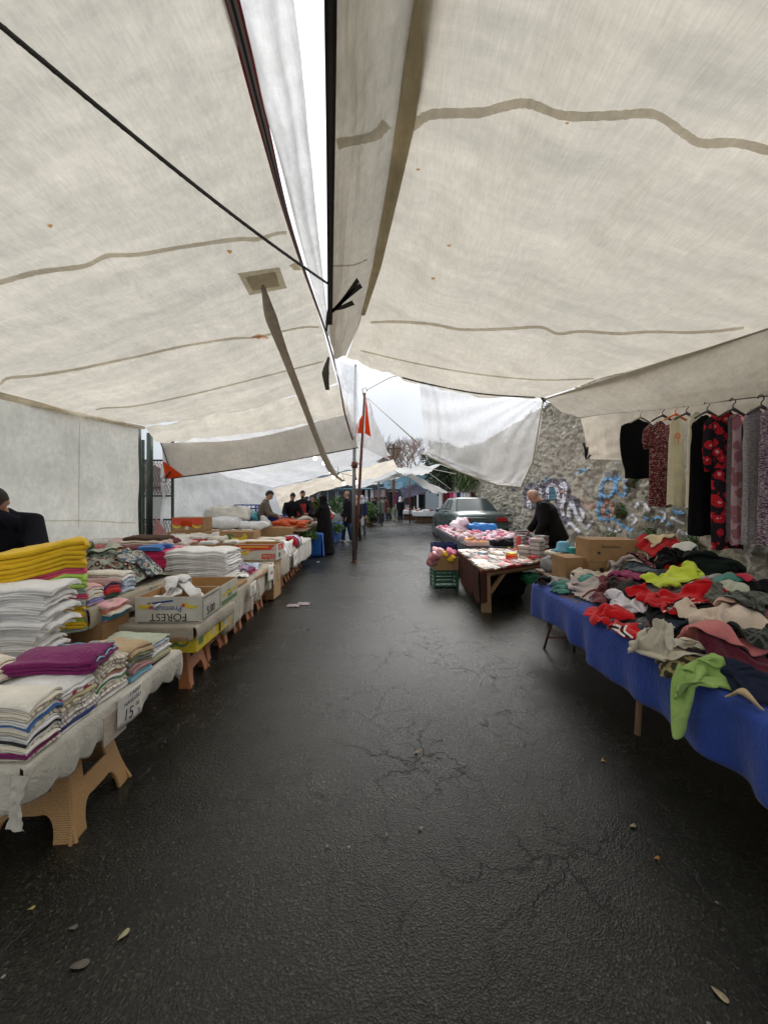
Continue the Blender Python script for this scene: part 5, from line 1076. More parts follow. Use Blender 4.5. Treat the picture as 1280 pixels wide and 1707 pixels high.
# underlying heap that nobody could count
hx, hy = np.meshgrid(np.linspace(1.58, 3.03, 60), np.linspace(.8, 3.98, 110), indexing='ij')
hp = np.stack([hx.ravel(), hy.ravel(), np.zeros(hx.size)], 1); hz = pr.h(hp) - .022 + .010 * sn(hp[:, 0], hp[:, 1], 3, 6) + .012 * sn(hp[:, 0], hp[:, 1], 5, 2.5); hp[:, 2] = hz
o = mk('clothes_heap', hp, grid_faces(60, 110), fabric((.16, .07, .07), 'spots', (.05, .07, .10), (.3, .27, .24), fr=15.0)); tag(o, 'bottom layer of mixed garments under the clothes heap', 'clothes', None, 'stuff')
FC = lambda *c, **k: fabric(tuple(c), **k)
Gs = [
 # name, label, cat, mat, px, py, zguess, rot, shape, w, h, comp
 ('garment', 'black strappy top with white edging at the far corner of the blue table', FC(.018, .018, .02), 893, 960, .66, 20, 'rect', .34, .24, (.8, .8)),
 ('garment', 'dark navy garment behind the neon one', FC(.02, .03, .05), 955, 925, .70, 0, 'rect', .4, .35, (.75, .8)),
 ('garment', 'light grey top at the far corner of the blue table', FC(.35, .35, .34), 912, 958, .68, -20, 'tee', .34, .3, (.7, .75)),
 ('garment', 'neon yellow strap top beside the teal sweater', FC(.62, .85, .03), 930, 938, .70, 75, 'rect', .10, .3, (.8, .85)),
 ('garment', 'black leggings bunched at the far end of the blue table', FC(.012, .012, .014), 945, 955, .66, 40, 'pants', .36, .5, (.6, .6)),
 ('garment', 'maroon cardigan half hidden in the far part of the heap', FC(.14, .03, .045), 1010, 985, .66, 70, 'long', .6, .5, (.7, .7)),
 ('garment', 'magenta top wedged in the middle of the heap', FC(.26, .03, .11), 1045, 978, .68, 60, 'tee', .45, .4, (.7, .7)),
 ('garment', 'rusty pink sweater in front of the cardboard boxes', FC(.36, .09, .09), 985, 935, .76, 10, 'long', .5, .4, (.7, .7)),
 ('garment', 'peach cloth lying before the cardboard boxes', FC(.60, .42, .32), 1015, 930, .76, 0, 'rect', .3, .25, (.75, .75)),
 ('garment', 'long light grey shirt next to the rusty pink sweater', FC(.30, .28, .27), 1000, 946, .73, 80, 'long', .6, .5, (.65, .8)),
 ('garment', 'cream top beside the teal sweater', FC(.50, .44, .38), 990, 965, .70, 60, 'tee', .45, .42, (.7, .7)),
 ('garment', 'teal green sweater near the far corner of the blue table', FC(.07, .22, .19), 955, 975, .69, 60, 'long', .5, .42, (.72, .75)),
 ('garment', 'dark slate sweater in the middle of the heap', FC(.06, .08, .10), 1085, 960, .76, 80, 'long', .62, .55, (.7, .75)),
 ('garment', 'pale pinkish grey shirt in the middle of the heap', FC(.42, .35, .34), 1040, 952, .76, 75, 'tee', .42, .42, (.75, .8)),
 ('garment', 'royal blue garment beneath the cream pile', FC(.02, .06, .30), 1062, 933, .80, 30, 'tee', .5, .42, (.75, .7)),
 ('garment', 'pinkish grey cardigan with dark piping at the table edge', FC(.46, .40, .40), 985, 990, .66, 75, 'long', .5, .38, (.7, .75)),
 ('garment', 'dark maroon sweatshirt at the table edge beside the white shirt', FC(.16, .045, .055), 1022, 1000, .66, 60, 'tee', .45, .36, (.65, .65)),
 ('garment', 'dark grey knit under the white shirt', FC(.045, .045, .045), 1050, 1000, .68, 80, 'tee', .45, .36, (.7, .7)),
 ('garment', 'red and black dotted blanket behind the cream pile', fabric((.20, .02, .025), 'dash', (.015, .012, .02), (.6, .55, .55), fr=130), 1085, 915, .86, 15, 'rect', .75, .55, (.8, .8)),
 ('garment', 'pale blue cloth draped behind the cream pile', FC(.26, .40, .42), 1135, 920, .88, 0, 'tee', .5, .45, (.75, .75)),
 ('garment', 'cream crumpled shirt in front of the pale blue cloth', FC(.58, .50, .36), 1115, 933, .86, 30, 'long', .6, .5, (.65, .7)),
 ('garment', 'light pink patterned blouse beside the red garments', fabric((.5, .34, .30), 'spots', (.3, .08, .1), fr=24), 1140, 945, .84, 50, 'tee', .4, .4, (.65, .7)),
 ('garment', 'bright red sweatshirt left of the black heap', FC(.46, .012, .015), 1170, 945, .88, 10, 'tee', .55, .5, (.75, .75)),
 ('garment', 'red cloth peeking out behind the black heap', FC(.42, .015, .02), 1195, 925, .90, 0, 'rect', .5, .35, (.8, .75)),
 ('garment', 'big black coat heaped at the back of the table', FC(.008, .008, .009), 1212, 935, .92, 20, 'long', .8, .6, (.62, .6)),
 ('garment', 'black sweater on top of the black coat', FC(.008, .008, .009), 1205, 932, .96, -20, 'tee', .55, .5, (.65, .65)),
 ('garment', 'dark slate leggings before the red sweatshirt', FC(.05, .055, .065), 1160, 962, .82, 85, 'pants', .3, .6, (.65, .8)),
 ('garment', 'rust orange knit right of the slate leggings', FC(.30, .09, .035), 1215, 965, .84, 80, 'tee', .4, .4, (.7, .7)),
 ('garment', 'black and bottle green tracksuit at the right frame edge', FC(.008, .014, .012), 1262, 950, .90, 60, 'long', .7, .6, (.65, .7)),
 ('garment', 'white cloth on top of the bottle green tracksuit', FC(.62, .62, .58), 1272, 927, .96, 20, 'rect', .24, .2, (.85, .85)),
 ('garment', 'cream knit lying on the back of the bottle green tracksuit', FC(.62, .50, .32), 1255, 915, .96, 10, 'rect', .4, .16, (.8, .8)),
 ('garment', 'black leggings under the teal sock pile', FC(.01, .01, .012), 1240, 985, .82, 80, 'rect', .4, .35, (.75, .75)),
 ('garment', 'teal green roll beside the red sock', FC(.07, .22, .19), 1212, 977, .84, 80, 'rect', .2, .24, (.7, .8)),
 ('garment', 'raspberry red sock-like roll beside the teal roll', FC(.45, .03, .06), 1242, 980, .84, 80, 'rect', .12, .16, (.7, .8)),
 ('garment', 'grey marl cloth left of the teal roll', FC(.36, .34, .36), 1188, 972, .84, 60, 'rect', .2, .24, (.7, .8)),
 ('garment', 'lime green top above the red jacket', FC(.52, .62, .06), 1130, 972, .79, 85, 'tee', .5, .45, (.65, .85)),
 ('garment', 'sage coloured shirt right of the red jacket', FC(.42, .44, .36), 1195, 993, .80, 60, 'tee', .45, .4, (.65, .75)),
 ('garment', 'white cotton shirt flopping towards the table edge', FC(.66, .65, .70), 1062, 1008, .71, 65, 'tee', .52, .48, (.78, .78)),
 ('garment', 'small red sweatshirt slipping over the table edge', FC(.50, .008, .012), 1012, 1026, .65, 80, 'long', .42, .32, (.75, .75)),
 ('garment', 'black jersey lining spread below the red jacket', FC(.012, .012, .014), 1150, 1035, .72, 70, 'tee', .62, .5, (.8, .8)),
 ('garment', 'big red zip jacket spread over the middle of the heap', FC(.48, .006, .012), 1135, 1005, .76, 75, 'tee', .62, .6, (.8, .8)),
 ('garment', 'navy cloth poking out under the red jacket', FC(.025, .035, .06), 1112, 1046, .71, 40, 'rect', .24, .2, (.8, .8)),
 ('garment', 'red tracksuit top with black and white sleeve stripes at the table edge', FC(.52, .008, .012), 1040, 1050, .64, 60, 'rect', .30, .26, (.8, .8)),
 ('garment', 'pinkish cream blouse right of the beige sweater', FC(.60, .50, .42), 1205, 1035, .76, 70, 'tee', .5, .45, (.68, .7)),
 ('garment', 'brown patterned scarf under the beige sweater', fabric((.34, .27, .14), 'spots', (.05, .05, .03), fr=26), 1140, 1100, .66, 60, 'rect', .3, .3, (.8, .8)),
 ('garment', 'beige long-sleeved sweater hanging over the table edge', FC(.60, .56, .46), 1112, 1078, .70, 78, 'long', .55, .46, (.75, .85)),
 ('garment', 'cream sweater lying across the beige one', FC(.64, .60, .50), 1165, 1062, .76, 20, 'long', .6, .42, (.66, .7)),
 ('garment', 'burgundy trousers at the table edge near the right frame', FC(.10, .015, .03), 1232, 1110, .68, 90, 'rect', .32, .3, (.8, .8)),
 ('garment', 'light green T-shirt hanging down over the blue cloth', FC(.30, .46, .14), 1172, 1128, .66, 94, 'rect', .31, .44, (.97, 1.0)),
 ('garment', 'navy underwear bundle at the right frame edge', FC(.015, .02, .04), 1250, 1140, .67, 60, 'rect', .3, .28, (.7, .7)),
 ('garment', 'salmon pink trousers near the right frame edge', FC(.52, .17, .17), 1240, 1070, .76, 80, 'pants', .34, .6, (.8, .85)),
 ('garment', 'peach collar cloth above the salmon trousers', FC(.62, .42, .34), 1215, 1010, .82, 40, 'rect', .25, .16, (.8, .8)),
 ('garment', 'grey checked flannel shirt at the right frame edge', fabric((.12, .13, .11), 'plaid', (.05, .055, .05), fr=9), 1262, 1000, .86, 70, 'tee', .5, .5, (.7, .75)),
 ('garment', 'dark plaid scarf crossing the salmon trousers', fabric((.025, .03, .03), 'plaid', (.11, .12, .11), fr=8), 1265, 1048, .82, 50, 'rect', .36, .3, (.85, .85)),
 ('garment', 'beige lace-edged top at the table edge by the right frame', FC(.5, .38, .22), 1250, 1168, .64, 80, 'rect', .12, .14, (.9, .9)),
]
GO = {}
for i, (nm, lb, mt, px, py, z, rt, sh, w, h, cp) in enumerate(Gs):
    q = onz(px, py, z); 
    xx = max(q.x, 1.53 if ('edge' not in lb and 'hanging' not in lb and 'slipping' not in lb) else 1.50)
    if 'hanging' in lb: xx = 1.50
    o = garment(pr, nm, lb, 'clothes', mt, min(xx, 2.85), min(q.y, 3.95), rt, sh, w * (1.2 if max(w, h) > .3 else 1), h * (1.2 if max(w, h) > .3 else 1), comp=(cp[0] * .92, cp[1] * .92), seed=500 + 7 * i, **(dict(dome=.006, fold=.010) if 'hanging' in lb else {})); GO[lb] = o
def trim(o, w, pts, mat, name='trim', off=.006):
    dg = bpy.context.evaluated_depsgraph_get(); dg.update(); e = o.evaluated_get(dg); me = e.to_mesh(); vv = [o.matrix_world @ v.co if False else v.co + o.location for v in me.vertices]; bv = BVHTree.FromPolygons([tuple(v) for v in vv], [tuple(p.vertices) for p in me.polygons]); e.to_mesh_clear()
    before = set(bpy.data.objects); ribbon(name, bv, pts, w, mat, None, off, 5)
    for n in set(bpy.data.objects) - before: n.parent = o; n.location = -o.location
tr = GO['red tracksuit top with black and white sleeve stripes at the table edge']
for dy, m_ in ((0, TC['white']), (4, TC['black']), (8, TC['white'])): trim(tr, 3.5, [(1012, 1040 + dy), (1022, 1041 + dy), (1032, 1044 + dy)], m_)
for dx_, m_ in ((0, TC['white']), (5, TC['black']), (10, TC['white'])): trim(tr, 3.5, [(1034 + dx_, 1042), (1031 + dx_, 1052), (1040 + dx_, 1060), (1046 + dx_, 1064)], m_)
rj = GO['big red zip jacket spread over the middle of the heap']
trim(rj, 2.2, [(1100, 1022), (1125, 1012), (1150, 1006), (1175, 1004), (1200, 1004)], TC['white']); trim(rj, 6, [(1108, 1016), (1120, 1008), (1135, 1001), (1150, 997)], TC['black']); trim(rj, 1.4, [(1112, 1014), (1135, 1006), (1158, 998)], TC['white'])
trim(rj, 6, [(1131, 1012), (1134, 1013), (1137, 1012)], TC['white'], 'button', .01)
trim(GO['pinkish grey cardigan with dark piping at the table edge'], 3, [(970, 996), (985, 985), (1005, 982)], TC['maroon'])
# cardboard boxes at the back of the blue table
b1 = carton('closed brown cardboard box with dark print, lower of the two by the wall', (2.18, 4.08, .62), R(-4), .50, .34, .2, lid=True)
b2 = carton('brown cardboard box with printed lettering, upper of the two by the wall', (2.18, 4.08, .828), R(-4), .50, .34, .235, lid=True)
text_mesh('Ekstradem', .045, M_cblack, b2, Matrix.Translation((.22, -.003, .165)) @ Matrix.Rotation(R(90), 4, 'X'), .0004)
for u in (.1, .40): decal(b2, 'f', .5, .34, disc(u, .1, .017), M_cblack); 
decal(b1, 'f', .5, .34, disc(.13, .13, .025), M_cblack)
b3 = carton('smaller brown cardboard box left of the two stacked boxes', (1.96, 4.15, .62), R(3), .24, .3, .24, lid=True)
mb = MB(); mb.box(1.9, 4.06, .59, 2.9, 4.6, .617); r_ = mb.build('support_board', M_dwood); tag(r_, 'dark board carrying the cardboard boxes behind the clothes heap', 'board')
mb = MB()
for x in (1.95, 2.85):
    for y in (4.1, 4.55): mb.box(x - .02, y - .02, 0, x + .02, y + .02, .588)
mb.build('leg', M_dwood, r_)

# ---- crumpled heaps on the left
pl = Pile(-3.6, -1.9, 2.4, 5.2, lambda X, Y: .75 + .20 * np.exp(-(((X + 2.42) / .34) ** 2 + ((Y - 3.42) / .36) ** 2) ** 1.5)); pl.topz = .75
hv = np.stack([a.ravel() for a in np.meshgrid(np.linspace(-2.82, -2.08, 34), np.linspace(2.95, 3.85, 40), indexing='ij')], 1); hv = np.c_[hv, np.zeros(len(hv))]; hv[:, 2] = pl.h(hv) - .004
M_pat = fabric((.26, .30, .25), 'floral', (.12, .03, .025), (.6, .52, .42), fr=22)
o = mk('scarf_heap', hv, grid_faces(34, 40), M_pat); tag(o, 'bottom of the heap of patterned scarves on the raised table', 'scarves', None, 'stuff')
for i, (x, y, rt, w, h, mt, lb) in enumerate([(-2.55, 3.35, 10, .5, .5, fabric((.30, .36, .30), 'spots', (.15, .2, .16), fr=30), 'sage printed scarf on the left of the patterned heap'), (-2.3, 3.25, 50, .5, .45, M_pat, 'dark floral scarf at the front of the patterned heap'), (-2.25, 3.55, 100, .45, .5, fabric((.4, .42, .36), 'floral', (.05, .09, .12), (.1, .03, .03), fr=26), 'grey and navy floral scarf at the right of the patterned heap'), (-2.45, 3.6, 20, .35, .4, FC(.38, .24, .10), 'ochre cloth on top of the patterned heap'), (-2.62, 3.5, -30, .5, .4, fabric((.34, .40, .33), 'spots', (.5, .5, .42), fr=20), 'pale sage scarf at the top left of the patterned heap'), (-2.22, 3.40, 30, .3, .35, fabric((.1, .14, .2), 'floral', (.5, .5, .45), (.35, .1, .05), fr=30), 'navy scarf with pale flowers in the patterned heap')]):
    garment(pl, 'scarf', lb, 'scarf', mt, x, y, rt, 'rect', w, h, comp=(.6, .62), seed=900 + 11 * i, amp=.045)
pl2 = Pile(-4.3, -1.5, 3.6, 9.2, lambda X, Y: .63 + 0 * X); pl2.topz = .6
for i, (x, y, rt, w, h, mt, lb) in enumerate([(-3.0, 3.75, 30, .7, .35, TC['brown'], 'brown blanket crumpled behind the rainbow stack'), (-2.8, 3.5, -20, .45, .3, TC['olive'], 'olive cloth crumpled beside the brown blanket')]):
    garment(pl, 'blanket', lb, 'blanket', mt, x + .15, y - .15, rt, 'rect', w, h, comp=(.6, .7), seed=950 + i)
# white cloths in the fruit carton, red carton and on the linen tables
pf = Pile(-2.1, -1.3, 2.8, 3.9, lambda X, Y: .66 + .10 * np.exp(-(((X + 1.62) / .16) ** 2 + ((Y - 3.1) / .12) ** 2))); pf.topz = .6
for i, (x, y, rt, sh, w, h, lb) in enumerate([(-1.72, 3.08, 20, 'tee', .42, .34, 'white baby vest on the left in the fruit carton'), (-1.58, 3.12, 70, 'tee', .40, .36, 'white cotton top heaped in the middle of the fruit carton'), (-1.68, 3.15, 120, 'rect', .30, .3, 'white cloth at the back of the fruit carton')]):
    garment(pf, 'white_cloth', lb, 'cloth', TC['white'], x, y, rt, sh, w, h, comp=(.62, .6), seed=970 + 3 * i, lift=.05, amp=.05)
po = Pile(-3.0, -1.3, 3.6, 9.2, lambda X, Y: np.where(X < -1.55 - .05 * (Y - 4), .585, .1), edge=None); po.topz = .58
items = [(-1.72, 4.55, 10, .35, .3, 'white', 'white socks bundle on the beige cloth next to the big sheets'), (-1.66, 4.75, 40, .3, .28, 'hot pink', 'hot pink knit top on the long beige cloth'), (-1.75, 5.05, 60, .45, .4, 'pale blue', 'faded denim shirt at the far end of the long beige cloth'), (-1.95, 4.95, 20, .4, .4, 'cream', 'cream cloth behind the faded denim shirt'), (-1.68, 4.62, -20, .2, .3, 'lilac', 'lilac-striped cloth beside the hot pink top'),
 (-1.85, 6.55, 80, .5, .4, 'ivory', 'ivory cloth spilling beside the red carton'), (-1.72, 6.75, 90, .6, .28, 'white', 'white cloth trailing over the edge past the red carton'), (-2.1, 7.0, 30, .5, .4, 'cream', 'cream blanket past the red carton'), (-1.95, 8.1, 60, .5, .4, 'white', 'crumpled white shirt near the far end of the linen table'), (-2.2, 8.4, 20, .5, .45, 'plum', 'plum cloth near the far end of the linen table'), (-2.35, 8.1, -20, .4, .4, 'grey', 'grey cloth beside the plum cloth'), (-1.9, 8.6, 30, .4, .35, 'ivory', 'ivory cloth at the very end of the linen table')]
for i, (x, y, rt, w, h, c_, lb) in enumerate(items): garment(po, 'cloth', lb, 'cloth', TC[c_], x, y, rt, 'tee' if i % 2 else 'rect', w, h, comp=(.62, .62), seed=1000 + 5 * i, amp=.05)
stack('the cream pile behind the red carton', (-1.85, 6.35, .60), 0, .3, .6, [('ivory', 2, .022), ('cream', 2, .025), ('ivory', 2, .025), ('cream', 2, .03)], .02, kind='sheet')
stack('the white pile past the red carton', (-1.9, 7.1, .62), 0, .35, .5, [('ivory', 2, .025), ('white', 2, .025), ('cream', 2, .028)], .02, kind='sheet')
for i, (c_, lb) in enumerate([('red', 'red rolled cloth hanging at the edge past the red carton'), ('navy', 'navy rolled cloth beside the red roll'), ('white', 'white rolled cloth beside the navy roll'), ('lilac', 'lilac rolled cloth last of the hanging rolls')]):
    mb = MB(); mb.tube([(-.25, 0, .10), (-.06, 0, .11), (0, 0, .06), (.02, 0, -.06)], [.05, .052, .055, .045], 10); o = mb.build('rolled_cloth', TC[c_], smooth=True, loc=(-1.72, 7.42 + .12 * i, .62)); tag(o, lb, 'cloth')
def pillow(name, label, cat, loc, sz, mat, rz=0, seed=0, grp=None):
    v, f = [], []; mb = MB(); mb.ell((0, 0, 0), (1, 1, 1), 16, 10); vv = np.array([tuple(p) for p in mb.v]); vv = np.sign(vv) * np.abs(vv) ** .55; vv *= np.array(sz) / 2
    vv += .12 * min(sz) * np.stack([sn(vv[:, 0], vv[:, 1] + vv[:, 2], seed + k, 4 / max(sz) * .8) for k in range(3)], 1); vv[:, 2] += sz[2] / 2
    o = mk(name, vv, mb.f, mat, loc=loc, rot=(0, 0, rz)); tag(o, label, cat, grp); return o
M_poly = simple('clear_wrap', (.62, .60, .58), .3, var=.1); M_polyp = simple('pink_wrap', (.66, .48, .47), .35)
sp = [('white', M_poly), ('pale pink', M_polyp), ('ivory', TC['ivory']), ('striped', TC['white banded'])]
rr = random.Random(4)
grid_l = []
k = 0
for row_i, yy in enumerate([5.45, 5.95, 6.6, 7.1, 7.7, 8.3]):
    for col_i in range(4):
        x = -4.0 + col_i * .34 + rr.uniform(-.04, .04)
        if row_i in (1, 2) and col_i > 1: continue
        for lv in range(2 if row_i else 3):
            wd, mt = sp[(k * 7 + lv) % 4]; k += 1
            pillow('bedding_pack', 'wrapped pastel bedding set lying flat on the rear bedding board', 'bedding', (x, yy + rr.uniform(-.05, .05), .625 + lv * .10), (.36, .42, .11), mt, rr.uniform(-.3, .3), 40 + k, 'wrapped bedding sets on the rear board')
pillow('pillow', 'plump white pillow on the bedding by the white tent wall', 'pillow', (-3.75, 9.0, .83), (.75, .5, .24), TC['white'], .1, 61); pillow('pillow', 'flatter white pillow right of the plump one', 'pillow', (-3.1, 9.1, .80), (.7, .4, .17), TC['white'], -.05, 63)
pillow('sack', 'big whitish sack slumped on the back of the stall beside the orange carton', 'sack', (-3.85, 9.5, .98), (1.15, .5, .34), TC['ivory'], -.1, 65)
mb = MB(); mb.box(-4.4, 9.15, .55, -2.2, 9.9, .82); tag(mb.build('support_board', M_card), 'low cartons under the pillows and the big sack', 'box')
pillow('cushion', 'light pink blanket spread behind the bright pink pile', 'blanket', (-2.75, 4.75, .76), (.9, .5, .14), TC['light pink'], .1, 69)
pillow('cushion', 'pale lime cushion among the bedding', 'cushion', (-3.2, 5.4, .84), (.4, .16, .08), TC['lime'], .1, 70)
def crate(label, loc, rz, w, d, h, mat, cols=5, rows_=3, grp=None):
    r = empty('plastic_crate', loc, rz, label, 'crate', grp); mb = MB(); t = .012
    for x, y in ((0, 0), (w - .03, 0), (0, d - .03), (w - .03, d - .03)): mb.box(x, y, 0, x + .03, y + .03, h)
    mb.build('corner_post', mat, r); mb = MB(); mb.box(.031, .031, .015, w - .031, d - .031, .025); mb.build('base', mat, r)
    for nm, ax in (('long_side', 0), ('short_side', 1)):
        for s in (0, 1):
            mb = MB()
            for k in range(rows_ + 1):
                z = .02 + (h - .05) * k / rows_
                if ax == 0: y = s * (d - t); mb.box(.031, y, z, w - .031, y + t, z + .03)
                else: x = s * (w - t); mb.box(x, .031, z, x + t, d - .031, z + .03)
            for k in range(1, cols):
                if ax == 0: x = w * k / cols; y = s * (d - t) + .003; mb.box(x, y, .02, x + .01, y + .004, h - .02)
                else: y = d * k / cols; x = s * (w - t) + .003; mb.box(x, y, .02, x + .004, y + .01, h - .02)
            mb.build(nm, mat, r)
    return r
M_cb = simple('blue_plastic', (.02, .06, .36), .4); M_cg = simple('green_plastic', (.02, .11, .06), .4); M_cn = simple('navy_plastic', (.02, .03, .12), .4); M_cteal = simple('teal_plastic', (.03, .35, .33), .4)
crate('blue plastic crate on end by the white tent wall', (-4.15, 10.6, 1.0), .0, .62, .3, .35, M_cb); mb = MB(); mb.box(-4.3, 10.5, 0, -3.2, 11, .99); tag(mb.build('carton', M_dwood), 'dark stack of cases below the blue crate', 'box')
# ================================================================ RIGHT: PACKET TABLE
def ngrid(o, w): return o
# wooden table, corners (skewed parallelogram)
N0, L0, R0 = V((1.27, 5.0, 0)), V((1.31, 6.80, 0)), V((2.62, 5.92, 0)); U0 = R0 - N0; V0 = L0 - N0
def tp(u, v, z): return N0 + U0 * u + V0 * v + V((0, 0, z))
wt_ = empty('wooden_table', N0, 0, 'rough wooden table draped in dark brown under the stocking packets', 'table')
mb = MB(); q = [tp(0, 0, .54), tp(1, 0, .54), tp(1, 1, .54), tp(0, 1, .54)]; mb.add([p - N0 for p in q] + [p - N0 + V((0, 0, .03)) for p in q], [(3, 2, 1, 0), (4, 5, 6, 7), (0, 1, 5, 4), (1, 2, 6, 5), (2, 3, 7, 6), (3, 0, 4, 7)]); mb.build('tabletop', M_wood, wt_)
for i, (a, b) in enumerate([((.05, .03, .54), (1.36, 5.1, 0)), ((.06, .9, .54), (1.42, 6.6, 0)), ((.93, .06, .54), (2.5, 6.0, 0)), ((.93, .9, .54), (2.5, 7.4, 0))]):
    mb = MB(); p = tp(*a) - N0; e = V(b) - N0
    for s in (0,): mb.add([p + V((x, y, 0)) for x in (-.06, .06) for y in (-.035, .035)] + [e + V((x, y, 0)) for x in (-.06, .06) for y in (-.035, .035)], [(0, 1, 3, 2), (4, 6, 7, 5), (0, 4, 5, 1), (1, 5, 7, 3), (3, 7, 6, 2), (2, 6, 4, 0)])
    mb.build('leg', M_wood, wt_)
mb = MB(); a, b_ = tp(.02, .01, .50) - N0, tp(.98, .01, .50) - N0; mb.tube([a, b_], .035, 4); mb.tube([tp(.09, .02, .22) - N0, tp(.3, .02, .5) - N0], .03, 4); mb.build('apron', M_wood, wt_)
M_mar = fabric((.12, .02, .018))
v, f = surf([[tp(u, -.015, .576) for u in (-.01, .5, 1.01)], [tp(u, 1, .576) for u in (-.01, .5, 1.01)]], 12, 12); o = mk('tablecloth', v, f, M_mar); tag(o, 'dark red cloth on top of the wooden packet table', 'tablecloth')
v, f = surf([[tp(-.012, v_, .575 - k * dz) + V((-.02 - .015 * math.sin(v_ * 23 + k), 0, 0)) for k in range(5)] for v_, dz in [(i / 16, .10 + .015 * math.sin(i * 1.4)) for i in range(17)]], 60, 12); mk('side_drop', v, f, M_brn, o)
v, f = surf([[tp(u, -.018, .577 - k * .02 - .0) + V((0, -.006 * k, 0)) for k in range(3)] for u in np.linspace(-.01, 1, 12)], 40, 4); mk('front_edge', v, f, M_mar, o)
v, f = surf([[tp(u, -.014, .56 - k * .1) + V((.01 * math.sin(u * 90), -.01 - .01 * k, 0)) for k in range(5)] for u in np.linspace(-.01, .06, 8)], 24, 10); mk('side_drop', v, f, M_brn, o)
pk = [simple('packet_white', (.62, .60, .58), .3), simple('packet_beige', (.45, .33, .22), .35), simple('packet_red', (.5, .04, .04), .35), simple('packet_dark', (.06, .05, .05), .3), simple('packet_grey', (.3, .29, .3), .3), simple('packet_pink', (.6, .25, .28), .35)]
rr = random.Random(8); mb0 = MB(); mb0.box(-.05, -.075, 0, .05, .075, .014); pkt = []
for m_ in pk:
    mbx = MB(); mbx.box(-.05, -.075, 0, .05, .075, .014); mbx.cur = 1; mbx.box(-.032, -.055, .0145, .032, .0, .0158); o = mbx.build('packet', [m_, pk[(pk.index(m_) + 2) % 6]], bevel=.004); pkt.append(o)
n = 0
GP = 'stocking packets laid out on the dark red table'
for j in range(9):
    for i in range(10):
        k = rr.choice([0, 0, 1, 1, 3, 4, 2, 0]); o = pkt[k] if n < 0 else pkt[k].copy(); 
        if o.name not in COL.objects: COL.objects.link(o)
        p = tp(.05 + i * .088 + rr.uniform(-.01, .01), .03 + j * .105, .579); o.location = p; o.rotation_euler = (rr.uniform(0, .22), rr.uniform(-.1, .1), R(35) + rr.uniform(-.25, .25)); o.scale = (1.25, 1.3, 1.8); tag(o, 'small stocking packet lying in rows on the dark red table', 'packet', GP); n += 1
for (u, v_, cnt, lb) in [(.80, .10, 15, 'in the tall tidy stack at the near right of the table'), (.92, .18, 16, 'in the red and white stack at the right table end'), (.70, .22, 9, 'in the short stack by the small box on the dark red table'), (.86, .62, 13, 'in the leaning stack by the bald man'), (.97, .3, 12, 'in the last stack beside the cardboard box')]:
    for k in range(cnt):
        o = pkt[2 if (k % 4 == 1 and 'red and white' in lb) else (0 if k % 3 else 4)].copy(); COL.objects.link(o); o.scale = (1.25, 1.25, 1.4); o.location = tp(u, v_, .58 + k * .021) + V((rr.uniform(-.015, .015), rr.uniform(-.015, .015), 0)); o.rotation_euler = (0, 0, .6 + rr.uniform(-.2, .2))
        tag(o, 'flat packet ' + lb, 'packet', 'stacked packets ' + lb)
for o in pkt: bpy.data.objects.remove(o)
for lb, u, v_, c, rz in [('yellow carton lying on the stocking packets', .55, .32, M_cyel, .5), ('orange display box among the packets', .48, .2, M_orange, .4), ('small blue and white box at the left of the packet table', .22, .55, simple('pale_blue_box', (.45, .55, .7), .5), .8), ('bright red box at the near right of the packet table', .72, .04, pk[2], .5)]:
    mb = MB(); mb.box(-.07, -.05, 0, .07, .05, .05); mb.cur = 1; mb.box(-.05, -.052, .012, .05, -.0505, .035); tag(mb.build('small_box', [c, pk[0]], loc=tp(u, v_, .60), rot=(.1, 0, rz), bevel=.003), lb, 'box')
def fluff(name, label, cat, loc, r_, mat, seed, grp=None, sq=.7, n=14):
    mb = MB(); mb.ell((0, 0, 0), (1, 1, 1), n, 9); v = np.array([tuple(p) for p in mb.v]); d = 1 + .28 * sn(v[:, 0] + v[:, 2], v[:, 1] - v[:, 2] * .7, seed, .5) + .12 * sn(v[:, 0] * 1.2, v[:, 1] + v[:, 2], seed + 1, 1.5)
    v = v * d[:, None] * r_; v[:, 2] = v[:, 2] * sq + r_ * sq * .8; o = mk(name, v, mb.f, mat, loc=loc); tag(o, label, cat, grp); return o
M_pk = [fabric((.72, .42, .45)), fabric((.68, .55, .58)), fabric((.62, .18, .26)), fabric((.75, .30, .05)), fabric((.02, .018, .02)), fabric((.75, .12, .3)), fabric((.42, .30, .26))]
for i in range(14):
    fluff('hair_band', 'small fuzzy orange and brown band on the back of the packet table', 'hair band', tp(.30 + rr.random() * .5, .6 + rr.random() * .35, .585), .035, [M_pk[3], M_pk[4], M_pk[6], TC['yellow']][i % 4], 300 + i, 'fuzzy bands on the back of the packet table')
# red upright paddle brush shape and hat
mb = MB(); mb.tube([(0, 0, 0), (0, 0, .08), (0, 0, .1), (.01, 0, .26), (.01, 0, .30)], [.015, .015, .04, .045, .02], 10, ry=.012); tag(mb.build('paddle', simple('coral', (.65, .09, .09), .4), smooth=True, loc=tp(.72, .45, .58)), 'coral red upright packet standing near the bald man', 'packet')
mb = MB(); mb.tube([(0, 0, 0), (0, 0, .004), (0, 0, .02), (0, 0, .1), (0, 0, .115)], [.14, .15, .085, .075, .05], 20); tag(mb.build('sun_hat', simple('blue_hat', (.15, .42, .6), .7), smooth=True, loc=(2.22, 4.75, .86)), 'small light blue hat behind the packet stacks', 'hat')
pillow('cushion', 'yellow and white folded bag under the light blue hat', 'bag', (2.2, 4.78, .80), (.36, .26, .06), TC['cream'], .2, 90)
pillow('cushion', 'dark grey bag beside the cardboard boxes', 'bag', (2.3, 4.85, .58), (.6, .4, .2), TC['grey'], .2, 91)
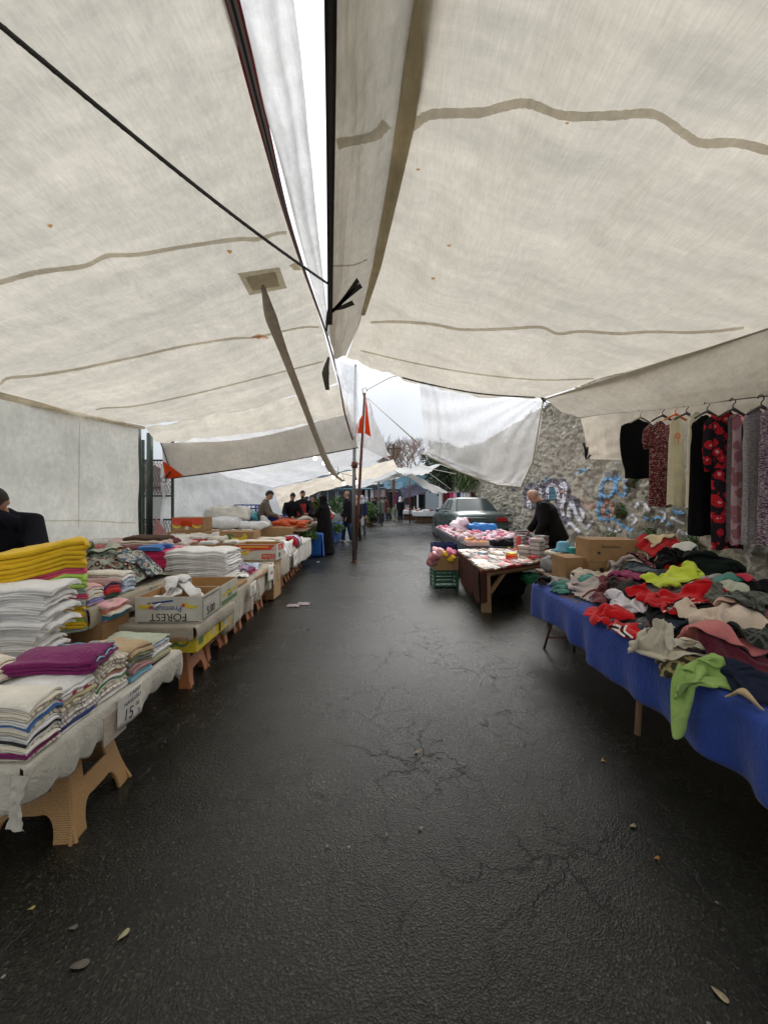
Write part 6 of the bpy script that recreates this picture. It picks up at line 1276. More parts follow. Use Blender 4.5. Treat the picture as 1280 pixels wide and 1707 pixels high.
mb = MB(); mb.box(-.06, -.06, 0, .06, .06, .14); tag(mb.build('small_box', M_cteal, loc=(2.28, 4.62, .78), bevel=.01), 'teal green tub left of the cardboard boxes', 'tub')
mb = MB(); mb.box(2.0, 4.62, .55, 2.8, 5.1, .575)
for x in (2.05, 2.75): mb.box(x - .02, 5.0, 0, x + .02, 5.04, .55)
tag(mb.build('support_board', M_dwood), 'dark board behind the cardboard boxes holding the bag and hat', 'board')
pillow('sack', 'dark sack stored on the ground under the packet table', 'sack', (1.95, 6.1, .0), (.5, .5, .36), TC['black'], .2, 92); pillow('sack', 'green bag under the right end of the packet table', 'bag', (2.2, 5.75, .25), (.3, .2, .14), simple('green_bag', (.02, .2, .1), .4), .2, 93)
# pink table beyond
board_table('trestle_table', 'long trestle table under the pink goods in front of the car', 1.6, 3.2, 7.0, 11.7, .63, legs=[(1.7, 7.2, 1.7, 7.2), (1.7, 11.4, 1.7, 11.4), (3.1, 7.2, 3.1, 7.2), (3.1, 11.4, 3.1, 11.4)])
table_cloth('tablecloth', 'dark grey cloth hanging at the street side of the pink goods table', 1.56, 3.22, 6.95, 11.75, .64, lambda y: .34 - .01 * y + .02 * math.sin(y * 4), M_dk, seed=20, ends=(.36, .3))
mb = MB(); mb.box(1.58, 7.9, .648, 3.2, 11.7, .66); tag(mb.build('cover_sheet', fabric((.55, .38, .42))), 'pale pink sheet over the far part of the goods table', 'sheet')
for j in range(12):
    for i in range(7):
        y = 7.25 + j * .38 + rr.uniform(-.08, .08); x = 1.66 + i * .225 + rr.uniform(-.05, .05)
        c = rr.choice([0, 0, 0, 1, 1, 2, 6])
        if j == 0: c = 3 if i < 2 else (4 if i < 4 else 5)
        if j == 1: c = 3 if i < 1 else (4 if i in (3, 4) else (5 if i > 4 else 0))
        w_ = ['pale pink', 'pinkish white', 'raspberry', 'orange', 'black', 'hot pink', 'brown'][c]
        fluff('hair_band', f'{w_} fluffy hair band in the heaps on the table before the car', 'hair band', (x, y, .645 if y < 7.8 else .66), rr.uniform(.055, .085) * (1 if j < 7 else .8), M_pk[c], 400 + j * 7 + i, f'{w_} fluffy hair bands on the pink table', .6, 12)
fluff('plush_bag', 'big pinkish white fluffy bag rising over the pink goods', 'bag', (2.05, 10.2, .66), .24, M_pk[1], 77, sq=.8)
pillow('tarp_bundle', 'bright blue plastic bundle on the pink table below the car bumper', 'bundle', (2.55, 10.0, .66), (.75, .35, .2), simple('bright_blue', (.02, .2, .55), .35), -.3, 78)
for i, (x, y, lb) in enumerate([(1.72, 7.15, 'clear tray of orange bands at the near corner of the pink table'), (2.2, 7.15, 'dark tray of black bands on the pink table')]):
    mb = MB(); mb.box(-.2, -.16, 0, .2, .16, .01); mb.box(-.2, -.16, .01, -.19, .16, .07); mb.box(.19, -.16, .01, .2, .16, .07); mb.box(-.19, -.16, .01, .19, -.15, .07); mb.box(-.19, .15, .01, .19, .16, .07); tag(mb.build('tray', [M_polyp, TC['black']][i], loc=(x, y, .645)), lb, 'tray')
for k in range(9):
    mb = MB(); mb.box(-.12, -.09, 0, .12, .09, .022); o = mb.build('packet', [pk[4], pk[0], pk[3]][k % 3], loc=(2.72 + rr.uniform(-.02, .02), 7.55 + rr.uniform(-.02, .02), .65 + k * .027), rot=(0, 0, rr.uniform(-.2, .2)), bevel=.004); tag(o, 'grey and white packet in the stack at the right of the pink table', 'packet', 'packet stack at the right of the pink table')
# green crate with box of toys
crate('low dark green crate standing on the asphalt beside the packet table', (.84, 6.45, .0), .05, .42, .42, .30, M_cg, 4, 4)
carton_t = carton('open brown box on the green crate filled with pink and yellow toys', (.86, 6.45, .302), .05, .40, .36, .22)
for i, (x, y, z, r_, c, lb) in enumerate([(.93, 6.58, .50, .11, 0, 'pale pink plastic bag puffing out of the box on the green crate'), (1.10, 6.55, .50, .09, 2, 'red toy sticking out of the box on the green crate'), (1.2, 6.62, .52, .06, 2, 'red cloth at the right of the box on the green crate')]): fluff('toy', lb, 'toy', (x, y, z), r_, M_pk[c], 500 + i, sq=.9)
for i, (x, y, z, r_, lb) in enumerate([(1.06, 6.50, .53, .06, 'yellow toy flower on top of the box on the green crate'), (1.13, 6.47, .45, .06, 'yellow toy flower drooping over the box front')]): fluff('toy', lb, 'toy', (x, y, z), r_, TC['yellow'], 520 + i, sq=.9)
fluff('plastic_bag', 'clear pink plastic bag hanging left of the box on the green crate', 'bag', (.84, 6.5, .40), .10, simple('clear_pink', (.55, .22, .25), .2), 530, sq=1.1)
carton('navy plastic crate half hidden behind the toy box', (1.05, 8.1, .3), .05, .5, .4, .25, mat=M_cn, inner=M_cn, name='plastic_crate'); mb = MB(); mb.box(1.05, 8.1, 0, 1.55, 8.5, .298); tag(mb.build('carton', M_cn), 'navy case under the navy crate', 'box')

# ================================================================ DRESSES
def rope_at(px):
    u = (px - 640) / 640; d = 4.05 / (u + .125); x = u * d; z = 2.87 + (d - 6.4) * (2.47 - 2.87) / (3.6 - 6.4) if d < 6.4 else 2.87; return V((x, d, z))
M_hang = simple('dark_plastic', (.07, .06, .065), .35)
def hanger(p, label, mat=M_hang, w=.38, hk=.16):
    r = empty('clothes_hanger', p, 0, label, 'hanger')
    mb = MB(); mb.tube([(.028 * math.cos(a), 0, -.022 + .030 * math.sin(a)) for a in np.linspace(-1.2, 3.3, 12)][::-1] + [(.0, 0, -.07), (0, 0, -hk)], .006, 6); mb.build('hook', mat, r, True)
    mb = MB(); mb.tube([(-w / 2, 0, -hk - .075), (-w / 4, 0, -hk - .035), (0, 0, -hk), (w / 4, 0, -hk - .035), (w / 2, 0, -hk - .075)], [.010, .012, .018, .012, .010], 8, ry=[.02, .02, .022, .02, .02]); mb.build('shoulder_bar', mat, r, True); return r
def hung(name, label, cat, px, ytop, ybot, w, mat, hemw=None, sleeves=None, sl=.25, neck=.09, sq=.045, folds=7, seed=0, wob=.02, dz=0, skew=0, parent=None, xoff=0, dd=0, dolman=0):
    p = rope_at(px); p.y += dd; s = p.y / 640; zt = 1.5 - (ytop - 832) * s; zb = 1.5 - (ybot - 832) * s; L_ = zt - zb; hemw = hemw or w; n = 40; m = 26; v = []
    for k in range(m):
        t = k / (m - 1); wd = (neck * 1.2 + (w - neck * 1.2) * min(1, (t / .06)) ** .5) if t < .06 else w + (hemw - w) * (t - .06) / .94
        if dolman: wd += dolman * math.sin(min(1, t * 1.2) * math.pi) * 2
        elif t >= .06 and t < .25: wd *= 1 - .10 * math.sin((t - .06) / .19 * math.pi)
        for q in range(n):
            a = 6.2832 * q / n; fo = 1 + t * .5 * math.sin(a * folds + seed + t * 2) * .35; x = wd / 2 * math.copysign(abs(math.cos(a)) ** .7, math.cos(a)); y = sq * math.sin(a) * (.5 + .8 * t) * fo + .012 * math.sin(x * 40 + seed + t * 3) * t
            z = -L_ * t + (-.05 * (abs(math.cos(a)) ** 1.5) * (1 - t) ** 8) + (.01 * math.sin(a * 3 + seed) if k == m - 1 else 0)
            v.append((x + skew * t + xoff, y, z))
    f = [(k * n + q, k * n + (q + 1) % n, (k + 1) * n + (q + 1) % n, (k + 1) * n + q) for k in range(m - 1) for q in range(n)]
    f.append(tuple(range(n)))
    o = mk(name, v, f, mat, loc=(p.x, p.y, zt)); tag(o, label, cat)
    if sleeves:
        for sgn in (-1, 1):
            mb = MB(); mb.tube([(sgn * (w / 2 - .03) + xoff, 0, -.055), (sgn * (w / 2 + .03) + xoff, 0, -.13), (sgn * (w / 2 + sleeves) + xoff, 0, -.07 - sl * .6), (sgn * (w / 2 + sleeves * .6) + xoff, 0, -.07 - sl)], [.04, .05, .05, .045], 12, ry=[.02, .03, .03, .028]); mb.build('sleeve', mat, o, True)
    return o
hung('sweater', 'black dolman sweater hanging first on the line', 'sweater', 1063, 699, 797, .42, FC(.006, .006, .007), .34, seed=1, dolman=.05)
hung('dress', 'red and black dashed short-sleeved dress on the line', 'dress', 1099, 702, 845, .25, fabric((.18, .025, .03), 'dash', (.015, .01, .018), (.6, .5, .45), fr=150), .27, .04, .28, seed=2)
d3 = hung('dress', 'cream dress with an orange flower, left of the two cream dresses', 'dress', 1127, 694, 842, .16, FC(.62, .57, .40), .20, seed=3)
d4 = hung('dress', 'lighter cream dress with an orange flower in front of the other', 'dress', 1153, 687, 848, .16, FC(.68, .65, .52), .20, seed=4, dd=-.05)
for d_, x in ((d3, -.03), (d4, .02)):
    fm = fabric((.75, .22, .08))
    for k in range(5): a = k * 1.256; mb = MB(); mb.ell((x + .022 * math.cos(a), -.065, -.24 + .026 * math.sin(a)), (.013, .004, .016), 8, 5); mb.build('flower_petal', fm, d_, True)
    mb = MB(); mb.tube([(x, -.062, -.27), (x + .005, -.066, -.34)], .004, 5); mb.build('flower_stem', fm, d_, True)
hung('dress', 'long plain black dress on the line', 'dress', 1174, 692, 892, .30, FC(.006, .006, .007), .34, seed=5, folds=9)
M_flor = fabric((.02, .015, .02), 'floral', (.52, .02, .035), (.75, .35, .35), fr=11)
hung('dress', 'long black dress with big red flowers on the line', 'dress', 1220, 686, 915, .32, M_flor, .32, .05, .55, seed=6, folds=5, dd=.05)
hung('scarf', 'pale pink-grey long scarf hanging before the red-flowered dress', 'scarf', 1210, 690, 908, .085, fabric((.46, .32, .36), 'spots', (.38, .16, .2), fr=9), .09, seed=7, sq=.03, dd=-.12, neck=.07)
hung('dress', 'grey marl knitted dress on the line', 'dress', 1258, 680, 906, .24, fabric((.32, .30, .31), 'dash', (.20, .19, .20), fr=190), .22, seed=8, folds=8)
hung('dress', 'dark ribbed dress between the red flowers and the grey knit', 'dress', 1240, 690, 903, .14, fabric((.10, .085, .095), 'dash', (.2, .18, .19), fr=170), .15, seed=9, folds=8, dd=.1)
hung('dress', 'purple and white zigzag dress cut by the right frame edge', 'dress', 1288, 676, 910, .24, fabric((.10, .05, .09), 'dash', (.45, .4, .42), fr=150), .26, seed=10)
for px, lb, m_ in [(1099, 'dark hanger of the red and black dress', M_hang), (1138, 'dark hanger above the cream dresses', M_hang), (1172, 'dark hanger of the long black dress', M_hang), (1214, 'dark hanger of the red-flowered dress', M_hang), (1260, 'dark hanger of the grey knitted dress, largest one', M_hang), (1063, 'pale hanger inside the black sweater', M_lrope), (1120, 'orange hanger behind the left cream dress', simple('orange_plastic', (.8, .2, .08), .4))]:
    p = rope_at(px); p.y -= .05; hanger(p, lb, m_, .26, .10)

# ================================================================ CAR
def car(label, loc, rz):
    r = empty('parked_car', loc, rz, label, 'car'); paint = simple('grey_green_paint', (.065, .095, .088), .35, .4, var=.05, coat=.8); gl = simple('car_glass', (.03, .045, .045), .18, var=.02, spec=.35); blk = simple('black_rubber', (.015, .015, .015), .7); red = simple('tail_light_glass', (.32, .01, .012), .15); dkred = simple('dark_lens', (.09, .015, .015), .2); chrome = simple('chrome', (.6, .6, .6), .2, 1)
    # x across (-.84..84), y from rear (0) to nose (4.4)
    st = [(0.0, .80, .78, .42), (.06, .83, .93, .34), (.35, .845, 1.0, .26), (.9, .85, 1.02, .22), (1.6, .86, .98, .20), (2.6, .86, .95, .20), (3.3, .85, .92, .22), (3.95, .82, .84, .26), (4.3, .76, .72, .32), (4.42, .66, .62, .40)]
    mb = MB(); v = []; prof = 13
    for y, w, zt, zb in st:
        pts = [(0, zb), (w * .8, zb), (w * .97, zb + .06), (w, zb + .16), (w, .56), (w * .995, .60), (w * .985, zt - .14), (w * .95, zt - .05), (w * .86, zt - .008), (w * .5, zt + .012), (0, zt + .018)]
        full = [(x, y, z) for x, z in pts] + [(-x, y, z) for x, z in reversed(pts[1:-1])]; v += full; prof = len(full)
    f = [(k * prof + q, k * prof + (q + 1) % prof, (k + 1) * prof + (q + 1) % prof, (k + 1) * prof + q) for k in range(len(st) - 1) for q in range(prof)]
    f.append(tuple(range(prof))[::-1]); f.append(tuple((len(st) - 1) * prof + q for q in range(prof)))
    b = mk('body', v, [q[::-1] for q in f], paint, r); sb = b.modifiers.new('s', 'SUBSURF'); sb.levels = 2; sb.render_levels = 2
    # cabin: pillars and roof
    base = [(-.76, .62), (.76, .62), (.80, 2.95), (-.80, 2.95)]; roof = [(-.56, 1.22), (.56, 1.22), (.58, 2.25), (-.58, 2.25)]
    mb = MB(); B = [V((x, y, .97)) for x, y in base]; T = [V((x, y, 1.40)) for x, y in roof]
    def bow(a, b_, n, out): return [lerp(a, b_, i / n) + out * math.sin(math.pi * i / n) for i in range(n + 1)]
    rows = [];
    for t in np.linspace(0, 1, 6):
        ring = []
        for k in range(4):
            a = lerp(B[k], T[k], t); c = lerp(B[(k + 1) % 4], T[(k + 1) % 4], t); out = [V((0, -.06, 0)), V((.04, 0, 0)), V((0, .1, 0)), V((-.04, 0, 0))][k]; ring += bow(a, c, 8, out)[:-1]
        rows.append(ring)
    n = 32; vv = [p for ring in rows for p in ring]; ff = [(k * n + q, k * n + (q + 1) % n, (k + 1) * n + (q + 1) % n, (k + 1) * n + q) for k in range(5) for q in range(n)]
    top = [lerp(p, V((0, 1.72, 1.40)), .25) + V((0, 0, .025)) for p in rows[-1]]; top2 = [lerp(p, V((0, 1.72, 1.40)), .65) + V((0, 0, .04)) for p in rows[-1]]; i0 = len(vv); vv += top + top2
    ff += [(160 + q, 160 + (q + 1) % n, i0 + (q + 1) % n, i0 + q) for q in range(n)] + [(i0 + q, i0 + (q + 1) % n, i0 + n + (q + 1) % n, i0 + n + q) for q in range(n)]; ff.append(tuple(i0 + n + q for q in range(n)))
    mk('roof', vv, ff, paint, r)
    def pane(k, t0, t1, s0, s1, nm='window', pad=.012, mat=gl):
        out = [V((0, -1, .6)), V((1, 0, .35)), V((0, 1, .8)), V((-1, 0, .35))][k].normalized(); bw = [V((0, -.06, 0)), V((.04, 0, 0)), V((0, .1, 0)), V((-.04, 0, 0))][k]; v = []
        for t in np.linspace(t0, t1, 5):
            a = lerp(B[k], T[k], t); c = lerp(B[(k + 1) % 4], T[(k + 1) % 4], t)
            for s in np.linspace(s0, s1, 9): v.append(lerp(a, c, s) + bw * math.sin(math.pi * s) + out * pad)
        return mk(nm, v, [q[::-1] for q in grid_faces(5, 9)], mat, r)
    pane(0, .03, .99, .02, .98, 'window_seal', .006, blk); pane(0, .07, .95, .05, .95, 'rear_window'); pane(2, .08, .93, .06, .94, 'windscreen')
    for k, ss in ((1, ((.24, .50), (.53, .86))), (3, ((.14, .47), (.50, .76)))):
        for s0, s1 in ss: pane(k, .12, .90, s0 - .008, s1 + .008, 'window_seal', .006, blk); pane(k, .15, .87, s0, s1)
    # lights, plate, bumper
    for s in (-1, 1):
        mb = MB(); mb.box(s * .80 - (.36 if s > 0 else 0), -.045, .70, s * .80 + (0 if s > 0 else .36), .05, .835); mb.build('tail_light', red, r, bevel=.02)
        mb = MB(); mb.box(min(s * .80, s * .83), .0, .665, max(s * .80, s * .83) , .12, .80); mb.build('light_corner', dkred, r, bevel=.01)
        mb = MB(); mb.box(min(s * .35, s * .66), 4.34, .56, max(s * .35, s * .66), 4.42, .66); mb.build('headlight', chrome, r, bevel=.02)
        mb = MB(); mb.box(s * .90 - .06, 2.62, .93, s * .90 + .06, 2.72, 1.04); mb.build('mirror', paint, r, bevel=.02)
    mb = MB(); mb.box(-.44, -.038, .70, .44, .04, .83); mb.build('rear_panel', paint, r, bevel=.01)
    mb = MB(); mb.box(-.83, -.09, .38, .83, .10, .60); mb.build('rear_bumper', paint, r, bevel=.05)
    mb = MB(); mb.box(-.82, -.096, .48, .82, -.085, .51); mb.build('bumper_strip', blk, r)
    mb = MB(); mb.box(-.26, -.10, .50, .26, -.088, .60); mb.build('number_plate', simple('plate', (.6, .6, .58), .5), r)
    mb = MB(); mb.box(-.78, -.018, .868, .78, -.008, .876); mb.build('boot_gap', blk, r); mb = MB(); mb.ell((0, -.025, .86), (.02, .012, .02)); mb.build('boot_lock', blk, r, True)
    for y in (.85, 3.5):
        for s in (-1, 1):
            w = MB(); w.tube([(s * .70, y, .31), (s * .865, y, .31)], .31, 26); wh = w.build('tyre', blk, r, True); w = MB(); w.tube([(s * .866, y, .31), (s * .874, y, .31)], .19, 18); w.build('rim', chrome, wh)
            w = MB(); w.tube([(s * .845, y, .36), (s * .864, y, .36)], .37, 28); w.build('wheel_arch', blk, r)
    for s in (-1, 1):
        for y in (1.35, 2.35): mb = MB(); mb.box(s * .862 - .002, y, .35, s * .862 + .003, y + .006, .92); mb.build('door_gap', blk, r)
        for y in (1.5, 2.5): mb = MB(); mb.box(s * .87 - .01, y, .80, s * .87 + .012, y + .16, .825); mb.build('door_handle', blk, r)
        mb = MB(); mb.box(s * .866 - .003, .2, .52, s * .866 + .006, 4.0, .56); mb.build('side_strip', blk, r)
    return r
car('grey-green saloon car parked by the stone wall with its boot towards us', (3.18, 12.35, 0), R(4.5)).scale = (1, 1, 1.09)

# ================================================================ PEOPLE
def person(label, loc, face, h=1.72, lean=.0, head=0, headyaw=0, arms=None, stride=.12, coat=(.02, .02, .022), coat_len=.25, legs=(.03, .03, .035), hair='short', hairc=None, vox=.018, robe=None, scarf=None, skirt=None, wide=1.0, bulk=1.0, beard=False, shoe=(.02, .02, .02)):
    """standing figure, local front is +y; arms: ((upper dir),(fore dir)) for right and left"""
    k = h / 1.72; r = empty('person', loc, face, label, 'person'); S = lambda *p: V(p) * k
    pel = S(0, 0, .92); sl_, cl = math.sin(lean), math.cos(lean); up = V((0, sl_, cl)); ax = V((1, 0, 0))
    T = lambda a, z, y=0: pel + ax * a * k * wide + up * z * k + V((0, cl, -sl_)) * y * k
    hl = lean + head; hu = V((0, math.sin(hl), math.cos(hl))); nk = T(0, .54); hc = nk + hu * .155 * k
    arms = arms or (((.12, .05, -1), (.0, .25, -1)), ((-.12, .05, -1), (0, .25, -1)))
    b = MB()
    b.tube([T(0, -.08), T(0, .05), T(0, .22), T(0, .38), T(0, .46), T(0, .52)], [.13 * k, .155 * k, .135 * k, .165 * k, .13 * k, .06 * k], 16, ry=[.10 * k, .11 * k, .10 * k, .11 * k, .09 * k, .055 * k])
    b.tube([T(0, .48), nk, hc - hu * .05 * k], [.06 * k, .055 * k, .055 * k], 10)
    HM = Matrix.Rotation(headyaw, 3, 'Z') @ Matrix.Rotation(-hl, 3, 'X')
    def hp(x, y, z): return hc + HM @ (V((x, y, z)) * k)
    b.ell(hp(0, -.01, .02), (.074 * k, .094 * k, .105 * k), 16, 12, HM); b.ell(hp(0, .025, -.055), (.052 * k, .062 * k, .062 * k), 12, 8, HM)
    b.tube([hp(0, .078, .02), hp(0, .10, -.012), hp(0, .108, -.028), hp(0, .085, -.038)], [.009 * k, .013 * k, .016 * k, .011 * k], 8)
    b.ell(hp(0, .082, -.062), (.024 * k, .012 * k, .010 * k), 8, 6, HM)
    for s in (-1, 1): b.ell(hp(s * .077, -.01, 0), (.010 * k, .02 * k, .03 * k), 8, 6, HM)
    ct = MB(); tr_ = MB(); sh = MB(); hands = []
    for s, (ud, fd) in zip((1, -1), arms):
        s0 = T(s * .175, .445); e = s0 + V(ud).normalized() * .29 * k; w = e + V(fd).normalized() * .25 * k; fdv = V(fd).normalized()
        b.tube([T(s * .12, .45), s0, lerp(s0, e, .5), e, lerp(e, w, .5), w], [.06 * k, .058 * k, .048 * k, .042 * k, .036 * k, .028 * k], 10)
        ct.tube([T(s * .10, .44), s0, lerp(s0, e, .5), e, lerp(e, w, .5), w - fdv * .015], [.085 * k * bulk, .085 * k * bulk, .072 * k * bulk, .066 * k * bulk, .058 * k * bulk, .05 * k * bulk], 10)
        side = fdv.cross(V((0, 0, 1)) if abs(fdv.z) < .9 else V((0, 1, 0))).normalized(); pn = fdv.cross(side).normalized(); pc = w + fdv * .045 * k
        b.tube([w - fdv * .01, pc, w + fdv * .085 * k], [.027 * k, .04 * k, .036 * k], 8, ry=[.02 * k, .016 * k, .014 * k])
        for q, (o_, ln) in enumerate(((-.03, .058), (-.01, .072), (.011, .066), (.031, .05))):
            a0 = w + fdv * .08 * k + side * o_ * k; b.tube([a0, a0 + (fdv + pn * .15) * ln * .5 * k, a0 + (fdv + pn * .5) * ln * k], [.0095 * k, .0088 * k, .007 * k], 6)
        b.tube([w + fdv * .03 * k + side * .03 * k, w + fdv * .065 * k + side * .062 * k + pn * .01, w + fdv * .09 * k + side * .066 * k + pn * .02], [.012 * k, .010 * k, .008 * k], 6)
        hp0 = S(s * .09 * wide, 0, .9); st = s * stride; kn = S(s * .10 * wide, st * .5 + .03, .49); an = S(s * .11 * wide, st, .08)
        b.tube([hp0, kn, an], [.085 * k, .058 * k, .04 * k], 10); b.tube([an, an + S(0, .02, -.035), an + S(0, .17, -.05)], [.04 * k, .04 * k, .03 * k], 8, ry=[.04 * k, .035 * k, .02 * k])
        tr_.tube([hp0 + S(0, 0, .03), lerp(hp0, kn, .5), kn, lerp(kn, an, .6), an + S(0, 0, -.02)], [.10 * k, .092 * k, .075 * k, .068 * k, .07 * k], 10)
        sh.tube([an + S(0, -.045, -.035), an + S(0, .0, -.03), an + S(0, .10, -.042), an + S(0, .185, -.055)], [.03 * k, .05 * k, .046 * k, .03 * k], 10, ry=[.03 * k, .05 * k, .036 * k, .02 * k])
    o = b.build('body', M_skin, r, True); bake(o, ('REMESH', dict(mode='VOXEL', voxel_size=min(vox, .014))), ('SMOOTH', dict(factor=.4, iterations=1)))
    for s in (-1, 1): e_ = MB(); e_.ell(hp(s * .031, .078, .012), (.011 * k, .007 * k, .006 * k), 8, 6, HM); e_.build('eye', M_hair, r, True)
    cm = FC(*coat)
    if robe is None:
        hem = .02 - coat_len
        ct.tube([T(0, hem), T(0, hem + .08), T(0, .05), T(0, .2), T(0, .36), T(0, .44), T(0, .50), T(0, .545)], [x * k * wide * bulk for x in (.195, .195, .19, .185, .205, .17, .09, .075)], 18, ry=[x * k * bulk for x in (.15, .15, .145, .14, .145, .12, .085, .075)])
        ct.tube([T(0, .50), T(0, .56, .0)], [.09 * k, .072 * k], 12)
        o = ct.build('coat', cm, r, True); bake(o, ('REMESH', dict(mode='VOXEL', voxel_size=vox)), ('SMOOTH', dict(factor=.5, iterations=2)))
        tr_.tube([S(0, 0, .98), S(0, 0, .86)], [.16 * k, .17 * k], 14, ry=[.12 * k, .12 * k])
        if skirt: 
            m2 = MB(); m2.tube([S(0, 0, .95), S(0, 0, .7), S(0, 0, .35)], [.17 * k, .2 * k, .25 * k], 16, ry=[.13 * k, .16 * k, .2 * k]); m2.build('skirt', FC(*skirt), r, True)
        o = tr_.build('trousers', FC(*legs), r, True); bake(o, ('REMESH', dict(mode='VOXEL', voxel_size=vox)), ('SMOOTH', dict(factor=.5, iterations=2)))
    else:
        rc = FC(*robe); ct.tube([S(0, 0, .03), S(0, 0, .3), S(0, 0, .6), T(0, .05), T(0, .3), T(0, .43), T(0, .50), hc + V((0, -.02, -.09)) * k, hc + V((0, -.02, .0)), hp(0, -.03, .07), hp(0, -.025, .125)], [x * k for x in (.36, .33, .29, .24, .235, .215, .15, .105, .115, .10, .03)], 22, ry=[x * k for x in (.30, .27, .24, .20, .18, .16, .13, .11, .115, .10, .03)])
        o = ct.build('robe', rc, r, True); bake(o, ('REMESH', dict(mode='VOXEL', voxel_size=vox)), ('SMOOTH', dict(factor=.5, iterations=2)))
    o = sh.build('shoes', FC(*shoe), r, True); bake(o, ('REMESH', dict(mode='VOXEL', voxel_size=.016)), ('SMOOTH', dict(factor=.5, iterations=1)))
    hm = FC(*hairc) if hairc else M_hair
    if hair != 'none':
        hb = MB(); hb.ell((0, 0, 0), (1, 1, 1), 20, 14); v = []; 
        for p in hb.v:
            p = V(p); low = -.1 if p.y < .1 else .55
            if hair == 'bald': q = V((p.x * .080, p.y * .100 - .012, p.z * .108 + .018)); q.z = min(q.z, .045); q.z = max(q.z, -.03); q.y = min(q.y, .01)
            else:
                q = V((p.x * .084, p.y * .104 - .014, p.z * .115 + .024))
                if p.y > .1: q.z = max(q.z, .068 if hair == 'short' else .06)
                elif p.y > -.25: q.z = max(q.z, .02 if hair == 'short' else -.06)
                else: q.z = max(q.z, -.055 if hair == 'short' else -.14)
            v.append(hp(*q))
        mk('hair', v, hb.f, hm, r)
    if scarf:
        sf = MB(); sf.ell(hp(0, -.02, .015), (.098 * k, .112 * k, .128 * k), 18, 12, HM); sf.tube([hc + V((0, -.02, -.05)) * k, T(0, .52), T(0, .44)], [.095 * k, .12 * k, .19 * k], 16, ry=[.10 * k, .12 * k, .14 * k]); s_ = sf.build('headscarf', FC(*scarf), r, True)
        fm = MB(); fm.ell(hp(0, .062, -.012), (.055 * k, .045 * k, .078 * k), 12, 8, HM); fm.build('face', M_skin, r, True)
    if beard: bb = MB(); bb.ell(hp(0, .04, -.07), (.058 * k, .055 * k, .05 * k), 10, 8, HM); bb.build('beard', hm, r, True)
    return r
def lp(px, py, d, z=0): p = P(px, py, d); return (p.x, p.y, z)
work = (((.35, .35, -.9), (-.1, .9, -.45)), ((-.35, .35, -.9), (.1, .9, -.45)))
person('bald man in a bulky black jacket leaning over the packet table by the stone wall', (2.98, 6.75, 0), R(68), 1.76, lean=.36, head=.62, arms=(((.3, .35, -.9), (.0, .6, -.8)), ((-.35, .0, -1), (-.1, .45, -.9))), coat=(.010, .009, .009), coat_len=.22, hair='bald', hairc=(.3, .22, .17), vox=.014, wide=1.12, bulk=1.28)
person('man in a dark hooded jacket bending over the towels, cut by the left frame edge', (-3.30, 3.42, 0), R(-150), 1.74, lean=.60, head=.4, arms=(((.3, .6, -.8), (.0, .9, -.4)), ((-.3, .6, -.8), (0, .9, -.4))), coat=(.014, .014, .022), coat_len=.15, hair='short', vox=.016, wide=1.0, bulk=1.15)
mb = MB(); mb.tube([P(-22, 876, 3.02), P(4, 862, 3.0), P(22, 868, 3.05), P(28, 884, 3.1)], [.05, .06, .055, .03], 10); tag(mb.build('hood', FC(.012, .012, .02), smooth=True), 'folded hood on the back of the man at the left frame edge', 'hood')
person('man in a brown-grey jacket sorting goods behind the vegetable stall', lp(436, 0, 10.2), R(-80), 1.74, lean=.22, head=.35, arms=(((.2, .4, -.9), (.1, .95, -.2)), ((-.2, .4, -.9), (.1, .9, -.5))), coat=(.12, .095, .07), coat_len=.25)
person('vendor in a black open jacket looking down behind the carrots', lp(485, 0, 11.8), R(-150), 1.70, lean=.2, head=.35, arms=work, coat=(.012, .012, .014))
person('bearded vendor in a black jacket with red apron behind the greens', lp(505, 0, 12.6), R(180), 1.76, lean=.05, head=.15, arms=work, coat=(.015, .014, .018), beard=True)
o = MB(); o.box(-.14, .0, 0, .14, .03, .4); p0 = P(505, 0, 12.6)
tag(o.build('apron', FC(.35, .03, .03), loc=(p0.x, p0.y - .22, .95)), 'red apron front of the bearded vendor', 'apron')
person('shopper in a dark purple coat half hidden behind the vegetables', lp(522, 0, 13.5), R(120), 1.62, coat=(.05, .02, .06), hair='long')
person('woman in a full black chador with her back half turned at the vegetable stall', lp(541, 0, 10.45), R(70), 1.60, lean=.06, head=.1, arms=(((.3, .3, -.9), (0, .9, .1)), ((-.2, .5, -.8), (0, .9, .2))), robe=(.008, .008, .009), hair='none')
person('balding man in a black coat and dark jeans by the vegetable stall', lp(579, 0, 13.4), R(110), 1.76, head=.12, arms=(((.15, .1, -1), (.05, .5, -1)), ((-.15, .1, -1), (0, .3, -1))), coat=(.012, .012, .014), coat_len=.28, legs=(.02, .03, .06), hair='bald', hairc=(.14, .07, .04), shoe=(.4, .4, .4))
person('woman in a beige scarf and dark coat just behind the rust-red pole', lp(594, 0, 13.9), R(160), 1.60, coat=(.03, .028, .035), coat_len=.45, hair='none', scarf=(.45, .38, .3))
person('woman in a navy coat carrying a white bag past the baskets', lp(603, 0, 16.3), R(170), 1.64, coat=(.02, .028, .06), coat_len=.5, legs=(.12, .12, .14), hair='none', scarf=(.4, .42, .45))
mb = MB(); mb.box(-.13, -.05, 0, .13, .05, .34); mb.tube([(-.08, 0, .34), (-.04, 0, .5), (.04, 0, .5), (.08, 0, .34)], .008, 5); tag(mb.build('shopping_bag', M_cwhite, loc=lp(601.5, 0, 15.9, .42), bevel=.02), 'white shopping bag held by the woman in the navy coat', 'bag')
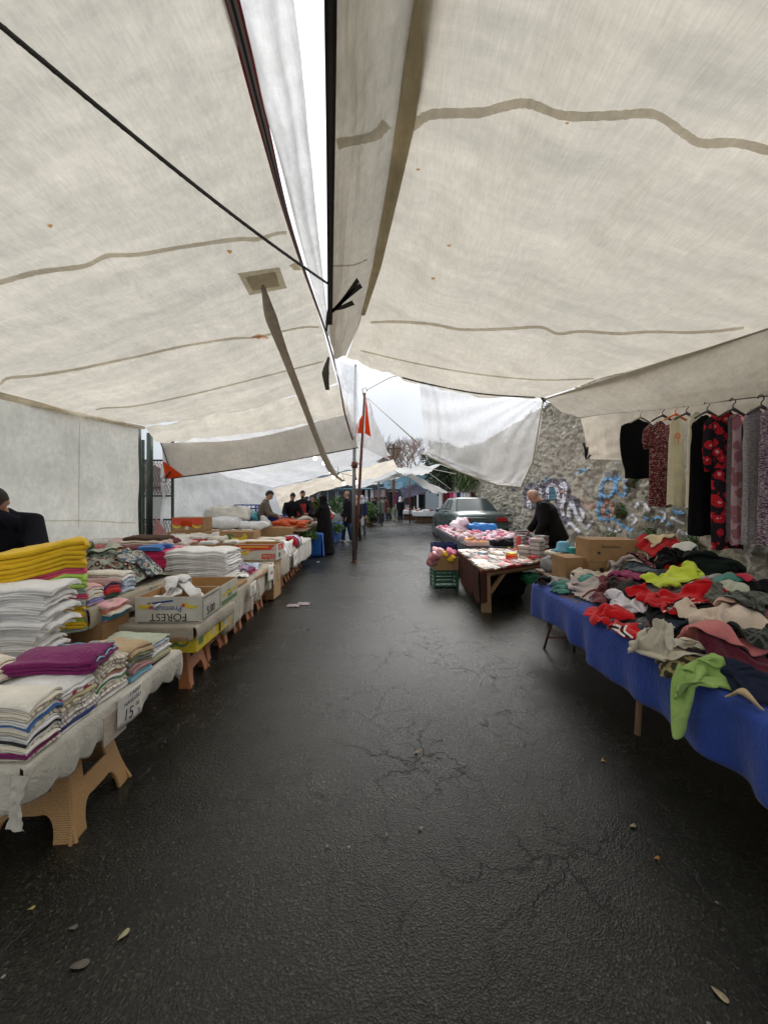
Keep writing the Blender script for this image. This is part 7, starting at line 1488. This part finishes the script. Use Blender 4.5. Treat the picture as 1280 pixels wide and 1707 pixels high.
far = [('person in a black jacket in the far group, leftmost', 625, 25.5, 1.66, 20, (.015, .015, .018), .2, (.015, .015, .02), 'short', None), ('person in a grey-green coat in the far group', 635, 24.3, 1.66, 10, (.14, .16, .13), .35, (.03, .03, .035), 'short', None), ('person in a dark red coat in the far group', 642, 27.5, 1.66, -20, (.11, .02, .02), .3, (.04, .04, .05), 'short', None),
       ('child in a brown jacket in the far group', 648, 27, 1.05, 0, (.12, .08, .05), .2, (.03, .03, .03), 'short', None), ('child in a green jacket beside the woman in the white headscarf', 657, 26.2, 1.08, 0, (.13, .18, .10), .28, (.5, .45, .3), 'short', None), ('woman in black with a white headscarf walking with the children', 667, 26.2, 1.64, 0, (.015, .015, .018), .6, (.02, .02, .02), 'none', (.75, .72, .72)),
       ('stout shopper in a charcoal coat at the right of the far group', 672, 29, 1.62, 90, (.03, .03, .035), .4, (.02, .02, .02), 'short', None), ('shopper in a purple anorak between the far baskets and the group', 619, 26.5, 1.6, 140, (.06, .03, .08), .3, (.02, .02, .03), 'long', None), ('man in a brown leather jacket near the shop windows', 630, 29.5, 1.74, 200, (.07, .035, .02), .2, (.02, .02, .03), 'short', None), ('woman with a grey scarf beside the lettuce basket', 611, 25.5, 1.6, 60, (.05, .05, .055), .5, (.02, .02, .02), 'none', (.3, .3, .32)),
       ('distant person in black near the shop windows', 653, 31, 1.7, 0, (.02, .02, .02), .2, (.03, .03, .05), 'short', None)]
for lb, px, d, h, fa, ct_, cl_, lg, hr, sc2 in far: person(lb, lp(px, 0, d), R(fa), h, coat=ct_, coat_len=cl_, legs=lg, hair=hr, scarf=sc2, vox=.03, stride=.16)

# ================================================================ VEGETABLE STALL AND FAR MARKET
board_table('stall_table', 'vegetable table under the carrots and greens', -3.9, -1.95, 9.3, 12.2, .74, legs=[(-3.8, 9.4, -3.8, 9.4), (-2.1, 9.4, -2.1, 9.4), (-3.8, 12.1, -3.8, 12.1), (-2.1, 12.1, -2.1, 12.1)])
table_cloth('tablecloth', 'blue plastic cloth at the near end of the vegetable stall', -1.62, -3.9, 9.9, 10.7, .60, lambda y: .58, M_vblue, seed=30, ends=(.58, .58), wavea=.03)
table_cloth('tablecloth', 'blue plastic cloth at the far end of the vegetable stall', -1.62, -3.8, 12.6, 14.8, .62, lambda y: .58, M_vblue, seed=31, ends=(.58, .5), wavea=.03)
rr = random.Random(12); M_car = simple('carrot_skin', (.62, .10, .02), .5); M_tom = simple('tomato_skin', (.55, .03, .02), .3); M_pal = simple('turnip_skin', (.62, .55, .45), .5); M_lf = LM[3]
mb = MB(); mb.tube([(0, 0, 0), (.05, 0, 0), (.2, 0, 0), (.27, 0, 0)], [.02, .032, .022, .005], 9); c0 = mb.build('carrot', M_car, smooth=True)
for i in range(60):
    o = c0 if i == 0 else c0.copy()
    if i: COL.objects.link(o)
    a = rr.random(); lv = i // 14; o.location = (-2.75 + .62 * rr.random(), 9.55 + .5 * rr.random(), .80 + .04 * lv); o.rotation_euler = (0, rr.uniform(-.2, .2), rr.uniform(-.4, .5) + (0 if i % 2 else 2.9)); o.scale = (1.1, 1.3, 1.3)
    tag(o, 'orange-red carrot in the heap at the near end of the vegetable stall', 'carrot', 'carrots heaped on the vegetable stall')
for gi, (lb, cat, n, cx, cy, z, sx, sy, r_, m_, gr) in enumerate([('red tomato in the heap before the man in the brown-grey jacket', 'tomato', 26, -3.15, 9.6, .78, .25, .25, .045, M_tom, 'tomatoes on the vegetable stall'), ('pale root in the heap beside the chador woman', 'turnip', 30, -2.2, 10.7, .80, .3, .5, .06, M_pal, 'pale roots on the vegetable stall'), ('reddish onion in the crate behind the carrots', 'onion', 26, -2.6, 10.5, .86, .25, .3, .05, simple('onion_skin', (.34, .10, .05), .5), 'onions on the vegetable stall'), ('red pepper in the crate by the balding man', 'pepper', 14, -1.9, 13.2, .86, .18, .3, .06, M_tom, 'red peppers by the balding man'), ('cauliflower head behind the red peppers', 'cauliflower', 9, -2.05, 13.6, .93, .25, .3, .10, TC['ivory'], 'cauliflowers behind the red peppers')]):
    mb = MB(); mb.ell((0, 0, 0), (r_, r_, r_ * .9), 12, 8); c0 = mb.build(cat, m_, smooth=True)
    for i in range(n):
        o = c0 if i == 0 else c0.copy()
        if i: COL.objects.link(o)
        u, w = rr.uniform(-1, 1), rr.uniform(-1, 1); o.location = (cx + u * sx, cy + w * sy, z + r_ * (2.2 * (1 - max(abs(u), abs(w)))) * 1.6); tag(o, lb, cat, gr)
def bunch(name, label, cat, c, r_, mat, n, size, seed, grp=None):
    rs_ = np.random.RandomState(seed); mb = MB(); leaves(mb, (0, 0, 0), r_, n * 2, size * .6, rs_); o = mb.build(name, mat, loc=c); tag(o, label, cat, grp)
for i, (px, py, d, r_, lb) in enumerate([(510, 893, 9.8, (.3, .18, .1), 'bunch of spring greens on the near end of the vegetable stall'), (520, 886, 10.4, (.18, .18, .12), 'pale green leek bunch left of the chador woman'), (495, 872, 11.3, (.3, .3, .15), 'leafy herbs in the middle of the vegetable stall'), (531, 843, 11.5, (.2, .2, .25), 'tall parsley bunch held up beside the chador woman'), (560, 845, 14.5, (.35, .3, .4), 'tall stacked greens behind the chador woman'), (558, 880, 12.8, (.3, .3, .18), 'cabbage leaves at the far blue cloth'), (617, 851, 22, (.45, .5, .4), 'heap of lettuce in the far baskets'), (613, 846, 23.2, (.4, .4, .35), 'pale cabbage heap behind the far baskets'), (622, 862, 22.3, (.3, .4, .3), 'dark greens beside the far basket'), (590, 792, 30, (.1, .1, .1), 'green bunch hanging before the shop')]):
    bunch('leafy_greens', lb, 'greens', P(px, py, d), r_, [M_lf, LM[1], M_lf, LM[1], M_lf, M_lf, M_lf, M_lf, LM[0], LM[1]][i], 300, .06 + .004 * d, 60 + i)
for i, (px, d, lb) in enumerate([(505, 12.0, 'dark wooden crate of vegetables behind the carrots'), (550, 14.2, 'white box under the stacked greens'), (450, 10.6, 'blue crate behind the man in the brown-grey jacket'), (490, 11.2, 'dark grey sack-like crate before the vendors')]):
    p = P(px, 0, d); carton(lb, (p.x - .35, p.y, [.75, .78, .86, .75][i]), 0, .7, .5, .18, mat=[M_dwood, M_cwhite, M_cb, M_dk][i], inner=[M_dwood, M_cwhite, M_cb, M_dk][i], name='crate')
fluff('plastic_bag', 'white translucent carrier bag of tomatoes on the vegetable stall', 'bag', (-2.95, 9.45, .76), .2, M_poly, 541, sq=.8)
for i, (px, py, d, r_, m_, lb) in enumerate([(410, 868, 10, .28, simple('turquoise_film', (.08, .38, .45), .3), 'turquoise plastic heap by the white tent wall'), (426, 868, 10.6, .24, simple('green_film', (.03, .3, .2), .3), 'green plastic heap beside the turquoise one'), (404, 878, 9.6, .16, simple('blue_film', (.05, .2, .5), .3), 'small blue plastic bag below the turquoise heap'), (416, 880, 9.6, .2, TC['black'], 'black bag left of the man in the brown-grey jacket')]):
    p = P(px, py, d); fluff('plastic_heap', lb, 'bag', (p.x, p.y, p.z - .1), r_, m_, 550 + i, sq=.7)
mb = MB(); mb.box(-4.2, 9.9, 0, -3.35, 10.45, .74); tag(mb.build('carton', M_dwood), 'dark cases stacked under the plastic heaps', 'box')
def basket(label, loc, r_, h):
    b = empty('wicker_basket', loc, 0, label, 'basket'); mb = MB(); n = 20; mb.tube([(0, 0, 0), (0, 0, h * .5), (0, 0, h)], [r_ * .8, r_ * .95, r_], n, cap=True); mb.build('basket_body', simple('wicker', (.38, .26, .10), .8, bump=.8, bscale=30), b, True)
    for z in (.08, h * .5, h - .02): mb = MB(); mb.tube([(r_ * (1.0 + .02) * math.cos(a), r_ * 1.02 * math.sin(a), z) for a in np.linspace(0, 6.283, 25)], .02, 6); mb.build('hoop', M_dwood, b, True)
basket('round wicker basket of lettuce at the far left stalls, nearer one', lp(614, 0, 22.8), .33, .62); basket('round wicker basket behind the lettuce basket', lp(607, 0, 24), .33, .6)
# awnings and tarps beyond
def quad(name, a, b, c, d, mat, label, sag=.08, cat='tarp', seed=0):
    tarpobj(name, [[a, lerp(a, b, .33) - V((0, 0, sag)), lerp(a, b, .66) - V((0, 0, sag)), b], [d, lerp(d, c, .33) - V((0, 0, sag)), lerp(d, c, .66) - V((0, 0, sag)), c]], 14, 24, mat, label, cat, .03, 70 + seed, (2, 3))
quad('awning', P(650, 781, 20), P(734, 774, 17), P(713, 790, 21), P(676, 793, 23), M_white, 'long white awning strip below the leafless brown tree', .02, seed=1)
quad('awning', P(578, 806, 17), P(652, 783, 17.5), P(676, 793, 22), P(592, 815, 24), M_white, 'white awning just right of the rust-red pole', .03, seed=2)
quad('awning', P(620, 800, 21), P(655, 789, 20), P(682, 790, 20), P(634, 802, 24), M_white, 'short white canopy over the far group of people', .05, seed=3)
quad('awning', P(676, 791, 20.5), P(686, 789, 20), P(747, 821, 17), P(722, 822, 21), M_white, 'white tarp sloping down to the right above the far clothes racks', .02, seed=4)
quad('awning', P(667, 813, 26), P(692, 806, 24), P(713, 819, 24), P(671, 831, 27), simple('lilac_sheet', (.36, .36, .52), .7), 'lilac-grey awning over the dark trousers rack', .03, seed=5)
quad('awning', P(545, 808, 27), P(640, 806, 27), P(640, 812, 29), P(540, 815, 29), simple('pale_blue_sheet', (.45, .62, .72), .7), 'pale blue canopy in front of the shop windows', .02, seed=6)
pole('tent_pole', 'thin dark leaning pole beside the far group of people', [P(636, 876, 21.8), P(632, 820, 21.8), P(629, 775, 21.8)], [.05, .045, .04], M_metal)
pole('tent_pole', 'thin reddish pole in front of the far clothes stall', [P(683, 872, 24), P(683, 788, 24)], .04, M_rust)
for i, (a, b_) in enumerate([((712, 786, 20.5), (752, 816, 19)), ((734, 774, 17), (800, 800, 10)), ((690, 776, 19), (760, 790, 12)), ((613, 663, 9.4), (700, 742, 6.3))]):
    mb = MB(); mb.tube([P(*a), P(*b_)], .012, 5); tag(mb.build('cord', M_lrope, smooth=True), ['pale guy cord from the sloping white tarp to the wall', 'pale cord running from the long awning strip to the wall', 'lower pale cord crossing in front of the dark shrub', 'thin cord from the rust-red pole to the plastic sheet'][i], 'cord')
# far stalls with clothes
for i, (px, d, w, lb) in enumerate([(688, 28, 1.5, 'far stall table with dark clothes under the lilac awning'), (708, 24.5, 1.25, 'far round table under a white cloth heaped with pinkish clothes')]):
    p = P(px, 0, d); t = board_table('stall_table', lb, p.x - w / 2, p.x + w / 2, p.y, p.y + 1.2, .68, legs=[(p.x - w / 2 + .1, p.y + .1, p.x - w / 2 + .1, p.y + .1), (p.x + w / 2 - .1, p.y + .1, p.x + w / 2 - .1, p.y + .1)])
    table_cloth('tablecloth', ['white cloth with red trim on the far stall under the lilac awning', 'white tablecloth on the far round table beside the car'][i], p.x - w / 2 - .05, p.x + w / 2 + .05, p.y - .06, p.y + 1.25, .70, lambda y: .3, TC['white'], seed=40 + i, ends=(.3, .3))
    mb = MB(); mb.box(p.x - w / 2 + .1, p.y + .1, 0, p.x + w / 2 - .1, p.y + 1, .4); tag(mb.build('carton', M_dwood), ['dark boxes under the far stall below the lilac awning', 'brown boxes under the far round table'][i], 'box')
    for k in range(12):
        fluff('garment', ['small folded garment on the far stall under the lilac awning', 'crumpled pinkish garment on the far round table'][i], 'clothes', (p.x + rr.uniform(-w / 2, w / 2) * .85, p.y + rr.uniform(.1, 1.1), .70), rr.uniform(.09, .16), [TC['dusty pink'], TC['white'], TC['rust pink'], TC['peach'], TC['maroon'], TC['tan']][rr.randrange(6)], 600 + k + 20 * i, ['garments on the far stall under the lilac awning', 'garments on the far round table'][i], .5)
def rack(label, px0, px1, ytop, d, cols, L_, grp, nm='hung_garment'):
    n = len(cols)
    for k, c in enumerate(cols):
        px = px0 + (px1 - px0) * (k + .5) / n; p = P(px, ytop, d); w = (px1 - px0) / n / 640 * d * 1.15; ll = L_ * (1 + .15 * math.sin(k * 2.3)); v = []
        for t in np.linspace(0, 1, 8):
            for q in range(14): a = 6.283 * q / 14; v.append((w / 2 * math.cos(a) * (.7 + .3 * min(1, t * 6)), .06 * math.sin(a) * (1 + .3 * math.sin(3 * a + k)), -ll * t))
        f = [(i * 14 + q, i * 14 + (q + 1) % 14, (i + 1) * 14 + (q + 1) % 14, (i + 1) * 14 + q) for i in range(7) for q in range(14)] + [tuple(range(14))]
        o = mk(nm, v, f, TC[c] if isinstance(c, str) else c, loc=p); tag(o, f'{c if isinstance(c, str) else "patterned"} garment {ORD[k]} from the left {label}', 'clothes', grp)
    a, b_ = P(px0 - 3, ytop - .5, d), P(px1 + 3, ytop - .5, d); mb = MB(); mb.tube([a, b_], .015, 5); tag(mb.build('rail', M_metal, smooth=True), 'rail carrying the garments ' + label, 'rail')
rack('on the dark rack under the lilac awning', 683, 706, 824, 27.5, ['maroon', 'black', 'dark grey', 'black', 'white', 'black', 'black', 'black'], 1.0, 'dark trousers on the far rack')
rack('on the line behind the car', 732, 802, 821, 18.5, ['white', 'maroon', 'maroon', 'hot pink', 'light pink', 'navy', 'white', 'white', 'ivory', 'maroon', 'brown', 'tan'], .75, 'clothes on the line behind the car')
rack('beside the shop door', 650, 661, 820, 30, ['black', 'plum', 'plum'], 1.1, 'dresses beside the shop door')
rack('before the shop windows', 604, 622, 816, 28, ['black', 'white', 'dark grey', 'white'], .6, 'light garments before the shop windows')
nb = empty('notice_board', P(633, 860, 29), 0, 'brown framed board with two pink posters before the shop', 'board'); o0 = nb.location
mb = MB()
for a in (622, 632.5, 643): p = P(a, 0, 29); mb.box(p.x - o0.x - .04, -.03, 0, p.x - o0.x + .04, .03, 2.1)
mb.box(P(622, 0, 29).x - o0.x, -.028, 2.04, P(643, 0, 29).x - o0.x, .028, 2.12); mb.box(P(622, 0, 29).x - o0.x, -.02, 1.3, P(643, 0, 29).x - o0.x, .02, 1.36); mb.build('frame', M_dwood, nb)
for a, c in ((623.5, 631), (634, 641.5)): mb = MB(); mb.box(P(a, 0, 29).x - o0.x, -.05, 1.45, P(c, 0, 29).x - o0.x, -.035, 1.98); mb.build('poster', simple('pink_poster', (.62, .45, .48), .6), nb)
bush('street_tree', 'bare-trunked tree by the shop with a few dark leaves', [((.55, 31.5, 2.9), (.5, .4, .5))], LM[2], 'tree', .1, 60, 0, 33, stem=(.55, 31.5, 0))
# ---- bulbs
def bulb(px, py, d, label):
    m = MATS.get('bulb')
    if not m:
        m, nt, b = newmat('lit_bulb'); b.inputs['Emission Color'].default_value = (1, .93, .8, 1); b.inputs['Emission Strength'].default_value = 2.5; MATS['bulb'] = m
    p = P(px, py, d); r = empty('light_bulb', p, 0, label, 'bulb'); mb = MB(); mb.ell((0, 0, 0), (.04, .04, .05), 12, 8); mb.build('glass', m, r, True)
    mb = MB(); mb.tube([(0, 0, .055), (0, 0, .11)], .02, 8); mb.build('socket', M_blackst, r); mb = MB(); mb.tube([(0, 0, .11), (-.02, 0, .26)], .006, 5); mb.build('wire', M_blackst, r)
for i, (px, py, d, lb) in enumerate([(525, 764, 8.6, 'leftmost and highest lit bulb of the string'), (551, 786, 9.2, 'lit bulb beside the canvas strap'), (556, 795, 9.6, 'lit bulb in the pair below the strap end, left one'), (564, 795, 9.6, 'lit bulb in the pair below the strap end, right one'), (573, 806, 11, 'dim lit bulb low before the tan tarp'), (593.5, 804, 9.6, 'lit bulb between the two tall poles'), (540, 772, 8.7, 'small hanging dark-socketed bulb left of the strap')]): bulb(px, py, d, lb)
mb = MB(); mb.tube([P(500, 735, 8.4), P(525, 752, 8.6), P(551, 776, 9.2), P(560, 786, 9.6), P(593, 795, 9.6)], .006, 5); tag(mb.build('cable', M_blackst, smooth=True), 'thin black cable carrying the lit bulbs', 'cable')
# ---- litter
def leaf(px, py, s, c, label, rz, lobes=0):
    p = onz(px, py, .004); n = 14; v = [(0, 0, .004)]
    for k in range(n):
        a = 6.283 * k / n; rr_ = s * (1 if not lobes else (1 + .35 * math.cos(lobes * a))); v.append((rr_ * math.cos(a), rr_ * .45 * math.sin(a) * (1 if abs(math.cos(a)) < .95 else .3), .003 * math.sin(2 * a) + .004))
    o = mk('fallen_leaf', v, [(0, k + 1, (k + 1) % n + 1) for k in range(n)], simple('litter', c, .7, var=.25, scale=60), loc=p, rot=(0, 0, rz)); tag(o, label, 'leaf'); o.modifiers.new('s', 'SOLIDIFY').thickness = .0015
leaf(695, 1255, .018, (.35, .25, .18), 'small crumpled brown leaf in the middle of the road', .3, 3); leaf(1005, 1268, .018, (.40, .20, .07), 'orange-brown leaf on the road near the blue cloth', 1.0, 3); leaf(1055, 1378, .017, (.33, .28, .18), 'pale tan leaf right of the road centre', .2)
leaf(1095, 1432, .013, (.45, .2, .04), 'small bright orange leaf on the road', .1); leaf(1200, 1660, .022, (.38, .32, .2), 'long pale leaf at the bottom right of the road', -1.1); leaf(206, 1560, .020, (.38, .34, .2), 'pale forked leaf at the bottom left of the road', 1.1); leaf(52, 1516, .011, (.4, .34, .1), 'thin yellow leaf fragment at the lower left', .5)
leaf(133, 1610, .028, (.12, .105, .085), 'flattened greyish gum patch at the bottom left', .2); leaf(701, 1382, .012, (.30, .30, .27), 'whitish gum spot near the road centre', 0); leaf(644, 1393, .008, (.35, .34, .3), 'tiny pale scrap beside the gum spot', .6); leaf(545, 1412, .007, (.42, .42, .38), 'tiny white scrap left of the gum spot', .2); leaf(122, 1548, .015, (.13, .12, .10), 'faint grey gum mark at the lower left', .2)
leaf(514, 1050, .016, (.015, .015, .015), 'small black dot-like stone on the road', 0); leaf(529, 937, .05, (.6, .6, .58), 'white scrap of paper near the blue stall cloth', 0)
for i, (px, py, s, lb) in enumerate([(489, 1010, .09, 'left flattened scrap of pinkish plastic on the road'), (506, 1007, .09, 'right flattened scrap of pinkish plastic on the road')]):
    p = onz(px, py, .004); v, f = surf([[V((-s, -s * .7, .004)), V((s, -s * .7, .003))], [V((-s * .9, s * .8, .004)), V((s, s * .7, .004))]], 10, 10, .006, 80 + i, (2, 2)); v[:, 2] = np.abs(v[:, 2]) + .002; o = mk('plastic_scrap', v, f, simple('scrap', (.24, .20, .20), .35, var=.5, scale=30), loc=p); tag(o, lb, 'litter')
for i, (px, py, lb) in enumerate([(745, 975, 'x')]): pass
